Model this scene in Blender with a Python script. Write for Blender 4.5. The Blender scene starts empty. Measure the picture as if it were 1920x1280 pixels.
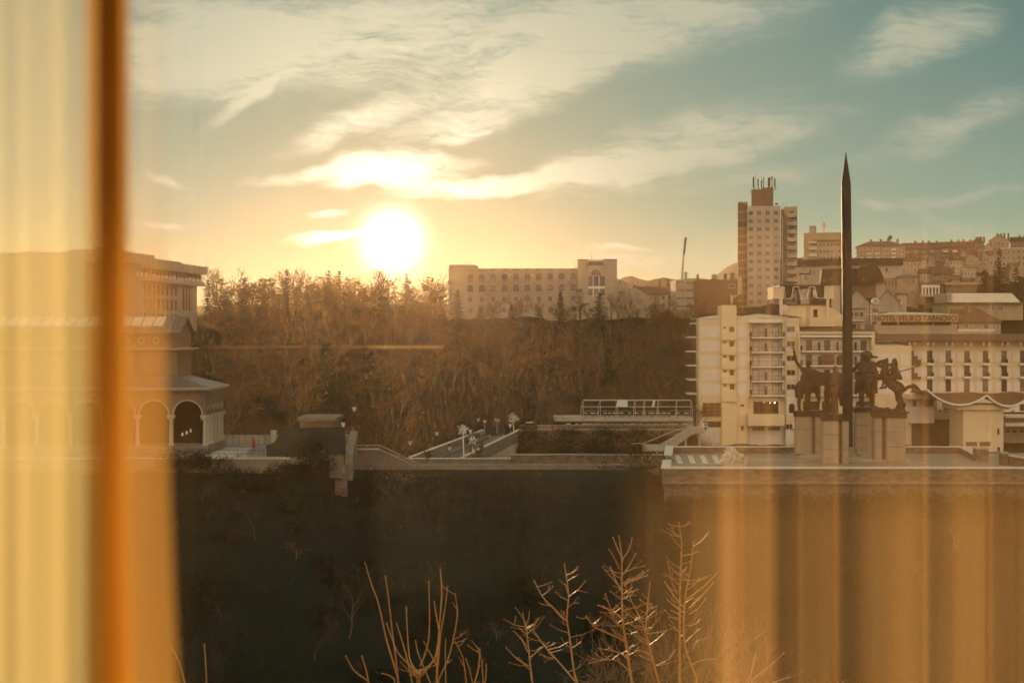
import bpy, bmesh, math, random
from mathutils import Vector, Matrix, Euler, noise
random.seed(7)
C = bpy.context.scene.collection
sc = bpy.context.scene
R = math.radians
F = 2460.0          # focal length in photograph pixels (1920 wide)
CZ = 40.0           # height of the eye above the valley floor datum

def P(px, py, Y):
    return Vector(((px-960)/F*Y, Y, CZ+(640-py)/F*Y))

# ------------------------------------------------------------------ camera
cam = bpy.data.cameras.new('camera'); cam_o = bpy.data.objects.new('camera', cam); C.objects.link(cam_o)
cam.sensor_width = 36.0; cam.lens = F/1920*36.0
cam.clip_start = 0.02; cam.clip_end = 20000
cam_o.location = (0, 0, CZ); cam_o.rotation_euler = (R(90), 0, 0)
cam.dof.use_dof = True; cam.dof.focus_distance = 24.0; cam.dof.aperture_fstop = 2.7
sc.camera = cam_o
sc.view_settings.view_transform = 'Standard'; sc.view_settings.look = 'None'
sc.view_settings.exposure = 0.57; sc.view_settings.gamma = 1.0
sc.cycles.use_denoising = True
sc.cycles.max_bounces = 8; sc.cycles.diffuse_bounces = 3; sc.cycles.glossy_bounces = 3
sc.cycles.transparent_max_bounces = 24; sc.cycles.transmission_bounces = 4; sc.cycles.volume_bounces = 0
sc.cycles.sample_clamp_indirect = 6.0

# ------------------------------------------------------------------ sun
SUN_DIR = (P(735, 452, 1000)-Vector((0, 0, CZ))).normalized()
SUN_EL = math.asin(SUN_DIR.z); SUN_AZ = math.atan2(SUN_DIR.x, SUN_DIR.y)
sun = bpy.data.lights.new('sun', 'SUN'); sun.energy = 5.0; sun.angle = R(0.53); sun.color = (1.0, 0.62, 0.32)
sun_o = bpy.data.objects.new('sun', sun); C.objects.link(sun_o)
sun_o.rotation_euler = SUN_DIR.to_track_quat('Z', 'Y').to_euler()

# ------------------------------------------------------------------ node helpers
class NT:
    def __init__(s, tree): s.t = tree; s.n = tree.nodes; s.l = tree.links
    def node(s, typ, **kw):
        nd = s.n.new(typ)
        for k, v in kw.items(): setattr(nd, k, v)
        return nd
    def put(s, sock, v):
        if hasattr(v, 'is_linked') or isinstance(v, bpy.types.NodeSocket): s.l.new(v, sock)
        else: sock.default_value = v
    def math(s, op, a, b=None, c=None, clamp=False):
        nd = s.node('ShaderNodeMath', operation=op, use_clamp=clamp)
        s.put(nd.inputs[0], a)
        if b is not None: s.put(nd.inputs[1], b)
        if c is not None: s.put(nd.inputs[2], c)
        return nd.outputs[0]
    def vmath(s, op, a, b=None):
        nd = s.node('ShaderNodeVectorMath', operation=op); s.put(nd.inputs[0], a)
        if b is not None: s.put(nd.inputs[1], b)
        return nd.outputs['Value'] if op in ('DOT_PRODUCT', 'LENGTH') else nd.outputs['Vector']
    def mix(s, f, a, b, mode='MIX', clamp=True):
        nd = s.node('ShaderNodeMix', data_type='RGBA', blend_type=mode); nd.clamp_factor = clamp
        s.put(nd.inputs[0], f); s.put(nd.inputs[6], a); s.put(nd.inputs[7], b)
        return nd.outputs[2]
    def ramp(s, f, stops, interp='EASE'):
        nd = s.node('ShaderNodeValToRGB'); cr = nd.color_ramp; cr.interpolation = interp
        while len(cr.elements) < len(stops): cr.elements.new(0.5)
        for e, (p, c) in zip(cr.elements, stops):
            e.position = p; e.color = (*c, 1) if len(c) == 3 else c
        s.put(nd.inputs[0], f); return nd.outputs[0]
    def noise(s, vec, scale, detail=4, rough=0.55, dist=0.0, out='Fac'):
        nd = s.node('ShaderNodeTexNoise'); s.put(nd.inputs['Vector'], vec)
        nd.inputs['Scale'].default_value = scale; nd.inputs['Detail'].default_value = detail
        nd.inputs['Roughness'].default_value = rough; nd.inputs['Distortion'].default_value = dist
        return nd.outputs[out]
    def mapping(s, vec, loc=(0,0,0), rot=(0,0,0), scale=(1,1,1), typ='POINT'):
        nd = s.node('ShaderNodeMapping', vector_type=typ); s.put(nd.inputs[0], vec)
        nd.inputs[1].default_value = loc; nd.inputs[2].default_value = rot; nd.inputs[3].default_value = scale
        return nd.outputs[0]
def c4(c): return (c[0], c[1], c[2], 1.0)

# ------------------------------------------------------------------ world
world = bpy.data.worlds.new('World'); sc.world = world; world.use_nodes = True
W = NT(world.node_tree); W.n.clear()
def build_world():
    D = W.node('ShaderNodeTexCoord').outputs['Generated']
    sep = W.node('ShaderNodeSeparateXYZ'); W.put(sep.inputs[0], D)
    dx, dy, dz = sep.outputs
    ady = W.math('MAXIMUM', W.math('ABSOLUTE', dy), 0.08)
    u = W.math('DIVIDE', dx, ady); v = W.math('DIVIDE', dz, ady)     # tangents of azimuth and height
    # chart in units of 0.4065 rad per 1000
    U = W.math('MULTIPLY_ADD', u, 2.46, 0.96); V = W.math('MULTIPLY', v, 2.46)
    comb = W.node('ShaderNodeCombineXYZ'); W.put(comb.inputs[0], U); W.put(comb.inputs[1], V)
    uv = comb.outputs[0]
    cosang = W.vmath('DOT_PRODUCT', D, tuple(SUN_DIR))
    th = W.math('SQRT', W.math('MAXIMUM', W.math('MULTIPLY', W.math('SUBTRACT', 1.0, cosang), 2.0), 1e-7))
    sky_n = W.node('ShaderNodeTexSky', sky_type='NISHITA'); sky_n.sun_disc = False
    sky_n.sun_elevation = SUN_EL; sky_n.sun_rotation = SUN_AZ
    sky_n.air_density = 1.0; sky_n.dust_density = 1.5; sky_n.ozone_density = 2.0
    base = W.ramp(W.math('DIVIDE', V, 0.8, clamp=True), [
        (0.0, (0.55, 0.54, 0.32)), (0.16, (0.50, 0.54, 0.34)), (0.35, (0.40, 0.46, 0.32)),
        (0.6, (0.32, 0.385, 0.29)), (1.0, (0.23, 0.32, 0.27))], 'LINEAR')
    near = W.math('EXPONENT', W.math('MULTIPLY', th, -1.0/R(20)))
    base = W.mix(near, base, c4((0.01, 0.22, 0.235)))
    teal = W.math('MULTIPLY', W.math('MULTIPLY_ADD', U, 0.8, -0.75, clamp=True), W.math('MULTIPLY_ADD', V, 2.2, -0.35, clamp=True))
    base = W.mix(teal, base, c4((0.085, 0.20, 0.195)))
    nv = W.node('ShaderNodeVectorMath', operation='SCALE'); W.put(nv.inputs[0], sky_n.outputs[0]); nv.inputs[3].default_value = 0.010
    base = W.mix(1.0, base, nv.outputs[0], 'ADD')
    # cloud masks: centre x, centre y (photograph pixels), half sizes, tilt, weight
    blobs = [(700, 60, 700, 150, 6, .75), (1250, 40, 420, 110, 14, .7), (950, 175, 300, 70, 20, .75), (660, 235, 200, 36, 22, .6),
             (740, 318, 190, 46, 4, 1.1), (930, 345, 230, 26, 7, .9), (1240, 275, 330, 80, 17, .75), (1120, 320, 260, 34, 8, .5),
             (1710, 75, 210, 70, 22, .8), (1790, 235, 230, 60, 24, .55), (445, 195, 100, 22, 34, .6), (420, 110, 260, 90, 10, .5),
             (612, 448, 100, 14, 5, .9), (1190, 485, 170, 32, 3, .55), (1640, 385, 55, 16, -12, .6), (1770, 412, 95, 22, -14, .6),
             (1820, 368, 190, 18, 7, .5), (300, 335, 70, 15, -12, .6), (300, 428, 80, 13, 0, .5), (620, 405, 70, 12, 8, .5), (1170, 458, 70, 8, 3, .6),
             (330, 50, 220, 110, 4, .45), (1460, 255, 220, 42, 18, .5), (560, 330, 130, 18, 12, .5), (1420, 330, 260, 30, 9, .4), (860, 250, 60, 14, 20, .5)]
    warp = W.noise(uv, 5.0, 3, 0.6, 0, 'Color')
    wv = W.node('ShaderNodeVectorMath', operation='MULTIPLY_ADD'); W.put(wv.inputs[0], warp)
    wv.inputs[1].default_value = (0.12, 0.07, 0); W.put(wv.inputs[2], uv)
    wuv = W.vmath('SUBTRACT', wv.outputs[0], (0.06, 0.035, 0))
    m = 0.0
    for (cx, cy, hx, hy, rot, wt) in blobs:
        q = W.mapping(wuv, (cx/1000, (640-cy)/1000, 0), (0, 0, R(rot)), (hx/1000, hy/1000, 1), 'TEXTURE')
        g = W.node('ShaderNodeTexGradient', gradient_type='SPHERICAL'); W.put(g.inputs[0], q)
        m = W.math('MULTIPLY_ADD', W.math('SMOOTH_MIN', g.outputs[1], 0.75, 0.3), wt*1.4, m)
    s1 = W.noise(W.mapping(wuv, rot=(0, 0, R(-16)), scale=(1, 4.2, 1)), 5.5, 9, 0.62, 0.35)
    s2 = W.noise(W.mapping(wuv, rot=(0, 0, R(-8)), scale=(1, 6, 1)), 13, 8, 0.65, 0.3)
    s3 = W.noise(W.mapping(wuv, rot=(0, 0, R(-22)), scale=(1, 3.2, 1)), 34, 6, 0.7, 0.4)
    st = W.math('ADD', W.math('MULTIPLY', s1, 0.50), W.math('MULTIPLY_ADD', s2, 0.28, W.math('MULTIPLY', s3, 0.22)))
    st = W.math('MULTIPLY_ADD', st, 7.5, -3.35)
    dens = W.math('MULTIPLY', W.math('ADD', m, W.math('MULTIPLY', st, W.math('MULTIPLY_ADD', m, 0.62, 0.09))), 0.85)
    mr = W.node('ShaderNodeMapRange', interpolation_type='SMOOTHSTEP'); W.put(mr.inputs[0], dens)
    mr.inputs[1].default_value = 0.05; mr.inputs[2].default_value = 1.1
    dens = mr.outputs[0]
    ex = lambda k, a: W.math('MULTIPLY', W.math('EXPONENT', W.math('MULTIPLY', th, -1.0/k)), a)
    g2 = W.math('MULTIPLY', W.math('EXPONENT', W.math('MULTIPLY', W.math('POWER', W.math('DIVIDE', th, R(0.95)), 2.0), -1.0)), 5.0)
    def scl(col, f):
        nd = W.node('ShaderNodeVectorMath', operation='SCALE'); nd.inputs[0].default_value = col; W.put(nd.inputs[3], f); return nd.outputs[0]
    cloud = W.vmath('ADD', scl((1.0, .93, .66), ex(R(7), .5)), (0.47, 0.49, 0.37))
    cloud = W.vmath('ADD', cloud, scl((1.0, .96, .8), ex(R(3.0), 2.0)))
    col = W.mix(dens, base, cloud)
    col = W.vmath('ADD', col, scl((.9, .92, .7), ex(R(3), 0.10)))
    col = W.vmath('ADD', col, scl((1.0, .93, .74), g2))
    # the sky behind the viewer: warm brightness added as fill light for the facades
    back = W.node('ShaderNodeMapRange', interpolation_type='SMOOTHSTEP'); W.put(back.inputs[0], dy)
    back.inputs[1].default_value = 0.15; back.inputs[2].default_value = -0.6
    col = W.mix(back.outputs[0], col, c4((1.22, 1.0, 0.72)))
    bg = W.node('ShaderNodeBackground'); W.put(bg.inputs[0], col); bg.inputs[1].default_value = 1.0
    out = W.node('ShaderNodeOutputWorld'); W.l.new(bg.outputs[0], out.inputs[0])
build_world()

# ------------------------------------------------------------------ materials
def mat(name, col, rough=0.8, var=0.25, scale=1.5, detail=5, metallic=0.0, spec=0.3, bump=0.0, bscale=6.0, col2=None, streak=0.0, transl=0.0):
    m = bpy.data.materials.new(name); m.use_nodes = True
    t = NT(m.node_tree); t.n.clear()
    co = t.node('ShaderNodeTexCoord').outputs['Object']
    n = t.noise(co, scale, detail, 0.6)
    n = t.math('MULTIPLY_ADD', n, 2.4, -0.7, clamp=True)
    a = tuple(c*(1-var) for c in col); b = tuple(min(1, c*(1+var)) for c in col) if col2 is None else col2
    color = t.mix(n, c4(a), c4(b))
    if streak:
        n2 = t.noise(t.mapping(co, scale=(1, 1, 0.12)), scale*1.7, 4, 0.65)
        n2 = t.math('MULTIPLY_ADD', n2, 2.6, -1.1, clamp=True)
        color = t.mix(t.math('MULTIPLY', n2, streak), color, c4(tuple(c*0.45 for c in col)))
    p = t.node('ShaderNodeBsdfPrincipled'); t.put(p.inputs['Base Color'], color)
    p.inputs['Roughness'].default_value = rough; p.inputs['Metallic'].default_value = metallic
    p.inputs['Specular IOR Level'].default_value = spec
    if bump:
        bn = t.node('ShaderNodeBump'); bn.inputs['Strength'].default_value = bump; bn.inputs['Distance'].default_value = 0.05
        t.put(bn.inputs['Height'], t.noise(co, bscale, 6, 0.65)); t.l.new(bn.outputs[0], p.inputs['Normal'])
    sh = p.outputs[0]
    if transl:
        tr = t.node('ShaderNodeBsdfTranslucent'); t.put(tr.inputs[0], color)
        mx = t.node('ShaderNodeMixShader'); mx.inputs[0].default_value = transl
        t.l.new(sh, mx.inputs[1]); t.l.new(tr.outputs[0], mx.inputs[2]); sh = mx.outputs[0]
    o = t.node('ShaderNodeOutputMaterial'); t.l.new(sh, o.inputs[0])
    return m
def brick_mat(name, c1, c2, cm, scale=1.0, bw=0.5, rh=0.25, mortar=0.02, rough=0.85, offset=0.5, axis='xz', var=0.3):
    m = bpy.data.materials.new(name); m.use_nodes = True
    t = NT(m.node_tree); t.n.clear()
    co = t.node('ShaderNodeTexCoord').outputs['Object']
    s = t.node('ShaderNodeSeparateXYZ'); t.put(s.inputs[0], co)
    cb = t.node('ShaderNodeCombineXYZ')
    if axis == 'xz':
        t.put(cb.inputs[0], t.math('ADD', s.outputs[0], s.outputs[1])); t.put(cb.inputs[1], s.outputs[2])
    else:
        t.put(cb.inputs[0], s.outputs[0]); t.put(cb.inputs[1], s.outputs[1])
    b = t.node('ShaderNodeTexBrick'); t.put(b.inputs['Vector'], cb.outputs[0])
    b.inputs['Color1'].default_value = c4(c1); b.inputs['Color2'].default_value = c4(c2); b.inputs['Mortar'].default_value = c4(cm)
    b.inputs['Scale'].default_value = scale; b.inputs['Brick Width'].default_value = bw; b.inputs['Row Height'].default_value = rh
    b.inputs['Mortar Size'].default_value = mortar; b.offset = offset
    n = t.math('MULTIPLY_ADD', t.noise(co, 0.8, 6, 0.65), 1.6, 0.2)
    color = t.mix(var, b.outputs[0], n, 'MULTIPLY')
    p = t.node('ShaderNodeBsdfPrincipled'); t.put(p.inputs['Base Color'], color); p.inputs['Roughness'].default_value = rough
    p.inputs['Specular IOR Level'].default_value = 0.3
    bn = t.node('ShaderNodeBump'); bn.inputs['Strength'].default_value = 0.5; bn.inputs['Distance'].default_value = 0.03
    t.put(bn.inputs['Height'], t.math('ADD', t.math('MULTIPLY', b.outputs[1], -1.0), t.noise(co, 9, 4))); t.l.new(bn.outputs[0], p.inputs['Normal'])
    o = t.node('ShaderNodeOutputMaterial'); t.l.new(p.outputs[0], o.inputs[0])
    return m
def glass_mat(name, col, rough=0.06, spec=0.55):
    m = bpy.data.materials.new(name); m.use_nodes = True
    t = NT(m.node_tree); t.n.clear()
    co = t.node('ShaderNodeTexCoord').outputs['Object']
    p = t.node('ShaderNodeBsdfPrincipled')
    n = t.math('MULTIPLY_ADD', t.noise(co, 0.6, 2), 3.0, -1.0, clamp=True)
    t.put(p.inputs['Base Color'], t.mix(n, c4(col), c4(tuple(c*2.2 for c in col))))
    p.inputs['Roughness'].default_value = rough; p.inputs['Specular IOR Level'].default_value = spec; p.inputs['IOR'].default_value = 1.55
    bn = t.node('ShaderNodeBump'); bn.inputs['Strength'].default_value = 0.12; bn.inputs['Distance'].default_value = 0.1
    t.put(bn.inputs['Height'], t.noise(co, 1.2, 2)); t.l.new(bn.outputs[0], p.inputs['Normal'])
    o = t.node('ShaderNodeOutputMaterial'); t.l.new(p.outputs[0], o.inputs[0])
    return m
def emit_mat(name, col, s):
    m = bpy.data.materials.new(name); m.use_nodes = True
    t = NT(m.node_tree); t.n.clear()
    e = t.node('ShaderNodeEmission'); e.inputs[0].default_value = c4(col); e.inputs[1].default_value = s
    o = t.node('ShaderNodeOutputMaterial'); t.l.new(e.outputs[0], o.inputs[0]); return m

M = {}
M['cream'] = mat('cream_render', (0.72, 0.55, 0.35), 0.8, 0.07, 0.4, streak=0.16)
M['panel'] = mat('pale_panel', (0.72, 0.62, 0.53), 0.7, 0.06, 0.5, streak=0.10)
M['white'] = mat('white_paint', (0.74, 0.70, 0.62), 0.6, 0.08, 0.8, streak=0.1)
M['concrete'] = mat('concrete', (0.40, 0.35, 0.28), 0.85, 0.18, 0.7, streak=0.25, bump=0.2)
M['limestone'] = mat('limestone', (0.36, 0.30, 0.23), 0.85, 0.14, 0.35, streak=0.22)
M['brownwall'] = mat('brown_wall', (0.20, 0.12, 0.065), 0.85, 0.2, 0.5, streak=0.2)
M['tanwall'] = mat('tan_wall', (0.42, 0.31, 0.19), 0.85, 0.15, 0.5, streak=0.2)
M['pinkwall'] = mat('pink_grey_wall', (0.46, 0.37, 0.29), 0.85, 0.12, 0.5, streak=0.2)
M['brick'] = brick_mat('red_brick', (0.20, 0.085, 0.04), (0.15, 0.06, 0.03), (0.24, 0.18, 0.13), 1.0, 0.5, 0.16)
M['tile'] = mat('clay_roof_tile', (0.17, 0.085, 0.045), 0.8, 0.3, 2.0, bump=0.4)
M['darkroof'] = mat('dark_sheet_roof', (0.055, 0.04, 0.025), 0.7, 0.25, 1.2)
M['greyroof'] = mat('grey_tile_roof', (0.11, 0.10, 0.085), 0.45, 0.3, 1.5, spec=0.5)
M['whiteroof'] = mat('pale_sheet_roof', (0.60, 0.52, 0.42), 0.4, 0.08, 0.4)
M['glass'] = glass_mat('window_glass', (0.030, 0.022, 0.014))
M['glass_gleam'] = glass_mat('gold_reflection_glass', (0.11, 0.055, 0.018), 0.1)  # golden reflection of the sunlit town put into the base colour
M['frame'] = mat('window_frame', (0.34, 0.27, 0.18), 0.6, 0.1)
M['whiteframe'] = mat('white_window_frame', (0.66, 0.60, 0.50), 0.6, 0.08)
M['door'] = mat('brown_timber_door', (0.13, 0.075, 0.035), 0.5, 0.2, 2.0)
M['rail'] = mat('dark_railing', (0.06, 0.045, 0.035), 0.5, 0.2, metallic=0.4)
M['steel'] = mat('pale_steel', (0.48, 0.42, 0.34), 0.4, 0.12, metallic=0.5)
M['bronze'] = mat('dark_bronze', (0.030, 0.020, 0.012), 0.45, 0.4, 1.3, metallic=0.25, bump=0.4, bscale=4)
M['blade'] = mat('patinated_obelisk', (0.055, 0.036, 0.02), 0.55, 0.2, 0.25, metallic=0.1)
M['pedestal'] = mat('pedestal_concrete', (0.36, 0.27, 0.185), 0.85, 0.13, 0.9, streak=0.28, bump=0.2)
M['joint'] = mat('dark_joint', (0.10, 0.07, 0.045), 0.9, 0.2)
M['stone'] = brick_mat('rubble_stone', (0.20, 0.145, 0.095), (0.09, 0.07, 0.05), (0.15, 0.12, 0.09), 1.0, 0.75, 0.34, 0.03, var=0.8)
M['coping'] = mat('pale_coping', (0.62, 0.56, 0.47), 0.38, 0.08, 1.0, spec=0.5)
M['paving'] = brick_mat('stone_paving', (0.34, 0.25, 0.17), (0.26, 0.19, 0.13), (0.2, 0.15, 0.11), 1.0, 1.2, 0.8, 0.02, 0.55, axis='xy', var=0.5)
M['cobble'] = brick_mat('cobbles', (0.36, 0.33, 0.28), (0.22, 0.20, 0.16), (0.08, 0.07, 0.05), 1.0, 0.5, 0.4, 0.05, 0.6, axis='xy', var=0.7)
M['slab'] = mat('pale_slab', (0.46, 0.42, 0.35), 0.6, 0.1)
M['asphalt'] = mat('asphalt', (0.12, 0.11, 0.095), 0.7, 0.25, 1.5)
M['gallery_brick'] = brick_mat('gallery_brick', (0.16, 0.11, 0.068), (0.12, 0.08, 0.048), (0.19, 0.15, 0.10), 1.0, 0.6, 0.2, 0.02, var=0.4)
M['colstone'] = mat('column_stone', (0.38, 0.33, 0.265), 0.7, 0.1, 1.2, streak=0.3)
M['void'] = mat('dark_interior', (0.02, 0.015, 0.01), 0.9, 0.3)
M['hoard'] = mat('green_sheet_fence', (0.035, 0.038, 0.025), 0.7, 0.25, 1.0, streak=0.3)
M['redcloth'] = mat('red_cloth', (0.35, 0.05, 0.025), 0.9, 0.15)
M['lampglass'] = mat('frosted_lamp_glass', (0.85, 0.82, 0.72), 0.3, 0.05, spec=0.6, transl=0.4)
M['bark'] = mat('brown_bark', (0.085, 0.055, 0.032), 0.9, 0.35, 3.0)
M['twig'] = mat('bare_twigs', (0.092, 0.050, 0.016), 0.85, 0.35, 0.4)
M['needle'] = mat('conifer_needles', (0.030, 0.034, 0.016), 0.8, 0.5, 0.6, transl=0.2)
M['pineneedle'] = mat('pine_needles', (0.040, 0.040, 0.018), 0.8, 0.5, 0.6, transl=0.25)
M['shrubleaf'] = mat('evergreen_leaves', (0.016, 0.028, 0.011), 0.7, 0.5, 0.7, transl=0.2)
M['yellowleaf'] = mat('yellow_leaves', (0.30, 0.19, 0.03), 0.7, 0.3, 2.0, transl=0.4)
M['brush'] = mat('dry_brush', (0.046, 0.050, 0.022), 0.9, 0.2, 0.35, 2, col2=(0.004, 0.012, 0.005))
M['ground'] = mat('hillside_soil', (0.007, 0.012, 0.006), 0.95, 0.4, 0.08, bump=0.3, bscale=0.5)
M['sapling'] = mat('young_bark', (0.46, 0.225, 0.07), 0.45, 0.25, 9.0, spec=0.45)
M['whitebranch'] = mat('white_painted_branches', (0.72, 0.68, 0.60), 0.5, 0.1)
M['letter'] = mat('sign_letters', (0.10, 0.065, 0.035), 0.6, 0.15)
M['signboard'] = mat('sign_board', (0.45, 0.30, 0.15), 0.7, 0.1, 0.6)
M['river'] = mat('river_water', (0.015, 0.018, 0.014), 0.12, 0.2, spec=0.6, bump=0.2, bscale=1.5)
M['orange'] = mat('orange_sign', (0.55, 0.22, 0.03), 0.6, 0.1)
M['farhill'] = mat('far_hill', (0.06, 0.055, 0.04), 0.95, 0.3, 0.01)
M['glass_pale'] = glass_mat('curtained_window_glass', (0.13, 0.10, 0.065), 0.15)
M['darktwig'] = mat('dark_bare_twigs', (0.055, 0.034, 0.018), 0.85, 0.35, 0.4)
M['goldtwig'] = mat('russet_twigs', (0.15, 0.076, 0.022), 0.85, 0.35, 0.4)
M['palebark'] = mat('pale_bark', (0.15, 0.115, 0.075), 0.8, 0.3, 2.0)
M['finetwig'] = mat('fine_bark', (0.20, 0.115, 0.05), 0.7, 0.25, 4.0)
M['antenna'] = mat('dark_antenna', (0.02, 0.02, 0.018), 0.8, 0.2)
M['dimstone'] = mat('weathered_grey_stone', (0.20, 0.165, 0.125), 0.9, 0.25, 0.8, streak=0.35)
M['roomwall'] = mat('dim_room_plaster', (0.010, 0.008, 0.006), 0.95, 0.1)

# ------------------------------------------------------------------ mesh helpers
ORIG = {}
class MB:
    def __init__(s): s.v = []; s.f = []; s.m = []
    def add(s, vs, fs, mi=0):
        b = len(s.v); s.v.extend([Vector(q) for q in vs]); s.f.extend([tuple(i+b for i in f) for f in fs]); s.m.extend([mi]*len(fs))
    def box(s, x0, x1, y0, y1, z0, z1, mi=0):
        if x0 > x1: x0, x1 = x1, x0
        if y0 > y1: y0, y1 = y1, y0
        if z0 > z1: z0, z1 = z1, z0
        s.add([(x0,y0,z0),(x1,y0,z0),(x1,y1,z0),(x0,y1,z0),(x0,y0,z1),(x1,y0,z1),(x1,y1,z1),(x0,y1,z1)],
              [(0,3,2,1),(4,5,6,7),(0,1,5,4),(1,2,6,5),(2,3,7,6),(3,0,4,7)], mi)
    def pbox(s, px0, py0, px1, py1, Y, d, mi=0, out=0.0):
        a = P(px0, py1, Y); b = P(px1, py0, Y); s.box(a.x, b.x, Y-out, Y+d, a.z, b.z, mi)
    def prism(s, pts, y0, y1, mi=0):          # polygon in x,z pushed along y
        n = len(pts); vs = [(p[0], y0, p[1]) for p in pts]+[(p[0], y1, p[1]) for p in pts]
        fs = [tuple(range(n)), tuple(range(2*n-1, n-1, -1))]+[(i, i+n, (i+1) % n+n, (i+1) % n) for i in range(n)]
        s.add(vs, fs, mi)
    def pprism(s, pp, Y, d, mi=0):
        s.prism([((q[0]-960)/F*Y, CZ+(640-q[1])/F*Y) for q in pp], Y, Y+d, mi)
    def hexa(s, bot, top, mi=0):              # four bottom and four top corners
        s.add(list(bot)+list(top), [(0,3,2,1),(4,5,6,7),(0,1,5,4),(1,2,6,5),(2,3,7,6),(3,0,4,7)], mi)
    def tube(s, p0, p1, r0, r1=None, n=6, mi=0, cap=True):
        p0 = Vector(p0); p1 = Vector(p1); r1 = r0 if r1 is None else r1
        d = p1-p0
        if d.length < 1e-6: return
        d.normalize(); a = d.orthogonal().normalized(); b = d.cross(a)
        vs = []
        for p, r in ((p0, r0), (p1, r1)):
            for i in range(n):
                t = 2*math.pi*i/n; vs.append(p+a*math.cos(t)*r+b*math.sin(t)*r)
        fs = [(i, (i+1) % n, (i+1) % n+n, i+n) for i in range(n)]
        if cap: fs += [tuple(range(n-1, -1, -1)), tuple(range(n, 2*n))]
        s.add(vs, fs, mi)
    def path(s, pts, rads, n=6, mi=0):
        pts = [Vector(p) for p in pts]; k = len(pts); vs = []; fs = []
        a = None
        for i, p in enumerate(pts):
            d = (pts[min(i+1, k-1)]-pts[max(i-1, 0)]).normalized()
            if a is None: a = d.orthogonal().normalized()
            a = (a-d*a.dot(d)).normalized(); b = d.cross(a)
            for j in range(n):
                t = 2*math.pi*j/n; vs.append(p+(a*math.cos(t)+b*math.sin(t))*rads[i])
        for i in range(k-1):
            for j in range(n):
                fs.append((i*n+j, i*n+(j+1) % n, (i+1)*n+(j+1) % n, (i+1)*n+j))
        fs += [tuple(range(n-1, -1, -1)), tuple(range((k-1)*n, k*n))]
        s.add(vs, fs, mi)
    def lathe(s, c, prof, n=12, mi=0):
        c = Vector(c); vs = []; fs = []; k = len(prof)
        for (r, z) in prof:
            for j in range(n):
                t = 2*math.pi*j/n; vs.append(c+Vector((math.cos(t)*r, math.sin(t)*r, z)))
        for i in range(k-1):
            for j in range(n): fs.append((i*n+j, i*n+(j+1) % n, (i+1)*n+(j+1) % n, (i+1)*n+j))
        fs += [tuple(range(n-1, -1, -1)), tuple(range((k-1)*n, k*n))]
        s.add(vs, fs, mi)
    def ball(s, c, r, nu=10, nv=6, mi=0, rot=None):
        c = Vector(c); r = Vector(r) if hasattr(r, '__len__') else Vector((r, r, r)); vs = []; fs = []
        for i in range(nv+1):
            ph = math.pi*i/nv
            for j in range(nu):
                t = 2*math.pi*j/nu
                q = Vector((math.sin(ph)*math.cos(t)*r.x, math.sin(ph)*math.sin(t)*r.y, math.cos(ph)*r.z))
                if rot: q.rotate(rot)
                vs.append(c+q)
        for i in range(nv):
            for j in range(nu): fs.append((i*nu+j, (i+1)*nu+j, (i+1)*nu+(j+1) % nu, i*nu+(j+1) % nu))
        s.add(vs, fs, mi)
    def cap(s, p0, p1, r0, r1, n=10):         # closed tapered capsule
        p0 = Vector(p0); p1 = Vector(p1); d = (p1-p0); L = d.length; d.normalize()
        pts = []; rads = []
        for k in range(4):
            t = math.pi/2*(k+0.15)/4; pts.append(p0-d*r0*math.cos(t)); rads.append(r0*math.sin(t))
        pts.append(p0); rads.append(r0); pts.append(p0+(p1-p0)*0.5); rads.append((r0+r1)/2); pts.append(p1); rads.append(r1)
        for k in range(3, -1, -1):
            t = math.pi/2*(k+0.15)/4; pts.append(p1+d*r1*math.cos(t)); rads.append(r1*math.sin(t))
        s.path(pts, rads, n)
    def build(s, name, mats, parent=None, smooth=False, local=False):
        if not isinstance(mats, (list, tuple)): mats = [mats]
        off = Vector((0, 0, 0))
        if parent is not None and not local: off = ORIG.get(parent.name, Vector((0, 0, 0)))
        vs = [v-off for v in s.v]
        base = Vector((0, 0, 0))
        if parent is None and not local and vs:
            xs = [v.x for v in vs]; ys = [v.y for v in vs]; zs = [v.z for v in vs]
            base = Vector(((min(xs)+max(xs))/2, (min(ys)+max(ys))/2, min(zs))); vs = [v-base for v in vs]
        me = bpy.data.meshes.new(name); me.from_pydata([tuple(v) for v in vs], [], s.f)
        for m in mats: me.materials.append(m)
        for p, i in zip(me.polygons, s.m): p.material_index = i; p.use_smooth = smooth
        bm = bmesh.new(); bm.from_mesh(me); bmesh.ops.recalc_face_normals(bm, faces=bm.faces); bm.to_mesh(me); bm.free()
        o = bpy.data.objects.new(name, me); C.objects.link(o)
        if parent is not None: o.parent = parent
        else: o.location = base
        ORIG[o.name] = off if parent is not None else base
        return o
def tag(o, label=None, cat=None, group=None, kind=None):
    if label: o['label'] = label
    if cat: o['category'] = cat
    if group: o['group'] = group
    if kind: o['kind'] = kind
    return o
def thing(name, loc, label, cat, group=None, rz=0.0):
    o = bpy.data.objects.new(name, None); C.objects.link(o); o.location = loc; o.rotation_euler = (0, 0, rz)
    o.empty_display_size = 0.5
    ORIG[o.name] = Vector(loc); return tag(o, label, cat, group)
def copy_thing(root, loc, rz=0.0, label=None, scale=None):
    r = root.copy(); C.objects.link(r); r.location = loc; r.rotation_euler = (0, 0, rz)
    if scale: r.scale = scale
    if label: r['label'] = label
    for ch in list(root.children):
        c = ch.copy(); C.objects.link(c); c.parent = r
        for g in ch.children:
            d = g.copy(); C.objects.link(d); d.parent = c
    return r
def sm(a, b, x):
    t = min(1, max(0, (x-a)/(b-a))); return t*t*(3-2*t)
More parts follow.
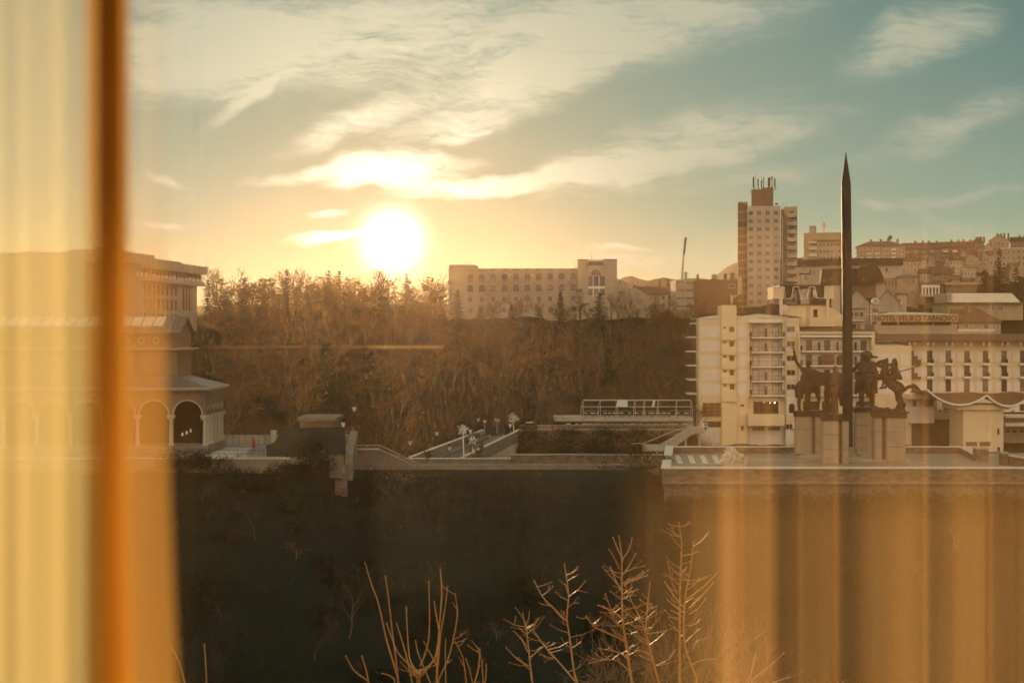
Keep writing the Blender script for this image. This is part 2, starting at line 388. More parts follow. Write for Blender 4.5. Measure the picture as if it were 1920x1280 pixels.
def interp(x, xs, ys):
    if x <= xs[0]: return ys[0]
    for i in range(1, len(xs)):
        if x <= xs[i]: return ys[i-1]+(ys[i]-ys[i-1])*(x-xs[i-1])/(xs[i]-xs[i-1])
    return ys[-1]

# ------------------------------------------------------------------ terrain
PX_LEFT = [(0,30),(15,29),(24,24),(58,4),(72,0.5),(84,0.5),(92,5),(149,25.3),(154,26.0),(190,25.5),(215,27),(300,36),(400,47.5),(440,48.5),(480,48),(560,42),(900,30),(1600,20)]
PX_MID = [(0,30),(15,29),(24,24),(58,4),(72,0.5),(84,0.5),(92,4),(130,14),(167,23.4),(171.5,23.6),(176,20),(190,17.5),(222,18),(236,23),(262,27),(330,36),(400,45.5),(425,47),(480,48),(560,44),(900,38),(1600,25)]
PX_RIGHT = [(0,30),(15,29),(24,24),(58,4),(72,0.5),(84,0.5),(90,3),(137,23.2),(142,23),(200,19),(272,19),(300,24),(330,35),(400,49),(480,58),(600,69),(850,94),(1000,100),(1200,96),(1600,60)]
def split(t): return [a for a, b in t], [b for a, b in t]
PL, PM, PR = split(PX_LEFT), split(PX_MID), split(PX_RIGHT)
def ground(X, Y, rough=True):
    Yc = max(Y, 1.0); px = 960+F*X/Yc
    zl, zm, zr = interp(Y, *PL), interp(Y, *PM), interp(Y, *PR)
    a = sm(540, 680, px); b = sm(1210, 1260, px) if Y < 200 else sm(1150, 1310 if Y < 300 else 1420, px)
    z = (zl*(1-a)+zm*a)*(1-b)+zr*b
    if rough and 24 < Y:
        amp = 0.9 if Y < 150 else (0.0 if Y < 200 else min(2.0, (Y-200)/80))
        if 62 < Y < 90: amp = 0
        if Y < 150: amp *= min(1, abs(145-Y)/15)
        z += amp*(noise.noise(Vector((X*0.09, Y*0.09, 3)))+0.6*noise.noise(Vector((X*0.25, Y*0.25, 8))))
    return z
def build_terrain():
    ys = [-30, -15, 0, 8, 15, 19, 24]
    y = 24.0
    while y < 200: y += 1.9; ys.append(y)
    while y < 520: y += 4.5; ys.append(y)
    while y < 1600: y += 30; ys.append(y)
    ts = [-0.62+1.24*i/190 for i in range(191)]
    m = MB(); vs = []; fs = []
    for y in ys:
        for t in ts:
            x = t*max(y, 40); vs.append((x, y, ground(x, max(y, 0.0))))
    n = len(ts)
    for i in range(len(ys)-1):
        for j in range(n-1): fs.append((i*n+j, i*n+j+1, (i+1)*n+j+1, (i+1)*n+j))
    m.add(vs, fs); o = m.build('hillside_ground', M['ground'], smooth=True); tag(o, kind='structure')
    # wide base reaching the horizon
    b = MB(); k = 64
    vs = [(0, 0, -2)]+[(9000*math.cos(2*math.pi*i/k), 9000*math.sin(2*math.pi*i/k), -2) for i in range(k)]
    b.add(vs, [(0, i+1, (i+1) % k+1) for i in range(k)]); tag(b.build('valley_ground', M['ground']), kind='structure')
    w = MB(); w.add([(-160, 64, 1.1), (160, 64, 1.1), (160, 92, 1.1), (-160, 92, 1.1)], [(0,1,2,3)]); tag(w.build('river', M['river']), kind='structure')
    # far hills between the library and the tower
    for (name, Y, pts) in (('far_hill', 1120, [(900,545),(1080,535),(1150,528),(1185,522),(1215,524),(1250,520),(1300,521),(1360,530),(1420,540),(1600,545),(2100,545)]),
                           ('far_hill', 1250, [(-200,575),(100,574),(330,572),(500,576),(700,574),(900,573),(1000,572),(1180,572),(1400,575)])):
        h = MB(); vs = []; fs = []
        N = 80; x0, x1 = pts[0][0], pts[-1][0]
        for j, (dy, drop) in enumerate(((-260, 1.0), (-110, 0.35), (0, 0.0), (130, 0.4))):
            for i in range(N+1):
                px = x0+(x1-x0)*i/N; py = interp(px, [a for a, b in pts], [b for a, b in pts])
                q = P(px, py, Y); zt = q.z+8*noise.noise(Vector((px*0.02, Y, 0)))
                vs.append((q.x, Y+dy, zt*(1-drop)+(-2)*drop))
        for j in range(3):
            for i in range(N): fs.append((j*(N+1)+i, j*(N+1)+i+1, (j+1)*(N+1)+i+1, (j+1)*(N+1)+i))
        h.add(vs, fs); tag(h.build(name, M['farhill'], smooth=True), kind='structure')
build_terrain()

# ------------------------------------------------------------------ the room the view is seen from
YP = 1.20
def build_room():
    zt, zb, xl, xr = CZ+0.41, CZ-0.80, -1.05, 1.35
    w = MB()
    w.box(-2.4, xl, YP, YP+0.2, CZ-1.4, CZ+1.5); w.box(xr, 2.4, YP, YP+0.2, CZ-1.4, CZ+1.5)
    w.box(xl, xr, YP, YP+0.2, zt, CZ+1.5); w.box(xl, xr, YP, YP+0.2, CZ-1.4, zb)
    tag(w.build('window_wall', M['roomwall']), kind='structure')
    w = MB(); w.box(-2.5, -2.4, -3.2, YP+0.2, CZ-1.4, CZ+1.5); w.box(2.4, 2.5, -3.2, YP+0.2, CZ-1.4, CZ+1.5); w.box(-2.5, 2.5, -3.3, -3.2, CZ-1.4, CZ+1.5)
    tag(w.build('room_wall', M['roomwall']), kind='structure')
    w = MB(); w.box(-2.5, 2.5, -3.3, YP+0.2, CZ+1.5, CZ+1.6); tag(w.build('room_ceiling', M['roomwall']), kind='structure')
    w = MB(); w.box(-2.5, 2.5, -3.3, YP+0.2, CZ-1.5, CZ-1.4); tag(w.build('room_floor', M['roomwall']), kind='structure')
    # house wall under the room, so that the room does not float
    w = MB(); w.box(-2.5, 2.5, -3.3, YP+0.2, 28, CZ-1.5); tag(w.build('house_wall', M['tanwall']), kind='structure')
    root = thing('window', (0, YP+0.1, zb), 'wide window pane with faint orange curtain reflection on its right side', 'window')
    f = MB()
    f.box(xl, xr, YP+0.06, YP+0.12, zb, zb+0.03); f.box(xl, xr, YP+0.06, YP+0.12, zt-0.02, zt)
    f.box(xl, xl+0.05, YP+0.06, YP+0.12, zb+0.03, zt-0.02); f.box(xr-0.05, xr, YP+0.06, YP+0.12, zb+0.03, zt-0.02)
    f.build('frame', M['door'], root)
    g = bpy.data.materials.new('coated_pane'); g.use_nodes = True; t = NT(g.node_tree); t.n.clear()
    tr = t.node('ShaderNodeBsdfTransparent'); tr.inputs[0].default_value = (0.97, 0.97, 0.95, 1)
    gl = t.node('ShaderNodeBsdfGlossy'); gl.inputs['Roughness'].default_value = 0.0; gl.inputs[0].default_value = (1, 1, 1, 1)
    mx = t.node('ShaderNodeMixShader'); mx.inputs[0].default_value = 0.38
    t.l.new(tr.outputs[0], mx.inputs[1]); t.l.new(gl.outputs[0], mx.inputs[2])
    o = t.node('ShaderNodeOutputMaterial'); t.l.new(mx.outputs[0], o.inputs[0])
    p = MB(); y = YP+0.09
    p.add([(xl+0.05, y, zb+0.03), (xr-0.05, y, zb+0.03), (xr-0.05, y, zt-0.02), (xl+0.05, y, zt-0.02)], [(0,1,2,3)])
    p.build('pane', g, root)
build_room()
def build_ledge():
    m = MB(); m.box(-1.55, -.3, -3.2, -3.08, CZ-.030, CZ-.018); tag(m.build('wall_ledge', M['tanwall']), 'thin pale wall ledge mirrored in the pane as a light horizontal line', 'ledge')
build_ledge()
def sheer_mat(name, opac, tcol, dcol, clear=(1, .99, .95), tw=0.85, thin=None, drop=None):
    m = bpy.data.materials.new(name); m.use_nodes = True; t = NT(m.node_tree); t.n.clear()
    co = t.node('ShaderNodeTexCoord').outputs['Object']
    w = t.math('MULTIPLY_ADD', t.noise(t.mapping(co, scale=(1, 1, 0.03)), 60, 3), 0.22, opac-0.11, clamp=True)
    if thin:      # opacity bands across the width paint the bright and dark mirrored streaks
        sx = t.node('ShaderNodeSeparateXYZ'); t.put(sx.inputs[0], t.node('ShaderNodeTexCoord').outputs['Generated'])
        rp = t.ramp(sx.outputs[0], [(p, (q, q, q)) for p, q in thin]); w = t.math('MULTIPLY', w, rp)
        rz = t.ramp(sx.outputs[2], [(0, (1, 1, 1)), (.345, (1, 1, 1)), (.43, (.34, .34, .34)), (.56, (.30, .30, .30)), (.66, (.1, .1, .1)), (1, (.1, .1, .1))]); w = t.math('MULTIPLY', w, rz)  # more opaque low down, standing in for stronger light there
    if drop:      # opacity graded by height, painting in how brightly the cloth glows
        sx = t.node('ShaderNodeSeparateXYZ'); t.put(sx.inputs[0], t.node('ShaderNodeTexCoord').outputs['Generated'])
        w = t.math('MULTIPLY', w, t.ramp(sx.outputs[2], [(p, (q, q, q)) for p, q in drop]))
    tr = t.node('ShaderNodeBsdfTransparent'); tr.inputs[0].default_value = c4(clear)
    tl = t.node('ShaderNodeBsdfTranslucent'); tl.inputs[0].default_value = c4(tcol)
    df = t.node('ShaderNodeBsdfDiffuse'); df.inputs[0].default_value = c4(dcol)
    a = t.node('ShaderNodeMixShader'); a.inputs[0].default_value = tw; t.l.new(df.outputs[0], a.inputs[1]); t.l.new(tl.outputs[0], a.inputs[2])
    b = t.node('ShaderNodeMixShader'); t.put(b.inputs[0], w); t.l.new(tr.outputs[0], b.inputs[1]); t.l.new(a.outputs[0], b.inputs[2])
    o = t.node('ShaderNodeOutputMaterial'); t.l.new(b.outputs[0], o.inputs[0]); return m
M['sheer'] = sheer_mat('sheer_yellow_curtain', 0.60, (1.0, .87, .43), (.8, .45, .12), tw=1.0, drop=[(0, (1)), (.6, 1), (.72, .92), (.80, .64), (1, .58)])
M['edge'] = sheer_mat('thin_curtain_edge', 0.42, (.70, .42, .12), (.8, .45, .12), tw=1.0, drop=[(0, 1), (.6, 1), (.70, .8), (.77, .16), (1, .06)])
M['dark_fold'] = sheer_mat('shaded_curtain_fold', 0.90, (.60, .34, .075), (.5, .25, .05), clear=(1, .9, .68), tw=1.0, drop=[(0, .42), (.5, .45), (.68, .7), (.8, .95), (1, 1)])  # darker cloth colour paints the shade of the layered fold
M['drape'] = sheer_mat('orange_curtain_cloth', 0.97, (0.5, .26, .09), (1.0, .66, .28), tw=0.0, thin=[(0, 0), (.13, .18), (.22, .45), (.262, .95), (.30, .6), (.345, .62), (.375, .26), (.44, .40), (.475, .48), (.51, .24), (.58, .5), (.64, .66), (.69, .42), (.76, .68), (.86, .45), (1, .3)])
def build_curtains():
    Yc = 1.20
    def X(px, d=0.0): return (px-960)/F*(Yc+d)
    # plan of the hanging cloth (photograph pixel, depth offset in metres), with a tight doubled fold in the middle
    plan = [(-420, .03), (-330, -.02), (-250, .03), (-170, -.01), (-90, .03), (-45, .0), (10, .012), (40, .03), (75, .015), (110, .0), (132, .012), (160, .03),
            (200, .05), (232, .06), (241, .045), (212, .03), (178, .015), (190, .0), (236, -.01), (242, -.02), (205, -.03), (186, -.036), (214, -.042), (243, -.044), (270, -.04), (295, -.034), (312, -.03)]
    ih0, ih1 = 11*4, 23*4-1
    m = MB(); vs = []; fs = []
    zs = [.40, .34, .27, .14, .02, -.05, -.1, -.15, -.2, -.27, -.33, -.5, -.79]
    # densify
    pl = []
    for i in range(len(plan)-1):
        for k in range(4):
            t = k/4; pl.append((plan[i][0]*(1-t)+plan[i+1][0]*t, plan[i][1]*(1-t)+plan[i+1][1]*t))
    pl.append(plan[-1])
    for _ in range(2):
        pl = [pl[0]]+[((pl[i-1][0]+2*pl[i][0]+pl[i+1][0])/4, (pl[i-1][1]+2*pl[i][1]+pl[i+1][1])/4) for i in range(1, len(pl)-1)]+[pl[-1]]
    n = len(pl)
    for z in zs:
        sh = 12*max(0, -z)/.25 if z < 0 else 0        # the free edge leans out to the right towards the bottom
        for (a, d) in pl:
            w = sm(170, 300, a)
            vs.append((X(a+sh*w*1.6+10*w*math.sin(z*9)*0.35, d), Yc+d, CZ+z))
    hm = []; ed = []
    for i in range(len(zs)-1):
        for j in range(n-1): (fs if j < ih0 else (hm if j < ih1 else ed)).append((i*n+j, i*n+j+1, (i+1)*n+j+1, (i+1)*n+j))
    m.add(vs, fs); k0 = len(m.f); m.f += hm; m.m += [1]*len(hm); m.f += ed; m.m += [2]*len(ed); o = m.build('curtain', [M['sheer'], M['dark_fold'], M['edge']], smooth=True)
    tag(o, 'sheer yellow curtain hanging blurred at the left edge, glowing with sunlight', 'curtain', 'curtains at the window')
    # second curtain, drawn to the right inside the room; seen as streaks mirrored in the pane
    m = MB(); vs = []; fs = []; N = 420; x0, x1, yd = 0.2, 1.30, -0.42
    zs = [1.3, .6, .3, .2, .1, 0, -.1, -.2, -.3, -.5, -.8, -1.36]
    for z in zs:
        for i in range(N+1):
            u = i/N; x = x0+(x1-x0)*u
            ph = u*2*math.pi*6.4+0.9*math.sin(u*17)+0.4*math.sin(u*37+1)
            am = 0.5*(0.034*(0.55+0.45*math.sin(u*23+2))+0.012)
            e = 0; vs.append((x+0.018*math.sin(2*ph), yd-.16*e*e+am*(1-e)*math.sin(ph)+0.004*math.sin(2.3*ph+z), CZ+z))
    n = N+1
    for i in range(len(zs)-1):
        for j in range(n-1): fs.append((i*n+j, i*n+j+1, (i+1)*n+j+1, (i+1)*n+j))
    m.add(vs, fs); o = m.build('curtain', M['drape'], smooth=True)
    tag(o, 'pleated orange curtain mirrored as vertical streaks over the lower right', 'curtain', 'curtains at the window')
build_curtains()

# ------------------------------------------------------------------ facade helpers
def win(root, x0, y0, x1, y1, Y, fm='frame', gm='glass', mull=1, name='window', tr=0, sill=False, fw=0.09, out=0.05):
    m = MB(); a = P(x0, y1, Y); b = P(x1, y0, Y); t = fw
    m.box(a.x, a.x+t, Y-out, Y+0.02, a.z, b.z, 0); m.box(b.x-t, b.x, Y-out, Y+0.02, a.z, b.z, 0)
    m.box(a.x+t, b.x-t, Y-out, Y+0.02, b.z-t, b.z, 0); m.box(a.x+t, b.x-t, Y-out, Y+0.02, a.z, a.z+t, 0)
    m.box(a.x+t, b.x-t, Y-0.015, Y+0.02, a.z+t, b.z-t, 1)
    for k in range(mull):
        x = a.x+(b.x-a.x)*(k+1)/(mull+1); m.box(x-t*.4, x+t*.4, Y-out*.8, Y-0.016, a.z+t, b.z-t, 0)
    for k in range(tr):
        z = a.z+(b.z-a.z)*(k+1)/(tr+1); m.box(a.x+t, b.x-t, Y-out*.7, Y-0.016, z-t*.35, z+t*.35, 0)
    if sill: m.box(a.x-.08, b.x+.08, Y-out*2.2, Y+.02, a.z-.1, a.z-.001, 0)
    return m.build(name, [M[fm], M[gm]], root)
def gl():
    q = random.random(); return 'glass_gleam' if q < .26 else ('glass_pale' if q < .42 else 'glass')
def balcony(root, x0, x1, ytop, yrail, Y, depth=1.1, h=0.22, slab='white', divs=(), solid=None):
    m = MB(); a = P(x0, ytop, Y); b = P(x1, ytop, Y)
    m.box(a.x, b.x, Y-depth, Y, a.z-h, a.z, 0); o = m.build('balcony', [M[slab]], root)
    r = MB(); zt = CZ+(640-yrail)/F*Y; yf = Y-depth+.06
    r.box(a.x, b.x, yf, yf+.05, zt-.05, zt); r.box(a.x, b.x, yf+.01, yf+.04, a.z+.12, a.z+.15)
    n = max(3, int((b.x-a.x)/0.16))
    for i in range(n+1):
        x = a.x+(b.x-a.x)*i/n; w = .05 if i % 10 == 0 else .015
        r.box(x-w/2, x+w/2, yf+.012, yf+.038, a.z, zt-.05)
    for xs in (a.x+.03, b.x-.03): r.box(xs-.03, xs+.03, yf+.05, Y, a.z+.1, zt)
    for d in divs:
        x = (d-960)/F*Y; r.box(x-.04, x+.04, yf+.05, Y, a.z, a.z+1.75)
    r.build('railing', M['rail'], o, local=False); return o
def gable(m, x0, x1, ze, zr, y0, y1, ov=0.35, th=0.18, mi=0, axis='y'):
    """pitched roof of two slabs; axis 'y': ridge runs away from the viewer, 'x': ridge runs across"""
    if axis == 'y':
        c = (x0+x1)/2; s = (zr-ze)/(c-x0)
        L = (x0-ov, ze-ov*s); Rr = (x1+ov, ze-ov*s)
        m.prism([L, (c, zr), (c, zr+th), (L[0], L[1]+th)], y0-ov, y1+ov, mi); m.prism([(c, zr), Rr, (Rr[0], Rr[1]+th), (c, zr+th)], y0-ov, y1+ov, mi)
    else:
        c = (y0+y1)/2; s = (zr-ze)/(c-y0)
        for (ya, za, yb, zb) in ((y0-ov, ze-ov*s, c, zr), (c, zr, y1+ov, ze-ov*s)):
            m.hexa([(x0-ov, ya, za), (x1+ov, ya, za), (x1+ov, yb, zb), (x0-ov, yb, zb)], [(x0-ov, ya, za+th), (x1+ov, ya, za+th), (x1+ov, yb, zb+th), (x0-ov, yb, zb+th)], mi)
def hip(m, x0, x1, ze, zr, y0, y1, ov=0.5, mi=0, ridge=None):
    x0 -= ov; x1 += ov; y0 -= ov; y1 += ov; d = (y1-y0)/2; w = (x1-x0)/2
    if ridge is None: ridge = max(0.3, w-d)
    cx, cy = (x0+x1)/2, (y0+y1)/2
    m.add([(x0,y0,ze),(x1,y0,ze),(x1,y1,ze),(x0,y1,ze),(x0,y0,ze+.15),(x1,y0,ze+.15),(x1,y1,ze+.15),(x0,y1,ze+.15),(cx-ridge,cy,zr),(cx+ridge,cy,zr)],
          [(3,2,1,0),(0,1,5,4),(1,2,6,5),(2,3,7,6),(3,0,4,7),(4,5,9,8),(6,7,8,9),(5,6,9),(7,4,8)], mi)
def house(name, label, x0, x1, ybase, yeave, yridge, Y, depth, wall='tanwall', roof='tile', kind='gabley', wins=(), cat='house', group=None, chim=(), wf='frame', bal=()):
    b = P((x0+x1)/2, ybase, Y); turn = -math.atan2(b.x, Y)*random.uniform(.7, 1.1) if Y > 300 else 0; zg = min(b.z, ground(b.x, Y, False)-0.5)
    root = thing(name, (b.x, Y+depth/2, zg), label, cat, group, turn)
    a = P(x0, yeave, Y); c = P(x1, yridge, Y); m = MB()
    if kind == 'gabley': m.prism([(a.x, zg), (c.x, zg), (c.x, a.z), ((a.x+c.x)/2, c.z), (a.x, a.z)], Y, Y+depth)
    else: m.box(a.x, c.x, Y, Y+depth, zg, a.z)
    m.build('wall', M[wall], root); r = MB()
    if kind == 'gabley': gable(r, a.x, c.x, a.z, c.z, Y, Y+depth)
    elif kind == 'gablex':
        gable(r, a.x, c.x, a.z, c.z, Y, Y+depth, axis='x')
        g = MB()
        for xx in (a.x+.02, c.x-.22): g.add([(xx,Y,a.z),(xx,Y+depth,a.z),(xx,Y+depth/2,c.z),(xx+.2,Y,a.z),(xx+.2,Y+depth,a.z),(xx+.2,Y+depth/2,c.z)], [(0,1,2),(5,4,3),(0,3,4,1),(1,4,5,2),(2,5,3,0)])
        g.build('gable', M[wall], root)
    elif kind == 'hip': hip(r, a.x, c.x, a.z, c.z, Y, Y+depth)
    else: r.box(a.x-.3, c.x+.3, Y-.3, Y+depth+.3, a.z, max(a.z+.3, c.z))
    ro = r.build('roof', M[roof], root)
    for (cx, cy0, w) in chim:
        q = P(cx, cy0, Y+depth*.4); h = MB(); h.box(q.x-w/2, q.x+w/2, q.y-w/2, q.y+w/2, a.z, q.z); h.build('chimney', M['brownwall'], root)
    for (cols, ys, mull) in wins:
        for (p, q) in ys:
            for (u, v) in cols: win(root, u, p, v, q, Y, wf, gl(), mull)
    for (bx0, bx1, by, br) in bal: balcony(root, bx0, bx1, by, br, Y, 0.9)
    return root

# ------------------------------------------------------------------ monument terrace
ZF = 25.86
def build_plaza():
    Y0, Y1 = 138.0, 166.5
    xl = P(1242, 880, Y0).x; xl2 = P(1250, 850, Y1).x
    m = MB(); q = [(xl, Y0+.5), (75, Y0+.5), (75, Y1), (xl2, Y1)]; m.hexa([(*p, ZF-.6) for p in q], [(*p, ZF) for p in q]); tag(m.build('terrace_paving', M['paving']), kind='structure')
    # front retaining wall with ledge and coping
    root = thing('retaining_wall', (40, Y0, 20), 'long rubble stone retaining wall along the front of the monument terrace', 'wall')
    m = MB(); m.box(xl, 75, Y0, Y0+.5, 25.25, 26.62); m.box(xl+.25, 75, Y0+.12, Y0+.6, 20, 25.05); m.build('stonework', M['stone'], root)
    m = MB(); m.box(xl-.1, 75, Y0-.12, Y0+.62, 26.62, 26.80); m.build('coping', M['coping'], root)
    m = MB(); m.box(xl+.05, 75, Y0-.35, Y0+.5, 25.05, 25.25); m.build('ledge', M['dimstone'], root)
    # back parapet
    yb = Y1-.45; zt = CZ-196/F*Y1
    root = thing('parapet_wall', (40, Y1, ZF), 'low rubble stone parapet along the back of the monument terrace', 'wall')
    xr = P(1800, 840, Y1).x
    m = MB(); m.box(xl2, xr, yb, Y1, ZF-1.5, zt-.12); m.build('stonework', M['stone'], root)
    m = MB(); m.box(xl2-.05, xr+.05, yb-.08, Y1+.08, zt-.12, zt); m.build('coping', M['coping'], root)
    # slanting parapet to the pier at the right
    def slant(name, label, a, b, w, zt):
        a = Vector(a); b = Vector(b); d = (b-a).normalized(); n = Vector((-d.y, d.x, 0))*w/2
        rt = thing(name, ((a.x+b.x)/2, (a.y+b.y)/2, ZF), label, 'wall')
        for (nm, z0, z1, e, mt) in (('stonework', ZF-1.2, zt-.12, 1.0, 'stone'), ('coping', zt-.12, zt, 1.35, 'coping')):
            mm = MB(); c = [a-n*e, b-n*e, b+n*e, a+n*e]
            mm.hexa([(q.x, q.y, z0) for q in c], [(q.x, q.y, z1) for q in c]); mm.build(nm, M[mt], rt)
    q0 = P(1800, 840, Y1-.2); q1 = P(1833, 849, 155.5)
    slant('parapet_wall', 'short stone parapet slanting from the back of the terrace to the square pier', (q0.x+.2, Y1-.3, 0), (q1.x, 156.5, 0), .45, zt-.1)
    for (px0, px1, py0, Y, lab) in ((1831, 1854, 840, 155.0, 'wider square stone pier at the right end of the terrace'), (1880, 1890.5, 848, 150, 'narrow stone pier beside the white wall end at the right')):
        a = P(px0, py0, Y); b = P(px1, py0, Y); rt = thing('stone_pier', ((a.x+b.x)/2, Y+.6, ZF), lab, 'pier')
        m = MB(); m.box(a.x, b.x, Y, Y+1.2, ZF, a.z-.14); m.build('shaft', M['stone'], rt)
        m = MB(); m.box(a.x-.08, b.x+.08, Y-.08, Y+1.28, a.z-.14, a.z); m.build('cap', M['concrete'], rt)
    a = P(1891, 852, 150.6); b = P(1960, 868, 143)
    slant('parapet_wall', 'stone parapet with sunlit coping running off the right edge of the picture', (a.x, 150.6, 0), (b.x, 142.5, 0), .45, a.z)
    # left end: two white-capped parapets with the stair gap between them
    for (y0, y1, lab) in ((Y0+.62, 146.2, 'nearer white-capped end parapet at the left corner of the terrace'), (153.2, yb-.09, 'farther white-capped end parapet beyond the stair gap at the left')):
        rt = thing('end_parapet', (xl, (y0+y1)/2, ZF), lab, 'wall')
        f = lambda y: xl+(xl2-xl)*(y-Y0)/(Y1-Y0)
        for (nm, z0, z1, o, mt) in (('stonework', ZF-1.5, 26.68, 0, 'stone'), ('coping', 26.68, 26.85, .12, 'coping')):
            mm = MB(); c = [(f(y0)-o, y0), (f(y0)+.75+o, y0), (f(y1)+.75+o, y1), (f(y1)-o, y1)]
            mm.hexa([(*q, z0) for q in c], [(*q, z1) for q in c]); mm.build(nm, M[mt], rt)
    rt = MB(); a = P(1251, 852, 153); rt.tube((a.x, 153, 26.9), (a.x, 153, ZF), .035, n=5); rt.tube((a.x, 153, 26.85), (a.x+.1, 147, 26.85), .035, n=5); rt.tube((a.x+.1, 147, 26.85), (a.x+.5, 147, ZF), .035, n=5)
    tag(rt.build('handrail', M['steel']), 'thin metal handrail beside the stair gap at the left end of the terrace', 'handrail')
    # painted pale strips
    m = MB()
    for px in (1272, 1296, 1319, 1342): 
        a = P(px, 852, 0); 
        y0, y1 = 152.2, 163.2; x0 = (px+4-960)/F*y0; x1 = (px-3-960)/F*y1; w = .32
        m.add([(x0-w, y0, ZF+.004), (x0+w, y0, ZF+.004), (x1+w, y1, ZF+.004), (x1-w, y1, ZF+.004)], [(0,1,2,3)])
    for (x0, x1, y0) in ((1272, 1360, 152.0), (1318, 1600, 147.5), (1283, 1287, 146.2), (1400, 1480, 158), (1420, 1520, 156)):
        m.add([((x0-960)/F*y0, y0, ZF+.004), ((x1-960)/F*y0, y0, ZF+.004), ((x1-960)/F*y0, y0+.35, ZF+.004), ((x0-960)/F*y0, y0+.35, ZF+.004)], [(0,1,2,3)])
    tag(m.build('pale_paving_strips', M['coping']), kind='structure')
    # low steps round the monument
    m = MB(); c = P(1592, 850, 160)
    for k, (r, z) in enumerate(((9.5, .14), (8.6, .28))):
        y0, y1 = (153.8, 166) if k == 0 else (155.2, 165.9)
        m.box(c.x-r*.62, c.x+r*.62, y0+1.2, y1, ZF+.002, ZF+z)
    tag(m.build('monument_steps', M['concrete']), kind='structure')
build_plaza()

# ------------------------------------------------------------------ obelisk
def build_obelisk():
    Y = 160.0; c = P(1588.5, 850, Y)
    root = thing('obelisk', (c.x, Y, ZF), 'tall dark sword-shaped obelisk rising from the middle of the monument', 'obelisk')
    m = MB(); ks = [(862, 9.6, 1589.5), (640, 9.2, 1589), (480, 9.0, 1587.8), (345, 8.6, 1586.4), (297, 2.2, 1586.1), (285, .35, 1586)]
    vs = []; fs = []
    for (py, hw, cx) in ks:
        q = P(cx, py, Y); w = hw/F*Y; z = max(q.z, ZF)
        for (a, b) in ((-1, 0), (-.55, -.9), (.95, -.35), (1, 0), (.55, .9), (-.95, .35)): vs.append((q.x+a*w, Y+b*w, z))
    for i in range(len(ks)-1):
        for j in range(6): fs.append((i*6+j, i*6+(j+1) % 6, (i+1)*6+(j+1) % 6, (i+1)*6+j))
    fs += [(5,4,3,2,1,0), tuple(range(30, 36))]; m.add(vs, fs); m.build('blade', M['blade'], root)
    m = MB(); m.lathe((c.x, Y, ZF), [(1.7, 0), (1.7, .5), (1.2, .6), (1.2, 1.2), (.9, 1.3)], 6); m.build('base', M['pedestal'], root)
build_obelisk()

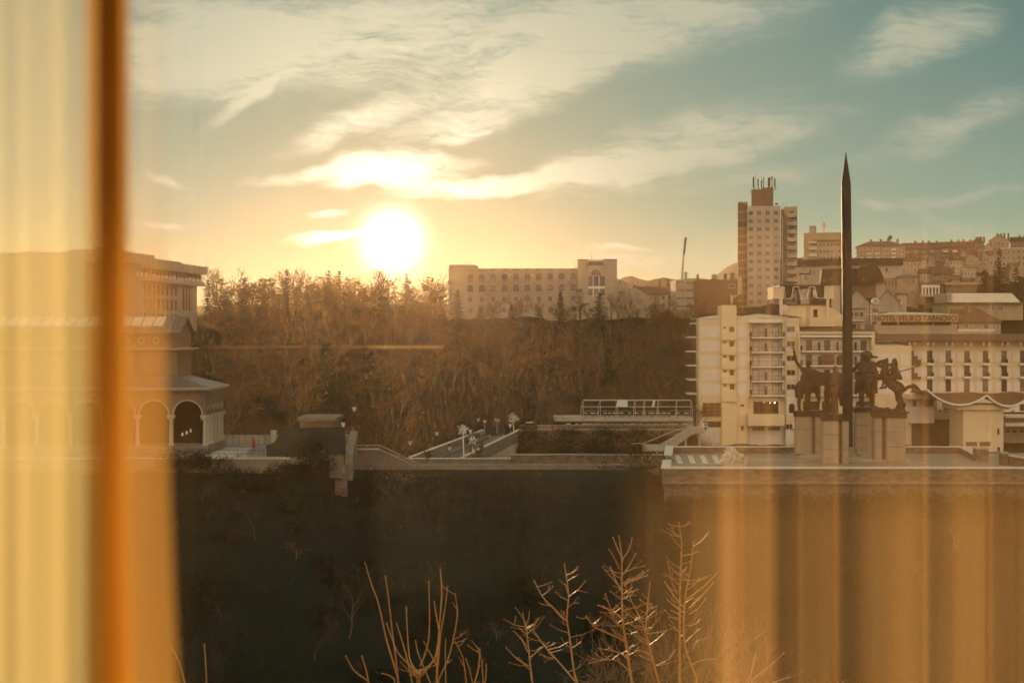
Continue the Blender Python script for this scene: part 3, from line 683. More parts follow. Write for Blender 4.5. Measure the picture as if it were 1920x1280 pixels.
# ------------------------------------------------------------------ statues
def remesh(mb, name, mats, parent, voxel=0.075, smooth=2):
    o = mb.build(name, mats, parent, smooth=True, local=True)
    md = o.modifiers.new('r', 'REMESH'); md.mode = 'VOXEL'; md.voxel_size = voxel; md.use_smooth_shade = True
    ms = o.modifiers.new('s', 'SMOOTH'); ms.iterations = smooth; ms.factor = .5
    dg = bpy.context.evaluated_depsgraph_get(); ev = o.evaluated_get(dg)
    me = bpy.data.meshes.new_from_object(ev); o.modifiers.clear(); o.data = me
    if not me.materials: me.materials.append(mats)
    for p in me.polygons: p.use_smooth = True
    return o
def horse_mb(pose):
    """horse facing +x, standing on z=0, about life size times 1.9"""
    m = MB(); s = 1.75
    if pose == 'rear':
        # body pitched up about the hind quarters
        def T(x, y, z):
            a = R(38); dx, dz = x+.55, z-1.15
            return Vector((-.45+dx*math.cos(a)-dz*math.sin(a), y, 1.2+dx*math.sin(a)+dz*math.cos(a)))*s
    else:
        def T(x, y, z): return Vector((x, y, z))*s
    def cp(a, b, r0, r1): m.cap(T(*a), T(*b), r0*s, r1*s)
    cp((-.62, 0, 1.28), (-.1, 0, 1.18), .33, .30); cp((-.1, 0, 1.18), (.5, 0, 1.25), .31, .31)
    cp((.55, 0, 1.3), (.9, 0, 1.78), .25, .16); cp((.45, 0, 1.4), (.8, 0, 1.85), .16, .12)
    cp((.88, 0, 1.85), (1.22, 0, 1.52), .15, .085); cp((.9, .07, 1.95), (.92, .09, 2.07), .05, .02); cp((.9, -.07, 1.95), (.92, -.09, 2.07), .05, .02)
    cp((.62, 0, 1.75), (.86, 0, 2.0), .06, .06)
    for y in (-.19, .19):
        if pose == 'rear':
            k = .16 if y > 0 else 0
            m.cap(T(-.6, y, 1.2), Vector((-.55, y, .72))*s, .22*s, .14*s); m.cap(Vector((-.55, y, .72))*s, Vector((-.88+k, y, .46))*s, .13*s, .085*s)
            m.cap(Vector((-.88+k, y, .46))*s, Vector((-.72+k, y, .06))*s, .08*s, .075*s); m.cap(Vector((-.72+k, y, .06))*s, Vector((-.6+k, y, .04))*s, .085*s, .08*s)
            f0 = T(.55, y, 1.05); f1 = T(.95, y, .95 if y > 0 else .75); f2 = T(.9, y, .5 if y > 0 else .32)
            m.cap(f0, f1, .13*s, .085*s); m.cap(f1, f2, .075*s, .065*s); m.cap(f2, f2+Vector((.0, 0, -.1))*s, .08*s, .06*s)
        else:
            k = .18 if y > 0 else -.05
            cp((-.65, y, 1.2), (-.62+k*.4, y, .82), .21, .13); cp((-.62+k*.4, y, .82), (-.85+k, y, .5), .12, .08); cp((-.85+k, y, .5), (-.78+k, y, .08), .078, .07); cp((-.78+k, y, .08), (-.7+k, y, .06), .085, .08)
            j = .22 if y < 0 else 0
            cp((.5, y, 1.1), (.55+j, y, .62), .15, .085); cp((.55+j, y, .62), (.5+j*.6, y, .08), .075, .068); cp((.5+j*.6, y, .08), (.57+j*.6, y, .05), .085, .075)
    # arched tail
    ta = [(-.92, 0, 1.38), (-1.2, 0, 1.36), (-1.42, 0, 1.12), (-1.5, 0, .78)] if pose != 'rear' else [(-.92, 0, 1.38), (-1.05, 0, 1.55), (-1.3, 0, 1.42), (-1.62, 0, 1.2)]
    if pose == 'rumpview': ta = [(-.92, 0, 1.38), (-1.1, 0, 1.2), (-1.08, 0, .85), (-1.04, 0, .55)]
    if pose == 'rear':
        t0 = T(-.88, 0, 1.32); tw = [t0, t0+Vector((-.3, 0, .22))*s, t0+Vector((-.72, 0, .28))*s, t0+Vector((-1.12, 0, -.02))*s]
        for a, b, r0, r1 in zip(tw, tw[1:], (.09, .1, .1), (.1, .1, .05)): m.cap(a, b, r0*s, r1*s)
        return m, T, s
    for a, b, r0, r1 in zip(ta, ta[1:], (.09, .11, .12), (.11, .12, .06)): cp(a, b, r0, r1)
    return m, T, s
def rider_mb(T, s, arms, cloak=None, helmet='plume', lean=0.0):
    m = MB()
    hip_ = T(-.02, 0, 1.52); up = Vector((lean, 0, 1)).normalized()*s; fx = Vector((1, 0, 0))
    ch = hip_+up*.42; nk = hip_+up*.62; hd = hip_+up*.80
    m.cap(hip_, ch, .20*s, .23*s); m.cap(ch, nk, .2*s, .10*s); m.ball(hd, (.125*s, .11*s, .15*s))
    m.cap(ch+Vector((0, -.22*s, .06*s)), ch+Vector((0, .22*s, .06*s)), .12*s, .12*s)
    for y in (-1, 1):
        k = T(.28, .33*y, 1.15); f = T(.15, .36*y, .72)
        m.cap(hip_+Vector((0, .15*y*s, 0)), k, .13*s, .10*s); m.cap(k, f, .09*s, .07*s); m.cap(f, f+Vector((.14, 0, -.03))*s, .065*s, .05*s)
    for y, pts in zip((-1, 1), arms):
        sh = ch+Vector((0, .25*y*s, .08*s)); e = sh+Vector(pts[0])*s; h = sh+Vector(pts[1])*s
        m.cap(sh, e, .095*s, .075*s); m.cap(e, h, .07*s, .055*s); m.ball(h, .075*s)
    if helmet == 'plume':
        m.cap(hd+Vector((-.02, 0, .1))*s, hd+Vector((.0, 0, .22))*s, .12*s, .03*s); m.cap(hd+Vector((0, 0, .2))*s, hd+Vector((-.1, 0, .26))*s, .035*s, .02*s)
    elif helmet == 'brim':
        m.ball(hd+Vector((0, 0, .06))*s, (.24*s, .24*s, .22*s)); m.cap(hd+Vector((.12, -.08, .0))*s, hd+Vector((.2, -.4, -.02))*s, .09*s, .05*s)
    elif helmet == 'hair': m.ball(hd+Vector((-.04, 0, .0))*s, (.17*s, .16*s, .2*s)); m.cap(hd+Vector((-.1, 0, -.05))*s, nk+Vector((-.14, 0, -.08))*s, .13*s, .1*s)
    if cloak:
        for (y0, y1, zb, xo) in cloak:
            for i in range(7):
                t = i/6; y = y0+(y1-y0)*t
                m.cap(ch+Vector((-.12, y*.55, .08))*s, hip_+Vector((xo-.06*math.sin(t*9), y, zb))*s, .085*s, .075*s)
    return m, ch, hd
def pedestal(label, px0, px1, py_top, py_bot, Y, side):
    a = P(px0, py_bot, Y); b = P(px1, py_top, Y); w = b.x-a.x; zt = b.z; d = 3.6
    root = thing('pedestal', ((a.x+b.x)/2, Y+d/2, ZF), label, 'pedestal', 'pedestals of the horsemen')
    L = w*.64; g = w*.09
    segs = [(a.x, a.x+L), (a.x+L+g, b.x)] if side < 0 else [(a.x, b.x-L-g), (b.x-L, b.x)]
    z0 = ZF+.28 if Y > 155 else ZF; zc = zt-.45; n = 3
    c = MB(); c.box(a.x+.25, b.x-.25, Y+.3, Y+d-.3, z0, zc); c.build('core', M['joint'], root)
    for (x0, x1) in segs:
        for (ya, yb2) in ((Y, Y+1.6), (Y+2.0, Y+d)):
            m = MB()
            for k in range(n):
                za = z0+(zc-z0)*k/n+.02; zb = z0+(zc-z0)*(k+1)/n-.02
                # rounded outer corners
                r = min(.35, (x1-x0)*.3); pts = []
                for (cx, cy, a0) in ((x1-r, ya+r, -90), (x1-r, yb2-r, 0), (x0+r, yb2-r, 90), (x0+r, ya+r, 180)):
                    for j in range(4): t = R(a0+30*j); pts.append((cx+r*math.cos(t), cy+r*math.sin(t)))
                q = len(pts); vs = [(p[0], p[1], za) for p in pts]+[(p[0], p[1], zb) for p in pts]
                m.add(vs, [tuple(range(q-1, -1, -1)), tuple(range(q, 2*q))]+[(i, (i+1) % q, (i+1) % q+q, i+q) for i in range(q)])
            m.build('pillar', M['pedestal'], root)
    m = MB(); m.box(a.x-.12, b.x+.12, Y-.12, Y+d+.1, zc, zt); m.build('top_slab', M['bronze'], root); root.rotation_euler.z = -R(11)
    return Vector(((a.x+b.x)/2, Y+d/2, zt))
def statue(label, base, rz, pose, arms, cloak, helmet, scale, sword=None, lean=0.0, flag=False):
    root = thing('equestrian_statue', base, label, 'statue', 'bronze horsemen of the monument', rz)
    hm, T, s = horse_mb(pose); h = remesh(hm, 'horse', M['bronze'], root)
    rm, ch, hd = rider_mb(T, s, arms, cloak, helmet, lean); r = remesh(rm, 'rider', M['bronze'], root, .065)
    b = MB(); b.box(-1.9, 1.7, -.7, .7, 0.0, .14)
    if pose == 'rear':
        for (x, y, rr) in ((-1.3, 0, .5), (-.6, .3, .45), (.3, 0, .55), (1.0, -.2, .5), (1.5, .2, .38)): b.ball((x, y, .1), (rr, .6, rr*.8), 9, 6)
        b.cap((-.95, -.1, .3), (-1.25, 0, 1.3), .42, .2)
    b.build('plinth', M['bronze'], root, local=True)
    if sword:
        m = MB(); y, p0, p1, w = sword; sh = ch+Vector((0, .25*y*s, .08*s)); a = sh+Vector(p0)*s; q = sh+Vector(p1)*s
        m.path([a, a+(q-a)*.15, a+(q-a)*.9, q], [.05, .07*w, .06*w, .01], 4); d = (q-a).normalized(); o = d.orthogonal().normalized()
        m.tube(a+d*.25-o*.3, a+d*.25+o*.3, .05, n=5); m.build('sword', M['bronze'], root, local=True)
    if flag:
        m = MB(); vs = []; fs = []
        for i in range(9):
            for j in range(6):
                u = i/8; v = j/5; vs.append((-.15+ch.x-.9*u*.2, .3+u*1.7, ch.z+.25-v*(1.25-.25*u)+.12*math.sin(u*7)+.15*u))
        n0 = len(vs); vs += [(x-.06, y, z) for x, y, z in vs]
        for i in range(8):
            for j in range(5): fs += [(i*6+j, i*6+j+1, (i+1)*6+j+1, (i+1)*6+j), (n0+i*6+j, n0+(i+1)*6+j, n0+(i+1)*6+j+1, n0+i*6+j+1)]
        m.add(vs, fs); m.build('banner', M['bronze'], root, smooth=True, local=True)
    root.scale = (scale*.82, scale*1.2, scale); return root
def build_statues():
    p = pedestal('nearest pedestal, standing in front of the obelisk with a wide banded column', 1548, 1597, 781, 869, 151.5, -1)
    statue('bronze rider seen from behind in front of the obelisk, holding a spread banner', p+Vector((.1, .3, 0)), R(96), 'rumpview',
           [((.15, -.2, -.3), (.3, -.1, -.1)), ((.1, .35, .05), (.15, .6, .1))], [(-.34, .36, .05, -.42)], 'none', 1.36, flag=True)
    p = pedestal('leftmost pedestal, with its pale pillar at the left and a dark recess', 1496, 1547, 774, 853, 161.5, -1)
    statue('leftmost bronze rider with one arm raised high, horse tail hanging to the left', p+Vector((.05, 0, 0)), R(50), 'stand',
           [((.12, -.2, -.3), (.35, -.1, -.15)), ((-.18, .22, .42), (-.28, .3, .95))], [(-.25, .2, -.05, -.35)], 'plume', 1.46, sword=(1, (-.28, .3, .95), (-.36, .32, 1.28), .7))
    p = pedestal('farthest pedestal, just right of the obelisk and partly hidden', 1609, 1658, 766, 850, 164.5, -1)
    statue('bronze rider in a big round helmet and long cloak right of the obelisk', p+Vector((-.15, -.2, 0)), R(78), 'rumpview',
           [((.2, -.3, -.15), (.25, -.75, .0)), ((.15, .25, -.35), (.3, .1, -.2))], [(-.42, .36, -.2, -.4), (-.36, .3, .1, -.45)], 'brim', 1.6, sword=(-1, (.2, -.6, -.5), (.1, -1.7, -.1), .8))
    p = pedestal('rightmost pedestal, with its pale pillar at the right and rocks on top', 1645, 1703, 776, 865, 154.8, 1)
    statue('rightmost bronze rider on a rearing horse above rocks, tail arching right', p+Vector((.15, 0, 0)), R(152), 'rear',
           [((.3, -.2, .1), (.55, -.15, .2)), ((.25, .25, -.2), (.6, .2, -.15))], [(-.25, .25, -.05, -.35)], 'hair', 1.34, sword=(1, (.5, .2, -.2), (1.35, .35, -.75), .8))
build_statues()

# folded stone sculpture on the terrace
def build_sculpture():
    Y = 149.0; root = thing('stone_sculpture', (P(1378, 868, Y).x, Y+1, ZF), 'pale ribbed stone sculpture of stepped slabs at the left of the terrace', 'sculpture')
    c = ORIG[root.name]
    for k in range(9):
        x0 = -1.0+.23*k; h = 1.35+.75*math.sin(math.pi*min(1, (k+1.2)/7.5)); lean = -.75*(1-k/9)
        zig = [(lean, .1), (lean*.8-.1, .2*h), (lean*.45+.16, .42*h), (lean*.2-.08, .6*h), (.18, .8*h), (.02, h)]
        pts = [(c.x+x0+x, ZF+z) for x, z in zig]+[(c.x+x0+x+.15, ZF+z) for x, z in reversed(zig)]
        y = Y+.1+.16*abs(k-4)+(.14 if k % 2 else 0); m = MB(); m.prism(pts, y, y+1.1); m.build('rib', M['coping'], root)
    m = MB(); m.box(c.x-1.3, c.x+1.35, Y-.1, Y+2.1, ZF, ZF+.3); m.box(c.x+1.02, c.x+1.5, Y-.05, Y+1.8, ZF+.301, ZF+1.05); m.build('base', M['limestone'], root)
build_sculpture()

# ------------------------------------------------------------------ hotel
def text_mesh(body, name, size_px, Y, px0, px1, py_base, mat_, parent, depth=.12, fit=True, h=None):
    cu = bpy.data.curves.new(name, 'FONT'); cu.body = body; cu.extrude = depth/2; cu.size = 1.0; cu.offset = .012
    o = bpy.data.objects.new(name, cu); C.objects.link(o)
    me = bpy.data.meshes.new_from_object(o.evaluated_get(bpy.context.evaluated_depsgraph_get()))
    bpy.data.objects.remove(o); bpy.data.curves.remove(cu)
    xs = [v.co.x for v in me.vertices]; ys = [v.co.y for v in me.vertices]
    a = P(px0, py_base, Y); b = P(px1, py_base-size_px, Y); off = ORIG[parent.name]
    fx = (b.x-a.x)/(max(xs)-min(xs)); fz = (b.z-a.z)/(max(ys)-min(ys)); x0, y0 = min(xs), min(ys)
    for v in me.vertices:
        x, y, z = v.co; v.co = (a.x+(x-x0)*fx-off.x, Y-depth*.5-z-off.y, a.z+(y-y0)*fz-off.z)
    me.materials.clear(); me.materials.append(M[mat_])
    ob = bpy.data.objects.new(name, me); C.objects.link(ob); ob.parent = parent; ORIG[ob.name] = off; return ob
def build_hotel():
    Y = 265.0; zg = 18.0
    root = thing('hotel', (P(1600, 800, Y).x, Y+10, zg), 'large cream hotel with balconies and a rooftop sign reading HOTEL VELIKO TARNOVO', 'hotel')
    g = 850
    def wall(x0, y0, x1, y1, Yf, d, mt='cream', name='wall'): m = MB(); m.pbox(x0, y0, x1, y1, Yf, d); return m.build(name, M[mt], root)
    def panel(x0, y0, x1, y1, Yf, o=.04): m = MB(); m.pbox(x0, y0, x1, y1, Yf-o, o+.01); return m.build('panel', M['panel'], root)
    # left block
    wall(1310, 598, 1402, g, Y, 2); wall(1323, 598.4, 1402, g, Y+2, 14); wall(1353, 572, 1381, 598, Y-.6, 5); wall(1402, 597, 1474, 745, Y+1.5, 14); wall(1474, 596, 1499, g, Y, 15)
    wall(1402, 745, 1474, g, Y+1.0, 14)
    m = MB(); m.pbox(1402, 597, 1405.5, 745, Y, 1.5); m.pbox(1467, 597, 1474, 745, Y, 1.5); m.pbox(1402, 597, 1474, 602.5, Y-.05, 1.5); m.build('pier', M['cream'], root)
    wall(1353, 598, 1381, g, Y-.6, .6, name='stair_wall')
    rows = [611.5, 638.8, 665.8, 692.8, 719.5]
    for i, r in enumerate(rows):
        panel(1313.5+i*.3, r, 1350+i*.3, r+20.5, Y); panel(1381.6, r, 1399+i*.3, r+20.5, Y)
        win(root, 1355+i*.2, r, 1362+i*.2, r+5.5, Y-.6, 'cream', 'glass_gleam', 0); win(root, 1366.3+i*.3, r, 1377+i*.2, r+11.5, Y-.6, 'cream', 'glass', 0)
        m = MB(); m.pbox(1353.5, r+11.8, 1381, r+(26 if i < 4 else 33), Y-1.1, .5); m.build('parapet', M['cream'], root)
        # balcony bay
        win(root, 1411, r, 1423, r+20, Y+1.5, 'door', gl(), 0, 'balcony_door'); win(root, 1448, r, 1459.5, r+20, Y+1.5, 'door', gl(), 0, 'balcony_door')
        m = MB(); m.pbox(1405.8, r-1.5, 1466.8, r+19, Y+1.46, .03); m.build('panel', M['panel'], root)
        balcony(root, 1406, 1467, r+20.2, r+10.5, Y+1.4, 2.0, .28, divs=(1434.5,) if i != 2 else ())
        win(root, 1474.8, r, 1491, r+11.2, Y, 'cream', 'glass_gleam' if i < 2 else 'glass', 1)
        panel(1474.5, r+12, 1494, r+19.5, Y)
    # side balconies seen as thin slabs at the left edge
    for i, py in enumerate((606, 632, 659, 685.5, 712, 738.5)):
        m = MB(); m.pbox(1292 if i else 1300, py-1.4, 1311, py+1.2, Y+2, 5.5); o = m.build('balcony', M['white'], root)
        if i:
            m = MB(); a = P(1293, py-11, Y+2); b = P(1311, py-1.4, Y+2); m.box(a.x, b.x, Y+2.02, Y+2.06, a.z-.05, a.z)
            for k in range(13): x = a.x+(b.x-a.x)*k/12; m.box(x-.015, x+.015, Y+2.02, Y+2.06, b.z, a.z-.05)
            m.build('railing', M['rail'], o)
    m = MB(); m.pbox(1404, 601.5, 1467.5, 605, Y-.9, 2.4); m.build('canopy', M['white'], root)
    # ground storeys of the left block
    win(root, 1317, 754.5, 1352, 781, Y, 'tanwall', 'glass_gleam', 2, tr=3); win(root, 1318, 789, 1352.5, 801, Y, 'tanwall', 'glass', 2)
    panel(1316, 801.5, 1353, 830, Y, .06)
    m = MB(); m.pbox(1353.5, 757, 1364, g, Y-1.0, .4); m.build('pier', M['cream'], root)
    win(root, 1387.5, 757, 1396, 763, Y, 'cream', 'glass', 0); win(root, 1388, 797, 1395.5, 807.5, Y, 'cream', 'glass', 0)
    w = win(root, 1412.5, 752.5, 1459.5, 776, Y+1.0, 'door', 'glass', 3, tr=1)
    for px, py, r in ((1452.7, 754.6, .12), (1444, 755, .07), (1432.5, 754, .06)):
        m = MB(); m.ball(P(px, py, Y+.88), r, 8, 6); m.build('ceiling_lamp', M['lampon'], root)
    m = MB(); m.pbox(1402.5, 777, 1471.5, 798, Y-1.8, 2.6); m.build('parapet', M['cream'], root)
    win(root, 1410, 799.5, 1433.5, 807.5, Y+1.0, 'cream', 'glass', 3); win(root, 1439.5, 799.5, 1463, 807.5, Y+1.0, 'cream', 'glass', 3)
    panel(1405.5, 808.5, 1466, 834, Y+1.0, .06)
    # arched window of the link
    m = MB(); a = P(1479, 774, Y); b = P(1490, 756, Y); n = 8; cx = (a.x+b.x)/2; rr = (b.x-a.x)/2
    pts = [(a.x, a.z), (b.x, a.z)]+[(cx+rr*math.cos(math.pi*k/n), b.z-rr+rr*math.sin(math.pi*k/n)) for k in range(n+1)]
    m.prism(pts, Y-.04, Y, 0); m.build('arched_window', M['glass'], root)
    panel(1474.5, 743, 1497, 776, Y, .025); win(root, 1473, 794, 1494, 805, Y, 'cream', 'glass', 2); panel(1473, 806, 1495, 832, Y, .05)
    m = MB(); m.pbox(1486, 793.5, 1494, 804, Y-.5, .44); m.build('air_conditioner', M['white'], root)
    a = P(1321, 799, Y-.4); m = MB(); m.pbox(1315.5, 792.5, 1326.5, 805.5, Y-.5, .5, 0)
    for dz in (796, 802.5): q = P(1323, dz, Y-.5); m.tube((q.x, Y-.53, q.z), (q.x, Y-.49, q.z), .28, n=12, mi=1)
    m.build('air_conditioner', [M['white'], M['rail']], root)
    # second block behind the obelisk
    wall(1499, 622, 1640, 745, Y+.8, 14); wall(1499, 745, 1640, g, Y+.4, 14)
    m = MB(); m.pbox(1497, 622, 1500.5, g, Y-.9, 1.6); m.pbox(1634, 622, 1640.5, g, Y-.9, 1.6); m.pbox(1497, 621.5, 1640.5, 626, Y-.95, 1.7); m.build('pier', M['cream'], root)
    m = MB(); m.pbox(1502, 628, 1637, 632, Y-1.0, 1.7); m.build('canopy', M['white'], root)
    for i, (r, doors) in enumerate([(638, ((1511.5,1522.5),(1545.5,1556.5),(1579,1590),(1613.5,1625))), (665, ((1511,1522.5),(1572,1584),(1613,1625))), (692.5, ((1511,1522.5),(1545.5,1556.5),(1579,1590),(1613.5,1625))), (719.5, ((1511,1522.5),(1545.5,1556.5),(1579,1590),(1613.5,1625)))]):
        m = MB(); m.pbox(1500.8, r-1, 1634, r+18.5, Y+.76, .03); m.build('panel', M['panel'], root)
        for (u, v) in doors: win(root, u, r, v, r+19, Y+.75, 'door', gl(), 0, 'balcony_door')
        if i == 1: win(root, 1538, r, 1564.5, r+19, Y+.75, 'door', 'glass_gleam', 1)
        balcony(root, 1501, 1634, r+19.3, r+9.8, Y+.7, 1.7, .28, divs=(1534.5, 1568.5, 1602.5))
    for (u, v, p, q) in ((1505, 1536, 752, 775), (1541, 1572, 752, 775), (1605, 1630, 752, 775)): win(root, u, p, v, q, Y+.4, 'door', 'glass', 2)
    # corner block at the right of the obelisk
    wall(1640.5, 648, 1709, g, Y-.6, 15)
    for (x0, x1, y0, y1) in ((1641.5,1683,663,685),(1688,1705,663,685),(1641.5,1683,690,712),(1688,1705,690,712),(1641.5,1683,717,739),(1688,1705,717,739),(1690,1705,744,775)): panel(x0, y0, x1, y1, Y-.6)
    m = MB(); a = P(1640, 648, Y); b = P(1702, 641, Y); m.hexa([(a.x,Y,a.z),(P(1700,0,Y).x,Y,a.z),(P(1700,0,Y).x,Y+12,a.z),(a.x,Y+12,a.z)],[(a.x,Y+4,b.z),(P(1672,0,Y).x,Y+4,b.z),(P(1672,0,Y).x,Y+12,b.z),(a.x,Y+12,b.z)]); m.build('roof', M['whiteroof'], root)
    # long wing
    Yw = Y+3
    wall(1709, 640, 2010, 738, Yw, 15)
    m = MB(); m.pbox(1709, 639, 2010, 647, Yw-.3, .3); m.build('frieze', M['cream'], root)
    for r in (657, 686, 712.5):
        m = MB(); m.pbox(1714, r+3, 2005, r+(21 if r < 700 else 20), Yw-.04, .06); m.build('panel', M['panel'], root)
        for k in range(8): m = MB(); m.pbox(1757+k*35.1, r+2.5, 1761.5+k*35.1, r+22, Yw-.16, .1); m.build('pilaster', M['cream'], root)
    for k in range(8):
        x = 1738+k*34.9
        for j, (p, q) in enumerate(((657, 681), (685.5, 706), (711.5, 734))):
            win(root, x, p, x+10.2, q, Yw-.04, 'door', ('glass_gleam' if j == 0 and 2 <= k <= 4 else random.choice(['glass', 'glass', 'glass_pale'])), 1, 'balcony_door')
            if j < 2:
                m = MB(); m.pbox(x+.5, q-.5, x+14, q+3.3, Yw-1.0, 1.0); o = m.build('balcony', M['white'], root)
                m = MB(); m.pbox(x+1, q-9, x+13, q-8.4, Yw-.98, .05); 
                for i in range(12): m.pbox(x+1+i*1.05, q-8.4, x+1.2+i*1.05, q-.5, Yw-.97, .03)
                m.pbox(x+10.6, q-7, x+13, q-.5, Yw-.9, .6); m.build('railing', M['rail'], o)
    for (y0, y1) in ((658, 684), (690, 710), (719, 736)):
        m = MB(); m.pbox(1709.5, y0, 1714, y1, Yw-.5, .45); m.pbox(1714, y0+9, 1720.5, y1, Yw-.5, .45); m.pbox(1720.5, y0+16, 1727, y1, Yw-.5, .45); m.build('stepped_recess', M['door'], root)  # solid dark boxes stand in for the dark of a stepped recess
    # eave with paired brackets
    m = MB()
    for k in range(9):
        for d in (0, 10.5): x = 1704.5+k*34.8+d; m.pbox(x, 641.5, x+2.4, 647, Yw-1.6, 1.3)
    m.build('bracket', M['white'], root)
    m = MB(); a = P(1641, 639.5, Yw); b = P(2010, 634, Yw); c = P(1648, 622, Yw)
    z0, z1 = a.z, P(0, 628.5, Yw+5).z
    m.hexa([(a.x, Yw-2.2, z0), (b.x, Yw-2.2, z0), (b.x, Yw+5, z1), (a.x, Yw+5, z1)], [(a.x, Yw-2.2, z0+.3), (b.x, Yw-2.2, z0+.3), (b.x, Yw+5, z1+.3), (a.x, Yw+5, z1+.3)]); m.build('roof', M['tile'], root)
    wall(1647, 621, 1857, 632, Yw+6, 8, 'tanwall'); m = MB(); m.pbox(1857.5, 628, 2010, 634, Yw+6, 8); m.build('upper_roof', M['tile'], root)
    m = MB(); m.pbox(1796, 617, 1866, 621, Yw+8, 8); m.build('upper_roof', M['whiteroof'], root)
    # roof storey carrying the sign
    Ys = Yw+9
    wall(1640, 607, 1795, 622, Ys, 8, 'limestone')
    m = MB()
    for (u, v) in ((1652,1682.5),(1685.5,1748),(1752,1782)): m.pbox(u, 603.5, v, 609.5, Ys-.05, .06)
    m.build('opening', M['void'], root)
    m = MB(); m.pbox(1638, 589.5, 1795.5, 603.2, Ys-.6, .6); sb = m.build('sign_board', M['signboard'], root)
    L = text_mesh('HOTEL\u00b7VELIKO TARNOVO', 'letters', 10.6, Ys-.6, 1640.5, 1793.5, 601.6, 'letter', sb)
    m = MB(); a = P(1638, 589.4, Ys); b = P(1795, 589.4, Ys); m.hexa([(a.x,Ys-.6,a.z),(b.x,Ys-.6,a.z),(b.x,Ys+8,a.z),(a.x,Ys+8,a.z)],[(a.x+3,Ys+.5,a.z+.35),(b.x-6,Ys+.5,a.z+.35),(b.x-6,Ys+8,a.z+.6),(a.x+3,Ys+8,a.z+.6)]); m.build('roof', M['whiteroof'], root)
    m = MB(); m.pbox(1650, 584.5, 1665, 589, Ys+1, 1.5); m.pbox(1696, 587, 1706, 589.4, Ys+1, 1.5); m.build('roof_vent', M['door'], root)
    # hipped roofs
    for (x0, x1, ye, yr, Yf, mt) in ((1312, 1420, 597.5, 588, Y+.3, 'whiteroof'), (1388, 1475, 596, 587, Y+1, 'whiteroof'), (1440, 1500, 596, 588, Y+2, 'tile'), (1500, 1640, 621.5, 610.5, Y+1.2, 'tile')):
        m = MB(); a = P(x0, ye, Yf); b = P(x1, yr, Yf); hip(m, a.x, b.x, a.z, b.z, Yf, Yf+12, .25); m.build('roof', M[mt], root)
    # terrace at the upper storey and stair block
    wall(1500, 595, 1566, 612, Y+5, 8); wall(1475, 571.5, 1553, 595.5, Y+7, 7, 'cream')
    m = MB(); m.pprism([(1553, 574), (1580, 590), (1580, 612), (1553, 612)], Y+7.5, 6); m.build('wall', M['cream'], root)
    m = MB(); m.pbox(1475, 570, 1553, 572, Y+6.8, 7.3); m.build('roof', M['tile'], root)
    win(root, 1525, 580, 1533, 595, Y+7, 'door', 'void', 0, 'roof_door')
    m = MB()
    for px in (1463, 1550): m.pbox(px, 560, px+5, 596, Y+6, .6)
    m.build('post', M['cream'], root)
    # trapezoid-framed roof lantern
    Yl = Y+6.2
    l = MB(); l.pbox(1461, 534, 1553, 538.5, Yl+.3, 6)
    l.build('roof_cap', M['darkroof'], root)
    m = MB(); m.pbox(1450, 537.5, 1470, 560, Yl, 6); m.pbox(1546, 537.5, 1563, 560, Yl, 6); m.build('lantern_wall', M['cream'], root)
    m = MB()
    for (a, b, c, d) in ((1470.5, 1486, 1484, 1472), (1528, 1546, 1544.5, 1532)): m.pprism([(a, 538.5), (b, 538.5), (c, 559.5), (d, 559.5)], Yl+.1, 5)
    m.pprism([(1498, 538.5), (1516, 538.5), (1512.5, 541), (1501, 541)], Yl+.1, 5)
    m.build('dark_panel', M['darkroof'], root)
    m = MB()
    for (p0, p1) in (((1470, 538), (1472, 560)), ((1472, 560), (1484, 560)), ((1484, 560), (1487, 538)), ((1487, 538), (1497, 538)), ((1497, 538), (1502, 562)), ((1502, 560), (1512, 560)), ((1512, 560), (1517, 538)), ((1517, 538), (1527, 538)), ((1527, 538), (1532, 559)), ((1532, 559), (1545, 559)), ((1545, 559), (1546, 538)), ((1450, 537.5), (1470, 537.5)), ((1546, 536.5), (1564, 536.5))):
        for dy in (-.25, 4.6):
            a = P(*p0, Yl); b = P(*p1, Yl); m.tube((a.x, Yl+dy, a.z), (b.x, Yl+dy, b.z), .08, n=4)
    m.build('lantern_frame', M['white'], root)
    # ladder and downpipe
    m = MB()
    for px in (1512.5, 1517.5): a = P(px, 562, Y+3.8); b = P(px, 617, Y+3.8); m.tube(a, b, .045, n=4)
    for k in range(26): q = 563+k*2.1; m.tube(P(1512.5, q, Y+3.8), P(1517.5, q, Y+3.8), .03, n=4)
    m.build('ladder', M['rail'], root)
    m = MB(); m.tube(P(1472.5, 570, Y-.1), P(1472.5, 760, Y-.1), .07, n=5); m.tube(P(1497.4, 640, Y-1.0), P(1497.4, 850, Y-1.0), .06, n=5); m.build('downpipe', M['steel'], root)
    # entrance pavilion wing and terraces on the right
    wall(1709, 762, 1752, 793, Y-3, 6, 'panel'); win(root, 1711, 748, 1718, 770, Y-1, 'door', 'glass', 0); win(root, 1734, 748, 1750, 770, Y-1, 'door', 'glass', 1)
    wall(1709, 738, 1755, 762, Y-1, 4, 'panel')
    m = MB(); m.pprism([(1706, 739), (1745, 737), (1768, 748), (1706, 748)], Y-5, 8); m.build('awning', M['cream'], root)
    wall(1706, 793, 1830, g, Y+.5, 8, 'brownwall'); wall(1752, 768, 1830, 786, Y+2, 4, 'concrete')
    for (u, v) in ((1768.5, 1787), (1912, 1925)): win(root, u, 757, v, 770, Yw-.6, 'door', 'glass', 1)
    wall(1757, 738, 2010, 772, Yw-.5, 5, 'panel')
    m = MB(); m.pbox(1885, 779, 2010, 783, Y-3, 6); m.pbox(1885, 793, 2010, 799, Y-4, 7); m.build('terrace_slab', M['panel'], root)
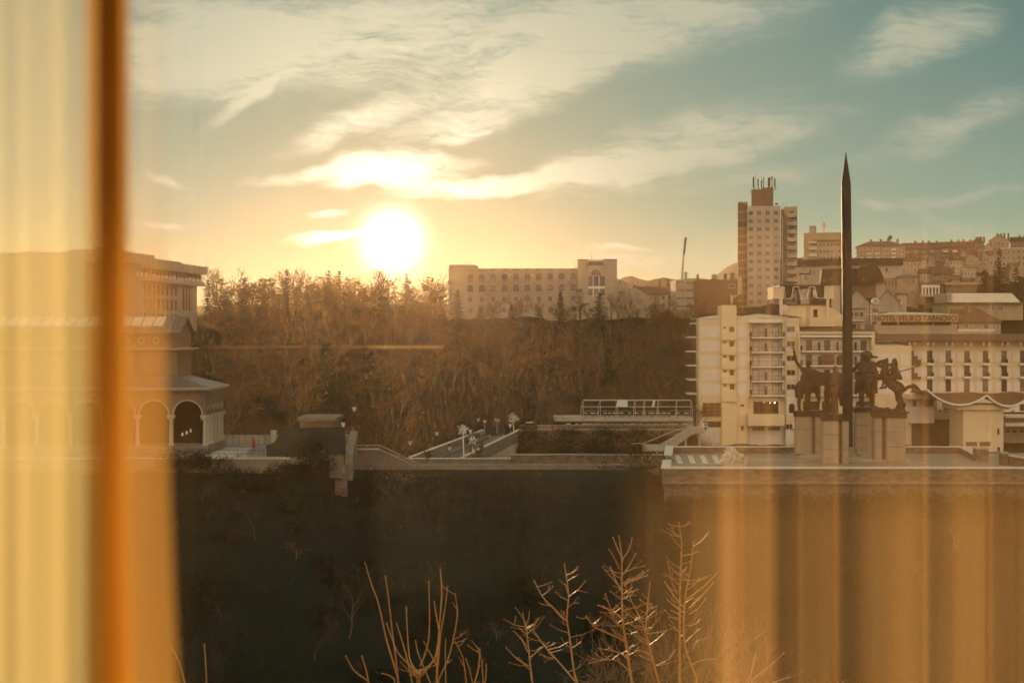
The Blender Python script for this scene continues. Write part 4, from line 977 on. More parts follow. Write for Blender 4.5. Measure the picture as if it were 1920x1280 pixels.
    wall(1880, 783, 2010, 830, Y+.5, 5, 'tanwall')
    for k in range(5): win(root, 1884+k*13, 805, 1895+k*13, 812, Y+.45, 'panel', 'glass', 0)
    m = MB()
    for (px, py) in ((1763, 773), (1773, 773), (1788, 773), (1899, 773), (1903, 797)):
        q = P(px, py, Y-2)
        for _ in range(30): e = Vector((random.gauss(0, .3), random.gauss(0, .3), random.uniform(0, .9))); m.tube(q, q+e, .03, .01, 3)
    m.build('planter_greenery', M['shrubleaf'], root)
    # pavilion with the scalloped roof
    Yp = Y-12
    pv = thing('pavilion', (P(1845, 860, Yp).x, Yp+4, 18), 'cream block pavilion under a pale scalloped roof edge', 'pavilion')
    m = MB(); m.pbox(1806, 768, 1881.5, 870, Yp, 8); m.pbox(1795, 759, 1893, 768, Yp-.6, 9); m.build('wall', M['cream'], pv)
    win(pv, 1869, 802, 1874.5, 815.5, Yp, 'cream', 'glass', 0); win(pv, 1869.5, 837, 1875.5, 850, Yp, 'cream', 'glass', 0)
    m = MB(); m.pbox(1811, 828, 1832, 836, Yp-.05, .06); m.pbox(1837, 828, 1857, 836, Yp-.05, .06); m.build('panel', M['brownwall'], pv)
    pts = []
    def cat(x0, y0, x1, y1, sag, n=14): return [(x0+(x1-x0)*i/n, y0+(y1-y0)*i/n+sag*4*(i/n)*(1-i/n)) for i in range(n+1)]
    edge = cat(1738, 731, 1850, 741, 23)+cat(1850, 741, 1935, 738, 22)[1:]
    m = MB(); vs = []; fs = []; n = len(edge); back = []
    for i, (x, y) in enumerate(edge):
        a = P(x, y, Yp-1.5); z2 = P(x, 733.5+ (y-735)*.12, Yp+9).z
        vs += [(a.x, Yp-1.5, a.z), (a.x*1.0, Yp+9, z2), (a.x, Yp+9, z2-.25), (a.x, Yp-1.5, a.z-.25)]
    for i in range(n-1):
        for j in range(4): fs.append((i*4+j, i*4+(j+1) % 4, (i+1)*4+(j+1) % 4, (i+1)*4+j))
    fs += [(0,1,2,3), ((n-1)*4+3, (n-1)*4+2, (n-1)*4+1, (n-1)*4)]
    m.add(vs, fs); m.build('roof', M['tile'], pv)
    m = MB(); m.path([(P(x, y, Yp-1.5).x, Yp-1.6, P(x, y, Yp-1.5).z) for x, y in edge], [.2]*n, 6); m.build('roof_edge', M['white'], pv)
M['lampon'] = emit_mat('lit_lamp', (1, .9, .7), 6.0)
build_hotel()

# ------------------------------------------------------------------ city on the right
def rows(y0, dy, n, h): return [(y0+dy*i, y0+dy*i+h) for i in range(n)]
def cols(x0, dx, n, w): return [(x0+dx*i, x0+dx*i+w) for i in range(n)]
def build_tower():
    Y = 420.0; b = P(1445, 590, Y)
    root = thing('tower_block', (b.x, Y+9, 47), 'tall slab tower block with brown brick flank and antennas on its roof', 'tower block')
    m = MB(); m.pbox(1410.5, 386, 1471.5, 600, Y, 18); m.build('wall', M['pinkwall'], root)
    m = MB(); m.pbox(1390, 378, 1408.5, 600, Y+3, 20); o = m.build('brick_wall', M['brownwall'], root)
    m = MB(); m.pbox(1408.5, 386, 1410.5, 600, Y+1.5, 3); m.pbox(1471.5, 392, 1474, 600, Y+1.5, 3); m.build('recess', M['brownwall'], root)
    m = MB()
    for k in range(13): m.pbox(1389.5, 396.2+15.1*k, 1408.6, 397.6+15.1*k, Y+2.9, .12); m.pbox(1407.6, 393+15.1*k, 1410.6, 394.6+15.1*k, Y+1.2, .4); m.pbox(1471.4, 393+15.1*k, 1474.4, 394.6+15.1*k, Y+1.2, .4)
    m.build('floor_band', M['pinkwall'], root)
    m = MB(); m.pbox(1474, 388, 1498.5, 600, Y+4, 14); m.build('wall', M['tanwall'], root)
    m = MB(); m.pbox(1413, 355, 1453.5, 386, Y+5, 9); m.pbox(1412, 356, 1454.5, 357.3, Y+4.9, 9.3); m.pprism([(1413, 355), (1432, 355), (1434, 352), (1453.5, 350.5), (1453.5, 355)], Y+5, 9); m.build('penthouse', M['brownwall'], root)
    for r in range(12):
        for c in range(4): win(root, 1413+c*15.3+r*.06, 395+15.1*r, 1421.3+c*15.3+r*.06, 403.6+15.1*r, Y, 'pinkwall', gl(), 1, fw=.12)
    for k in range(13):
        m = MB(); m.pbox(1481.5, 401+15.1*k, 1499.6, 408+15.1*k, Y+2.4, 12); m.build('balcony', M['pinkwall'], root)
        win(root, 1483.5, 395.5+15.1*k, 1492, 401+15.1*k, Y+4, 'pinkwall', 'glass', 1)
    m = MB(); m.pbox(1398, 573, 1460, 592, Y-3, 10); m.build('shop_wall', M['brownwall'], root)
    for k in range(8): win(root, 1399+k*7.4, 574, 1405.2+k*7.4, 584, Y-3, 'whiteframe', gl(), 0, 'shop_window')
    # antennas
    random.seed(3)
    for (px, y0, y1, w) in ((1413, 332.5, 351, 2.6), (1421, 336, 349, 1.6), (1427.5, 338.5, 352, 1.6), (1431, 334, 353, .5), (1440, 335, 352, 1.0), (1442.5, 333.5, 349, 2.2), (1446, 333, 337.5, 1.6), (1452, 336, 351, 2.2)):
        m = MB(); m.tube(P(px+1, y0-2, Y+9), P(px+1, 357, Y+9), .12, n=5); a = P(px-w/2, y1, Y+9); c = P(px+w/2, y0, Y+9); m.box(a.x, c.x, Y+8.4, Y+8.8, a.z, c.z)
        m.tube(P(px+1, 350, Y+9), P(px+4, 356, Y+9), .07, n=4)
        m.build('antenna', M['antenna'], root)
    m = MB()
    for px, y0 in ((1417, 327), (1428, 328), (1449, 330), (1467, 385-6), (1473, 380), (1493, 384), (1389.5, 376)): m.tube(P(px, y0, Y+9), P(px, y0+28, Y+9), .06, n=4)
    m.build('aerial', M['antenna'], root)
    root.rotation_euler.z = -R(9.5)
    q = P(1461.5, 384, Y+3); m = MB(); m.lathe(q, [(.05, -.1), (.45, .1), (.6, .45)], 10); m.build('satellite_dish', M['rail'], root)
build_tower()
def build_city():
    random.seed(11)
    # slim block with red antennas behind the obelisk
    r = house('apartment_block', 'pale rounded-corner apartment block left of the obelisk with a red antenna mast', 1521, 1585, 500, 437.5, 436, 600, 16, 'tanwall', 'concrete', 'flat', cat='apartment block',
              wins=[(cols(1543, 6.8, 6, 5.4), rows(455.5, 12.6, 4, 6.5), 1)], wf='whiteframe')
    m = MB(); m.pbox(1515.5, 436, 1528, 500, 599, 14); m.pbox(1524, 423, 1537, 437, 601, 8); m.pbox(1530, 441, 1590, 450, 598.6, 1.4); m.build('wall', M['tanwall'], r)
    for k in range(4): m = MB(); m.pbox(1526, 452+12.6*k, 1541, 455+12.6*k, 598, 2); m.pbox(1526, 462+12.6*k, 1541, 464+12.6*k, 598, 2); m.build('balcony', M['whiteframe'], r)
    m = MB(); m.tube(P(1549, 415, 603), P(1549, 437, 603), .2, n=5)
    for px in (1547.2, 1551): a = P(px-.8, 428, 603); b = P(px+.8, 418, 603); m.box(a.x, b.x, 602.5, 603.2, a.z, b.z)
    m.build('antenna', M['orange'], r)
    # arena with a deep dark roof rim
    Y = 480.0; root = thing('sports_hall', (P(1596, 520, Y).x, Y+20, 52), 'long curved hall with deep dark roof band behind the obelisk', 'hall')
    m = MB(); w = MB(); vs = []; N = 26
    for i in range(N):
        u0, u1 = i/N, (i+1)/N
        def pt(u, top, bot): 
            px = 1500+192*u; dep = Y+26*(1-math.sin(math.pi*min(u*.5+.5*u*u*.4+.18, .5)))
            return (px-960)/F*Y, dep
        (xa, ya), (xb, yb) = pt(u0, 0, 0), pt(u1, 0, 0)
        z0, z1, z2 = P(0, 484, Y).z, P(0, 497, Y).z, 48
        m.hexa([(xa, ya-.8, z1), (xb, yb-.8, z1), (xb, yb+8, z1), (xa, ya+8, z1)], [(xa, ya-.8, z0), (xb, yb-.8, z0), (xb, yb+8, z0), (xa, ya+8, z0)])
        w.hexa([(xa, ya, z2), (xb, yb, z2), (xb, yb+8, z2), (xa, ya+8, z2)], [(xa, ya, z1), (xb, yb, z1), (xb, yb+8, z1), (xa, ya+8, z1)])
    m.build('roof_band', M['darkroof'], root); w.build('wall', M['pinkwall'], root)
    for k in range(5): win(root, 1511+k*7.2, 504, 1514.2+k*7.2, 514, Y-.2+max(0, 9-k*3), 'whiteframe', 'glass', 0)
    win(root, 1660, 502, 1665, 510, Y-.2, 'pinkwall', 'glass', 0)
    # dark mansard building with a dome
    Y = 400.0; root = thing('mansard_building', (P(1607, 540, Y).x, Y+7, 46), 'dark mansard-roofed building with a round dome beside the obelisk', 'building')
    m = MB(); m.pprism([(1549, 530), (1665, 530), (1664, 520), (1656, 503), (1552, 503)], Y, 14); m.build('roof', M['darkroof'], root)
    q = P(1636, 503, Y+5); m = MB(); m.lathe((q.x, q.y, q.z-.2), [(2.0, 0), (1.95, .6), (1.5, 1.3), (.8, 1.75), (.1, 1.9)], 14); m.build('dome', M['darkroof'], root); root.rotation_euler.z = -R(12)
    m = MB(); m.pbox(1551, 530, 1648, 560, Y+1, 12); m.build('wall', M['brownwall'], root); m = MB(); m.pbox(1648, 530, 1664, 560, Y+1.5, 11); m.build('wall', M['pinkwall'], root)
    m = MB(); m.pprism([(1618, 530), (1618, 505), (1625, 499), (1647, 499), (1654, 505), (1654, 530)], Y-1.5, 3); m.build('turret', M['darkroof'], root)
    for (x, y) in ((1566, 519), (1628, 521), (1598, 522)): win(root, x, y, x+3.4, y+6, Y-.1 if x != 1628 else Y-1.6, 'brownwall', 'glass_gleam', 0)
    # kiosk-like block at the foot of the tower
    house('rooftop_cabin', 'small flat-roofed cabin between the tower block and the mansard building', 1505, 1521, 535, 514, 513, 410, 6, 'pinkwall', 'darkroof', 'flat', [(cols(1511, 6, 1, 6), [(516, 525)], 1)], cat='building')
    house('low_building', 'low pink house with a glazed strip under the mansard building', 1565, 1581, 570, 535, 534, 392, 8, 'pinkwall', 'tile', 'flat', cat='building')
    # around the hotel roof
    house('gable_house', 'wide gabled house with a pale sloping roof just right of the obelisk', 1597, 1641, 585, 567, 544, 345, 14, 'pinkwall', 'tile', 'gabley', [(cols(1606, 14, 2, 9), [(588, 596)], 1)])
    house('gable_house', 'grey rendered barn-like gable house beside the round sign pylon', 1656, 1697, 590, 566, 543, 335, 12, 'limestone', 'tile', 'gabley', [(cols(1680, 5, 1, 2.5), [(550, 556)], 0)])
    r = house('plain_building', 'plain grey house end with air conditioners behind the hotel sign', 1694, 1712, 590, 552, 550, 338, 12, 'pinkwall', 'darkroof', 'flat', [(cols(1697, 8, 1, 5), [(560, 568)], 0)])
    for (px, py) in ((1661.5, 571), (1668, 573), (1709, 566)):
        m = MB(); m.pbox(px, py, px+4, py+3.5, 334, .5); m.build('air_conditioner', M['white'], r)
    house('balcony_house', 'house with glazed balcony rows seen between the obelisk and the sign pylon', 1597, 1627, 620, 580, 578, 325, 8, 'pinkwall', 'brownwall', 'flat', [(cols(1600, 9, 3, 7), [(585, 594)], 1), (cols(1604, 8.5, 2, 8), [(607, 618)], 0)], bal=[(1598, 1627, 600, 596)])
    house('villa', 'square villa with overhanging hipped roof and a strip of lit windows', 1691, 1729, 575, 519.5, 511.5, 415, 12, 'tanwall', 'greyroof', 'hip', [(cols(1702, 4.3, 5, 3.4), [(524, 532)], 0), (cols(1714, 4, 2, 3.4), [(545.5, 550.5)], 0)])
    house('flat_roofed_house', 'low flat-roofed house with a glazed front attached left of the villa', 1664, 1692, 575, 521, 519.5, 417, 9, 'tanwall', 'whiteroof', 'flat', [(cols(1667, 6, 4, 4.8), [(525.5, 535)], 1)])
    r = house('columned_house', 'white-columned house front under a shallow red hipped roof', 1746, 1779, 562, 534, 524, 405, 11, 'brownwall', 'tile', 'hip')
    m = MB(); m.pbox(1746, 534, 1778.5, 538.5, 402.5, 2); m.build('portico_beam', M['white'], r)
    for k in range(6): m = MB(); m.pbox(1746.5+k*5.9, 538.5, 1749+k*5.9, 552, 402.5, .5); m.build('column', M['white'], r)
    m = MB(); m.pbox(1744, 552, 1782, 556, 402, 3); m.build('balcony', M['concrete'], r)
    house('red_roof_house', 'small house with a red hipped roof between the villa and the columned house', 1731, 1747, 572, 534, 526, 425, 10, 'tanwall', 'tile', 'hip', [(cols(1733, 7, 2, 4), [(540, 547)], 0)])
    house('long_low_building', 'long low building with pale roof strip on posts below the hillside houses', 1783, 1839, 560, 534, 529, 455, 9, 'brownwall', 'tanwall', 'flat', [(cols(1788, 9, 6, 3.5), [(541.5, 546)], 0)], cat='building')
    # long white-roofed hall
    Y = 372.0; root = thing('long_hall', (P(1848, 590, Y).x, Y+8, 40), 'long hall with a broad pale mansard roof at the right', 'hall')
    m = MB(); m.pbox(1776, 568, 1918, 600, Y+1, 13); m.build('wall', M['tanwall'], root)
    a = P(1786, 567, Y); b = P(1914, 547, Y)
    m = MB(); m.hexa([(a.x, Y, a.z), (b.x, Y, a.z), (b.x, Y+14, a.z), (a.x, Y+14, a.z)], [(a.x+.2, Y+2.5, b.z-.3), (b.x-1.6, Y+2.5, b.z-.3), (b.x-1.6, Y+12, b.z-.3), (a.x+.2, Y+12, b.z-.3)]); m.build('roof', M['whiteroof'], root)
    m = MB(); m.pbox(1777, 566.6, 1919, 568.4, Y-.4, 15); m.build('eave', M['brownwall'], root); m = MB(); m.pbox(1777, 549, 1785.5, 567, Y+.6, 12); m.build('gable_wall', M['pinkwall'], root)
    win(root, 1779.5, 551, 1783, 564, Y+.6, 'whiteframe', 'glass_gleam', 0)
    for (u, v, p, q) in ((1838, 1847, 571, 576), (1850, 1856, 570, 580), (1858, 1867, 569.5, 583), (1869, 1881, 571, 582)): win(root, u, p, v, q, Y+1, 'whiteframe', 'glass_gleam', 1)
    house('hipped_house', 'big house with a low brown hipped roof and white glazed veranda behind the hotel wing', 1815, 1889, 625, 605, 577, 330, 14, 'tanwall', 'tile', 'hip', [([(1823, 1832), (1843, 1850), (1859, 1868), (1875, 1880), (1882, 1887)], [(607, 617)], 1)], chim=((1815, 570, 1.2), (1829, 573, 1.4)), wf='whiteframe')
    house('side_wing', 'brown-roofed wing house tucked left of the veranda house', 1797, 1818, 625, 600, 580, 334, 10, 'brownwall', 'tile', 'gablex')
    # sign pylon
    Y = 300.0; root = thing('sign_pylon', (P(1639, 613, Y).x, Y, 20), 'slim pylon carrying a round white sign with a spiral letter e', 'sign')
    m = MB(); m.pbox(1633, 577, 1636, 640, Y, .6); m.pbox(1647.5, 577, 1651, 640, Y, .6); m.pbox(1633, 570, 1651, 578, Y, .6); m.build('post', M['pinkwall'], root)
    m = MB(); m.pbox(1637, 579, 1646.5, 588, Y+.1, .3, 0); m.pbox(1638, 589, 1646, 590.5, Y-.1, .3); m.build('panel', M['glass_gleam'], root)
    q = P(1642, 565, Y); m = MB(); m.tube((q.x, Y-.2, q.z), (q.x, Y+.4, q.z), 7.4/F*Y, n=28); dsc = m.build('disc', M['white'], root)
    m = MB()
    for rr in (7.2, 4.4):
        ring = [(q.x+rr/F*Y*math.cos(2*math.pi*k/28), Y-.24, q.z+rr/F*Y*math.sin(2*math.pi*k/28)) for k in range(29)]
        m.path(ring, [.05]*29, 5)
    arc = [(q.x+2.1/F*Y*math.cos(R(a)), Y-.24, q.z+2.3/F*Y*math.sin(R(a))) for a in range(0, 320, 20)]
    m.path([(q.x-2.0/F*Y, Y-.24, q.z)]+arc, [.06]*(len(arc)+1), 5); m.build('emblem', M['letter'], dsc)
    # far hillside
    def block(name, label, x0, x1, yb, ye, yr, Y, nc, nr, wall='tanwall', roof='tile', kind='gablex', group=None, bal=0):
        dx = (x1-x0)/nc; dy = (yb-ye)/nr
        r = house(name, label, x0, x1, yb, ye, yr, Y, 13, wall, roof, kind, [(cols(x0+dx*.22, dx, nc, dx*.5), rows(ye+dy*.28, dy, nr, dy*.5), 0)], 'apartment block' if nc > 6 else 'house', group, chim=tuple((x0+(x1-x0)*t, yr-2.6, 1.1) for t in (.25, .45, .6, .8)), wf='whiteframe')
        for i in range(bal):
            for j in range(nr-1):
                cx = x0+dx*(1+i*2.5)
                if cx+dx > x1: continue
                m = MB(); m.pbox(cx, ye+dy*(j+.62), cx+dx*1.3, ye+dy*(j+.95), Y-1.2, 1.2); m.build('balcony', M[random.choice(['white', 'pinkwall', 'tanwall'])], r)
        return r
    r = block('apartment_block', 'long hipped-roof apartment block on the skyline right of the obelisk', 1613, 1700, 492, 462, 451, 720, 15, 4, kind='hip', bal=5)
    for i in range(3): m = MB(); m.pbox(1609, 464+8*i, 1614, 466.5+8*i, 722, 6); m.build('balcony', M['tanwall'], r)
    q = P(1669, 446, 725); m = MB(); m.lathe(q+Vector((0,0,-2)), [(.2, 0), (.2, 1.2)], 6); 
    m.ball(q, (1.1, .3, 1.5), 10, 6, rot=Euler((0, R(35), 0))); m.build('satellite_dish', M['rail'], r)
    block('apartment_block', 'second long apartment block stepping up the skyline with dormer roof', 1700, 1770, 500, 466, 454, 735, 12, 4, 'brownwall', bal=4)
    block('apartment_block', 'plainer brown block on the skyline above the white-walled terraces', 1770, 1832, 492, 463, 452, 760, 9, 3, 'brownwall', bal=2)
    block('hill_house', 'gabled house standing highest on the skyline', 1863, 1898, 472, 451, 440, 800, 5, 2, 'tanwall', kind='gabley')
    block('hill_house', 'house with a peaked roof on the skyline left of the highest one', 1826, 1850, 470, 455, 446.5, 790, 4, 2, 'brownwall', kind='gabley')
    block('hill_house', 'dark house cut by the right edge on the skyline', 1903, 1945, 470, 452, 443, 830, 5, 2, 'brownwall', 'darkroof')
    block('terrace_building', 'flat-roofed glazed terrace building at the right edge of the hill', 1890, 1950, 500, 466, 464, 610, 7, 3, 'tanwall', 'whiteroof', 'flat')
    block('hill_house', 'brown hipped-roof house below the long skyline block', 1693, 1733, 512, 489, 477, 560, 6, 2, 'tanwall', kind='hip')
    block('hill_house', 'narrow two-storey house with white floor bands in the middle of the hill', 1791, 1814, 517, 488, 484, 640, 4, 3, 'pinkwall', 'tile', 'flat')
    block('hill_house', 'pale house with two pitched roofs beside the white-banded one', 1815, 1845, 500, 485, 475, 650, 5, 2, 'tanwall', kind='gabley')
    block('hill_house', 'pale gable house partly hidden by the big dark conifer', 1846, 1866, 500, 482, 473, 655, 3, 2, 'pinkwall', kind='gabley')
    block('hill_house', 'small flat-roofed white annex at the foot of the pale hill houses', 1812, 1838, 521, 505, 503.5, 600, 5, 1, 'pinkwall', 'whiteroof', 'flat')
    block('hill_house', 'grey gable front rising behind the dark conifer tops', 1864, 1886, 500, 484, 473, 620, 3, 1, 'pinkwall', 'pinkwall', 'gabley')
    block('hill_house', 'broad red-roofed house low on the hill above the columned house', 1757, 1795, 528, 513, 503, 540, 6, 1, 'brownwall', kind='gablex')
    block('hill_house', 'small dark-roofed house between the villa and the hill', 1733, 1757, 530, 512, 503, 545, 4, 1, 'tanwall', 'darkroof', 'gablex')
    random.seed(55)
    for (px, ye, w, Y, hh) in ((1738, 490, 13, 590, 8), (1752, 484, 12, 650, 8), (1768, 492, 14, 610, 9), (1780, 483, 12, 680, 8), (1799, 478, 13, 700, 7), (1808, 470, 12, 740, 8), (1823, 473, 12, 720, 8), (1842, 468, 13, 750, 8), (1856, 462, 12, 770, 8), (1868, 479, 13, 700, 8), (1884, 474, 12, 730, 8), (1898, 470, 14, 760, 8), (1912, 478, 14, 700, 9), (1908, 498, 16, 560, 10), (1890, 505, 15, 540, 10), (1796, 524, 14, 520, 9), (1820, 527, 14, 515, 9), (1842, 522, 13, 520, 9), (1722, 500, 12, 575, 8), (1745, 508, 12, 550, 8), (1775, 512, 13, 545, 8)):
        house('hill_house', 'small tiled house among the crowded houses on the right hillside', px-w/2, px+w/2, ye+hh, ye, ye-random.uniform(4, 7), Y, random.uniform(7, 11), random.choice(['tanwall', 'pinkwall', 'brownwall', 'limestone']), random.choice(['tile', 'tile', 'brownwall']), random.choice(['hip', 'gabley', 'gablex']), [(cols(px-w*.36, w*.27, 3, w*.15), [(ye+hh*.3, ye+hh*.62)], 0)], group='crowded houses on the right hillside', chim=((px+w*.2, ye-8, .9),))
    # ---- middle distance, left of the tower
    Y = 400.0; root = thing('office_block', (P(1325, 560, Y).x, Y+8, 44), 'brown brick block with a glazed left part beside the tower block', 'office block')
    m = MB(); m.pbox(1301, 524, 1383, 600, Y, 14); m.build('wall', M['brick'], root); m = MB(); m.pbox(1267, 524, 1301, 600, Y+.4, 13); m.build('glass_wall', M['concrete'], root)
    for j in range(4):
        win(root, 1268, 526+15*j, 1284, 532+15*j, Y+.4, 'frame', 'glass_gleam', 2); win(root, 1285, 526+15*j, 1300.5, 532+15*j, Y+.4, 'frame', 'glass', 2)
        m = MB(); m.pbox(1267.5, 533+15*j, 1300.8, 538+15*j, Y+.3, .12); m.build('spandrel', M['frame'], root)
    win(root, 1366, 533, 1378, 540, Y, 'whiteframe', 'glass', 2)
    m = MB()
    for d in (0, 2.6, 5.2): m.path([P(1384+d, 520, Y-1), P(1384+d, 551-d*.6+3, Y-1), P(1370+d*.8, 553+d, Y-1), P(1370+d*.8, 600, Y-1)], [.25]*4, 6)
    m.build('duct', M['steel'], root)
    house('town_house', 'old town house with a long brown roof and pale fronts right of the library wing', 1183, 1241, 600, 552, 537, 440, 14, 'tanwall', 'tile', 'gablex', [(cols(1222, 9, 2, 4), rows(556, 13, 2, 7), 1)], chim=((1190, 533, 1.2),))
    house('town_house', 'brown-roofed house with a dark loggia next to the glazed office block', 1241, 1268, 600, 552.5, 537, 436, 14, 'pinkwall', 'tile', 'gablex', [(cols(1244, 12, 2, 6), rows(554, 14, 2, 8), 1)], chim=((1263, 550, 1.0),))
    # flood-light mast
    Y = 520.0; root = thing('floodlight_mast', (P(1278, 530, Y).x, Y, 48), 'tall thin floodlight mast leaning slightly, beside bare trees on the skyline', 'mast')
    m = MB(); m.path([P(1278.5, 560, Y), P(1279, 520, Y), P(1281.5, 480, Y), P(1284, 446, Y)], [.5, .45, .4, .35], 6); m.build('pole', M['steel'], root)
    m = MB()
    for k in range(12): a = P(1284.6+(-k*.32), 446+k*2.7, Y); m.box(a.x-.2, a.x+.55, Y-.9, Y-.4, a.z-.35, a.z+.1)
    m.build('lamp_bank', M['rail'], root)
build_city()

# ------------------------------------------------------------------ left bank: gallery, university, library
def arch_strip(m, mapf, s0, s1, zsp, ztop, r, t0, t1, n=12, mi=0):
    """wall piece over one arch: mapf(s, t, z) -> xyz, opening centred, springing at zsp, radius r"""
    c = (s0+s1)/2
    pts = [(s0, zsp)] + [(c-r*math.cos(math.pi*k/n), zsp+r*math.sin(math.pi*k/n)) for k in range(n+1)] + [(s1, zsp)]
    for (a, za), (b, zb) in zip(pts, pts[1:]):
        if abs(a-b) < 1e-6: continue
        m.hexa([mapf(a, t0, za), mapf(b, t0, zb), mapf(b, t1, zb), mapf(a, t1, za)], [mapf(a, t0, ztop), mapf(b, t0, ztop), mapf(b, t1, ztop), mapf(a, t1, ztop)], mi)
def arch_ring(m, mapf, c, zsp, r, t0, t1, w=.14, n=14, mi=0):
    for k in range(n):
        a0, a1 = math.pi*k/n, math.pi*(k+1)/n
        q = lambda rr, a, t: mapf(c-rr*math.cos(a), t, zsp+rr*math.sin(a))
        m.hexa([q(r, a0, t0), q(r, a1, t0), q(r, a1, t1), q(r, a0, t1)], [q(r+w, a0, t0), q(r+w, a1, t0), q(r+w, a1, t1), q(r+w, a0, t1)], mi)
def build_gallery():
    Yf, k = 157.0, 157/F; zf = 26.6; zb = CZ-195*k; zs = CZ-138*k; zt = CZ-92*k; xc = (387-960)*k; Yb = Yf+9.6
    root = thing('art_gallery', (xc-6, Yf+5, zf), 'arcaded brick gallery building with pale columns and tiled roofs behind the curtain edge', 'gallery')
    fx = lambda s, t, z: (s, Yf+t, z); fy = lambda s, t, z: (xc-t, s, z)
    m = MB(); m.box(xc-60, xc+.15, Yf-.15, Yb+.15, zf-3, zb); m.build('plinth', M['dimstone'], root)
    m = MB(); pitch = 63*k; ring = MB(); xs = [xc-.25-pitch*i for i in range(9)]
    for a, b in zip(xs, xs[1:]):
        arch_strip(m, fx, b, a, zs, zt, 1.72, 0, .5); arch_ring(ring, fx, (a+b)/2, zs, 1.72, -.06, .1)
    ys = [Yf+.25+(Yb-Yf-.5)*i/5 for i in range(6)]
    for a, b in zip(ys, ys[1:]): arch_strip(m, fy, a, b, zs+.5, zt, .55, 0, .5); arch_ring(ring, fy, (a+b)/2, zs+.5, .55, -.05, .1, .1)
    for a, b in zip(ys, ys[1:]):
        for s0, s1 in ((a, (a+b)/2-.55), ((a+b)/2+.55, b)): m.hexa([fy(s0, 0, zs), fy(s1, 0, zs), fy(s1, .5, zs), fy(s0, .5, zs)], [fy(s0, 0, zs+.5), fy(s1, 0, zs+.5), fy(s1, .5, zs+.5), fy(s0, .5, zs+.5)])
    m.box(xc-.25, xc, Yf, Yf+.25, zs, zt)
    m.build('arcade_wall', M['gallery_brick'], root); ring.build('arch_trim', M['colstone'], root)
    zcap = CZ-138*k
    def col(x, y):
        m = MB(); m.lathe((x, y, zb), [(.33, 0), (.33, .12), (.25, .2), (.235, 1.5), (.21, zcap-zb-.62), (.24, zcap-zb-.58)], 14)
        o = m.build('column', M['colstone'], root, smooth=False)
        m = MB(); h = .62; z0 = zcap-.58
        m.add([(x-.22,y-.22,z0),(x+.22,y-.22,z0),(x+.22,y+.22,z0),(x-.22,y+.22,z0),(x-.46,y-.32,z0+.35),(x+.46,y-.32,z0+.35),(x+.46,y+.32,z0+.35),(x-.46,y+.32,z0+.35)], [(3,2,1,0),(4,5,6,7),(0,1,5,4),(1,2,6,5),(2,3,7,6),(3,0,4,7)])
        m.box(x-.48, x+.48, y-.34, y+.34, z0+.352, zcap-.002); m.build('capital', M['colstone'], o)
    for x in xs[:7]: col(x, Yf+.25)
    for y in ys[1:]: col(xc-.25, y)
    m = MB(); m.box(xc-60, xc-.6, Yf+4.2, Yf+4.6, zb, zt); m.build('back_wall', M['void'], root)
    # cornice and lean-to roof
    m = MB(); m.box(xc-60, xc+.35, Yf-.35, Yb+.35, zt, zt+.2); m.box(xc-60, xc+.6, Yf-.6, Yb+.6, zt+.2, zt+.38); m.build('cornice', M['colstone'], root)
    xt = (333-960)/F*160; zw = CZ-66/F*160; z0 = zt+.4
    m = MB()
    m.add([(xc-60, Yf-.5, z0), (xc+.5, Yf-.5, z0), (xt, 160, zw), (xc-60, 160, zw)], [(0,1,2,3)]); m.add([(xc+.5, Yf-.5, z0), (xc+.5, Yb+.5, z0), (xt, 166.7, zw), (xt, 160, zw)], [(0,1,2,3)]); m.add([(xc+.5, Yb+.5, z0), (xt-20, Yb+.5, z0), (xt-20, 166.7, zw), (xt, 166.7, zw)], [(0,1,2,3)])
    for i in range(40):
        x = xc+.2-i*.75; u = max(0, (x-xt)/(xc+.5-xt)); 
        y1 = 160-3.4*0 if x < xt else Yf-.5+(3.5)*(1-u); zz = zw if x < xt else z0+(zw-z0)*(1-u)
        if x > xt+3.3: continue
        m.tube((x, Yf-.45, z0+.03), (x, y1, zz+.03), .09, n=4)
    m.build('lower_roof', M['greyroof'], root)
    # upper storey
    zu, ze, zr = zw-.6, CZ+18/F*160, CZ+45/F*163.3
    m = MB(); m.box(xt-60, xt, 160, 166.7, zu, ze); m.add([(xt, 160, ze), (xt, 166.7, ze), (xt, 163.35, zr-.1), (xt-.3, 160, ze), (xt-.3, 166.7, ze), (xt-.3, 163.35, zr-.1)], [(0,1,2),(5,4,3),(0,3,4,1),(1,4,5,2),(2,5,3,0)]); m.build('wall', M['gallery_brick'], root)
    m = MB(); zc = CZ-17/F*160; m.box(xt-60, xt+.25, 159.75, 166.95, zc, zc+.18); m.box(xt-60, xt+.85, 159.4, 167.3, zc+.18, zc+.3); m.box(xt-60, xt+.2, 159.7, 160, ze-.22, ze+.02); m.build('cornice', M['colstone'], root)
    m = MB()
    for px in (293, 265, 237, 209): 
        q = P(px, 638, 160); rg = [(q.x+.36*math.cos(2*math.pi*j/20), 159.96, q.z+.36*math.sin(2*math.pi*j/20)) for j in range(21)]; m.path(rg, [.07]*21, 6)
    m.build('round_window', M['colstone'], root)
    m = MB(); gable(m, xt-60, xt, ze, zr, 160, 166.7, .45, .12, axis='x')
    s = (zr-ze)/3.35
    for i in range(70):
        x = xt+.3-i*.62; m.tube((x, 159.5, ze-.5*s+.2), (x, 163.3, zr+.14), .1, n=4)
    ro = m.build('upper_roof', M['greyroof'], root)
    m = MB()
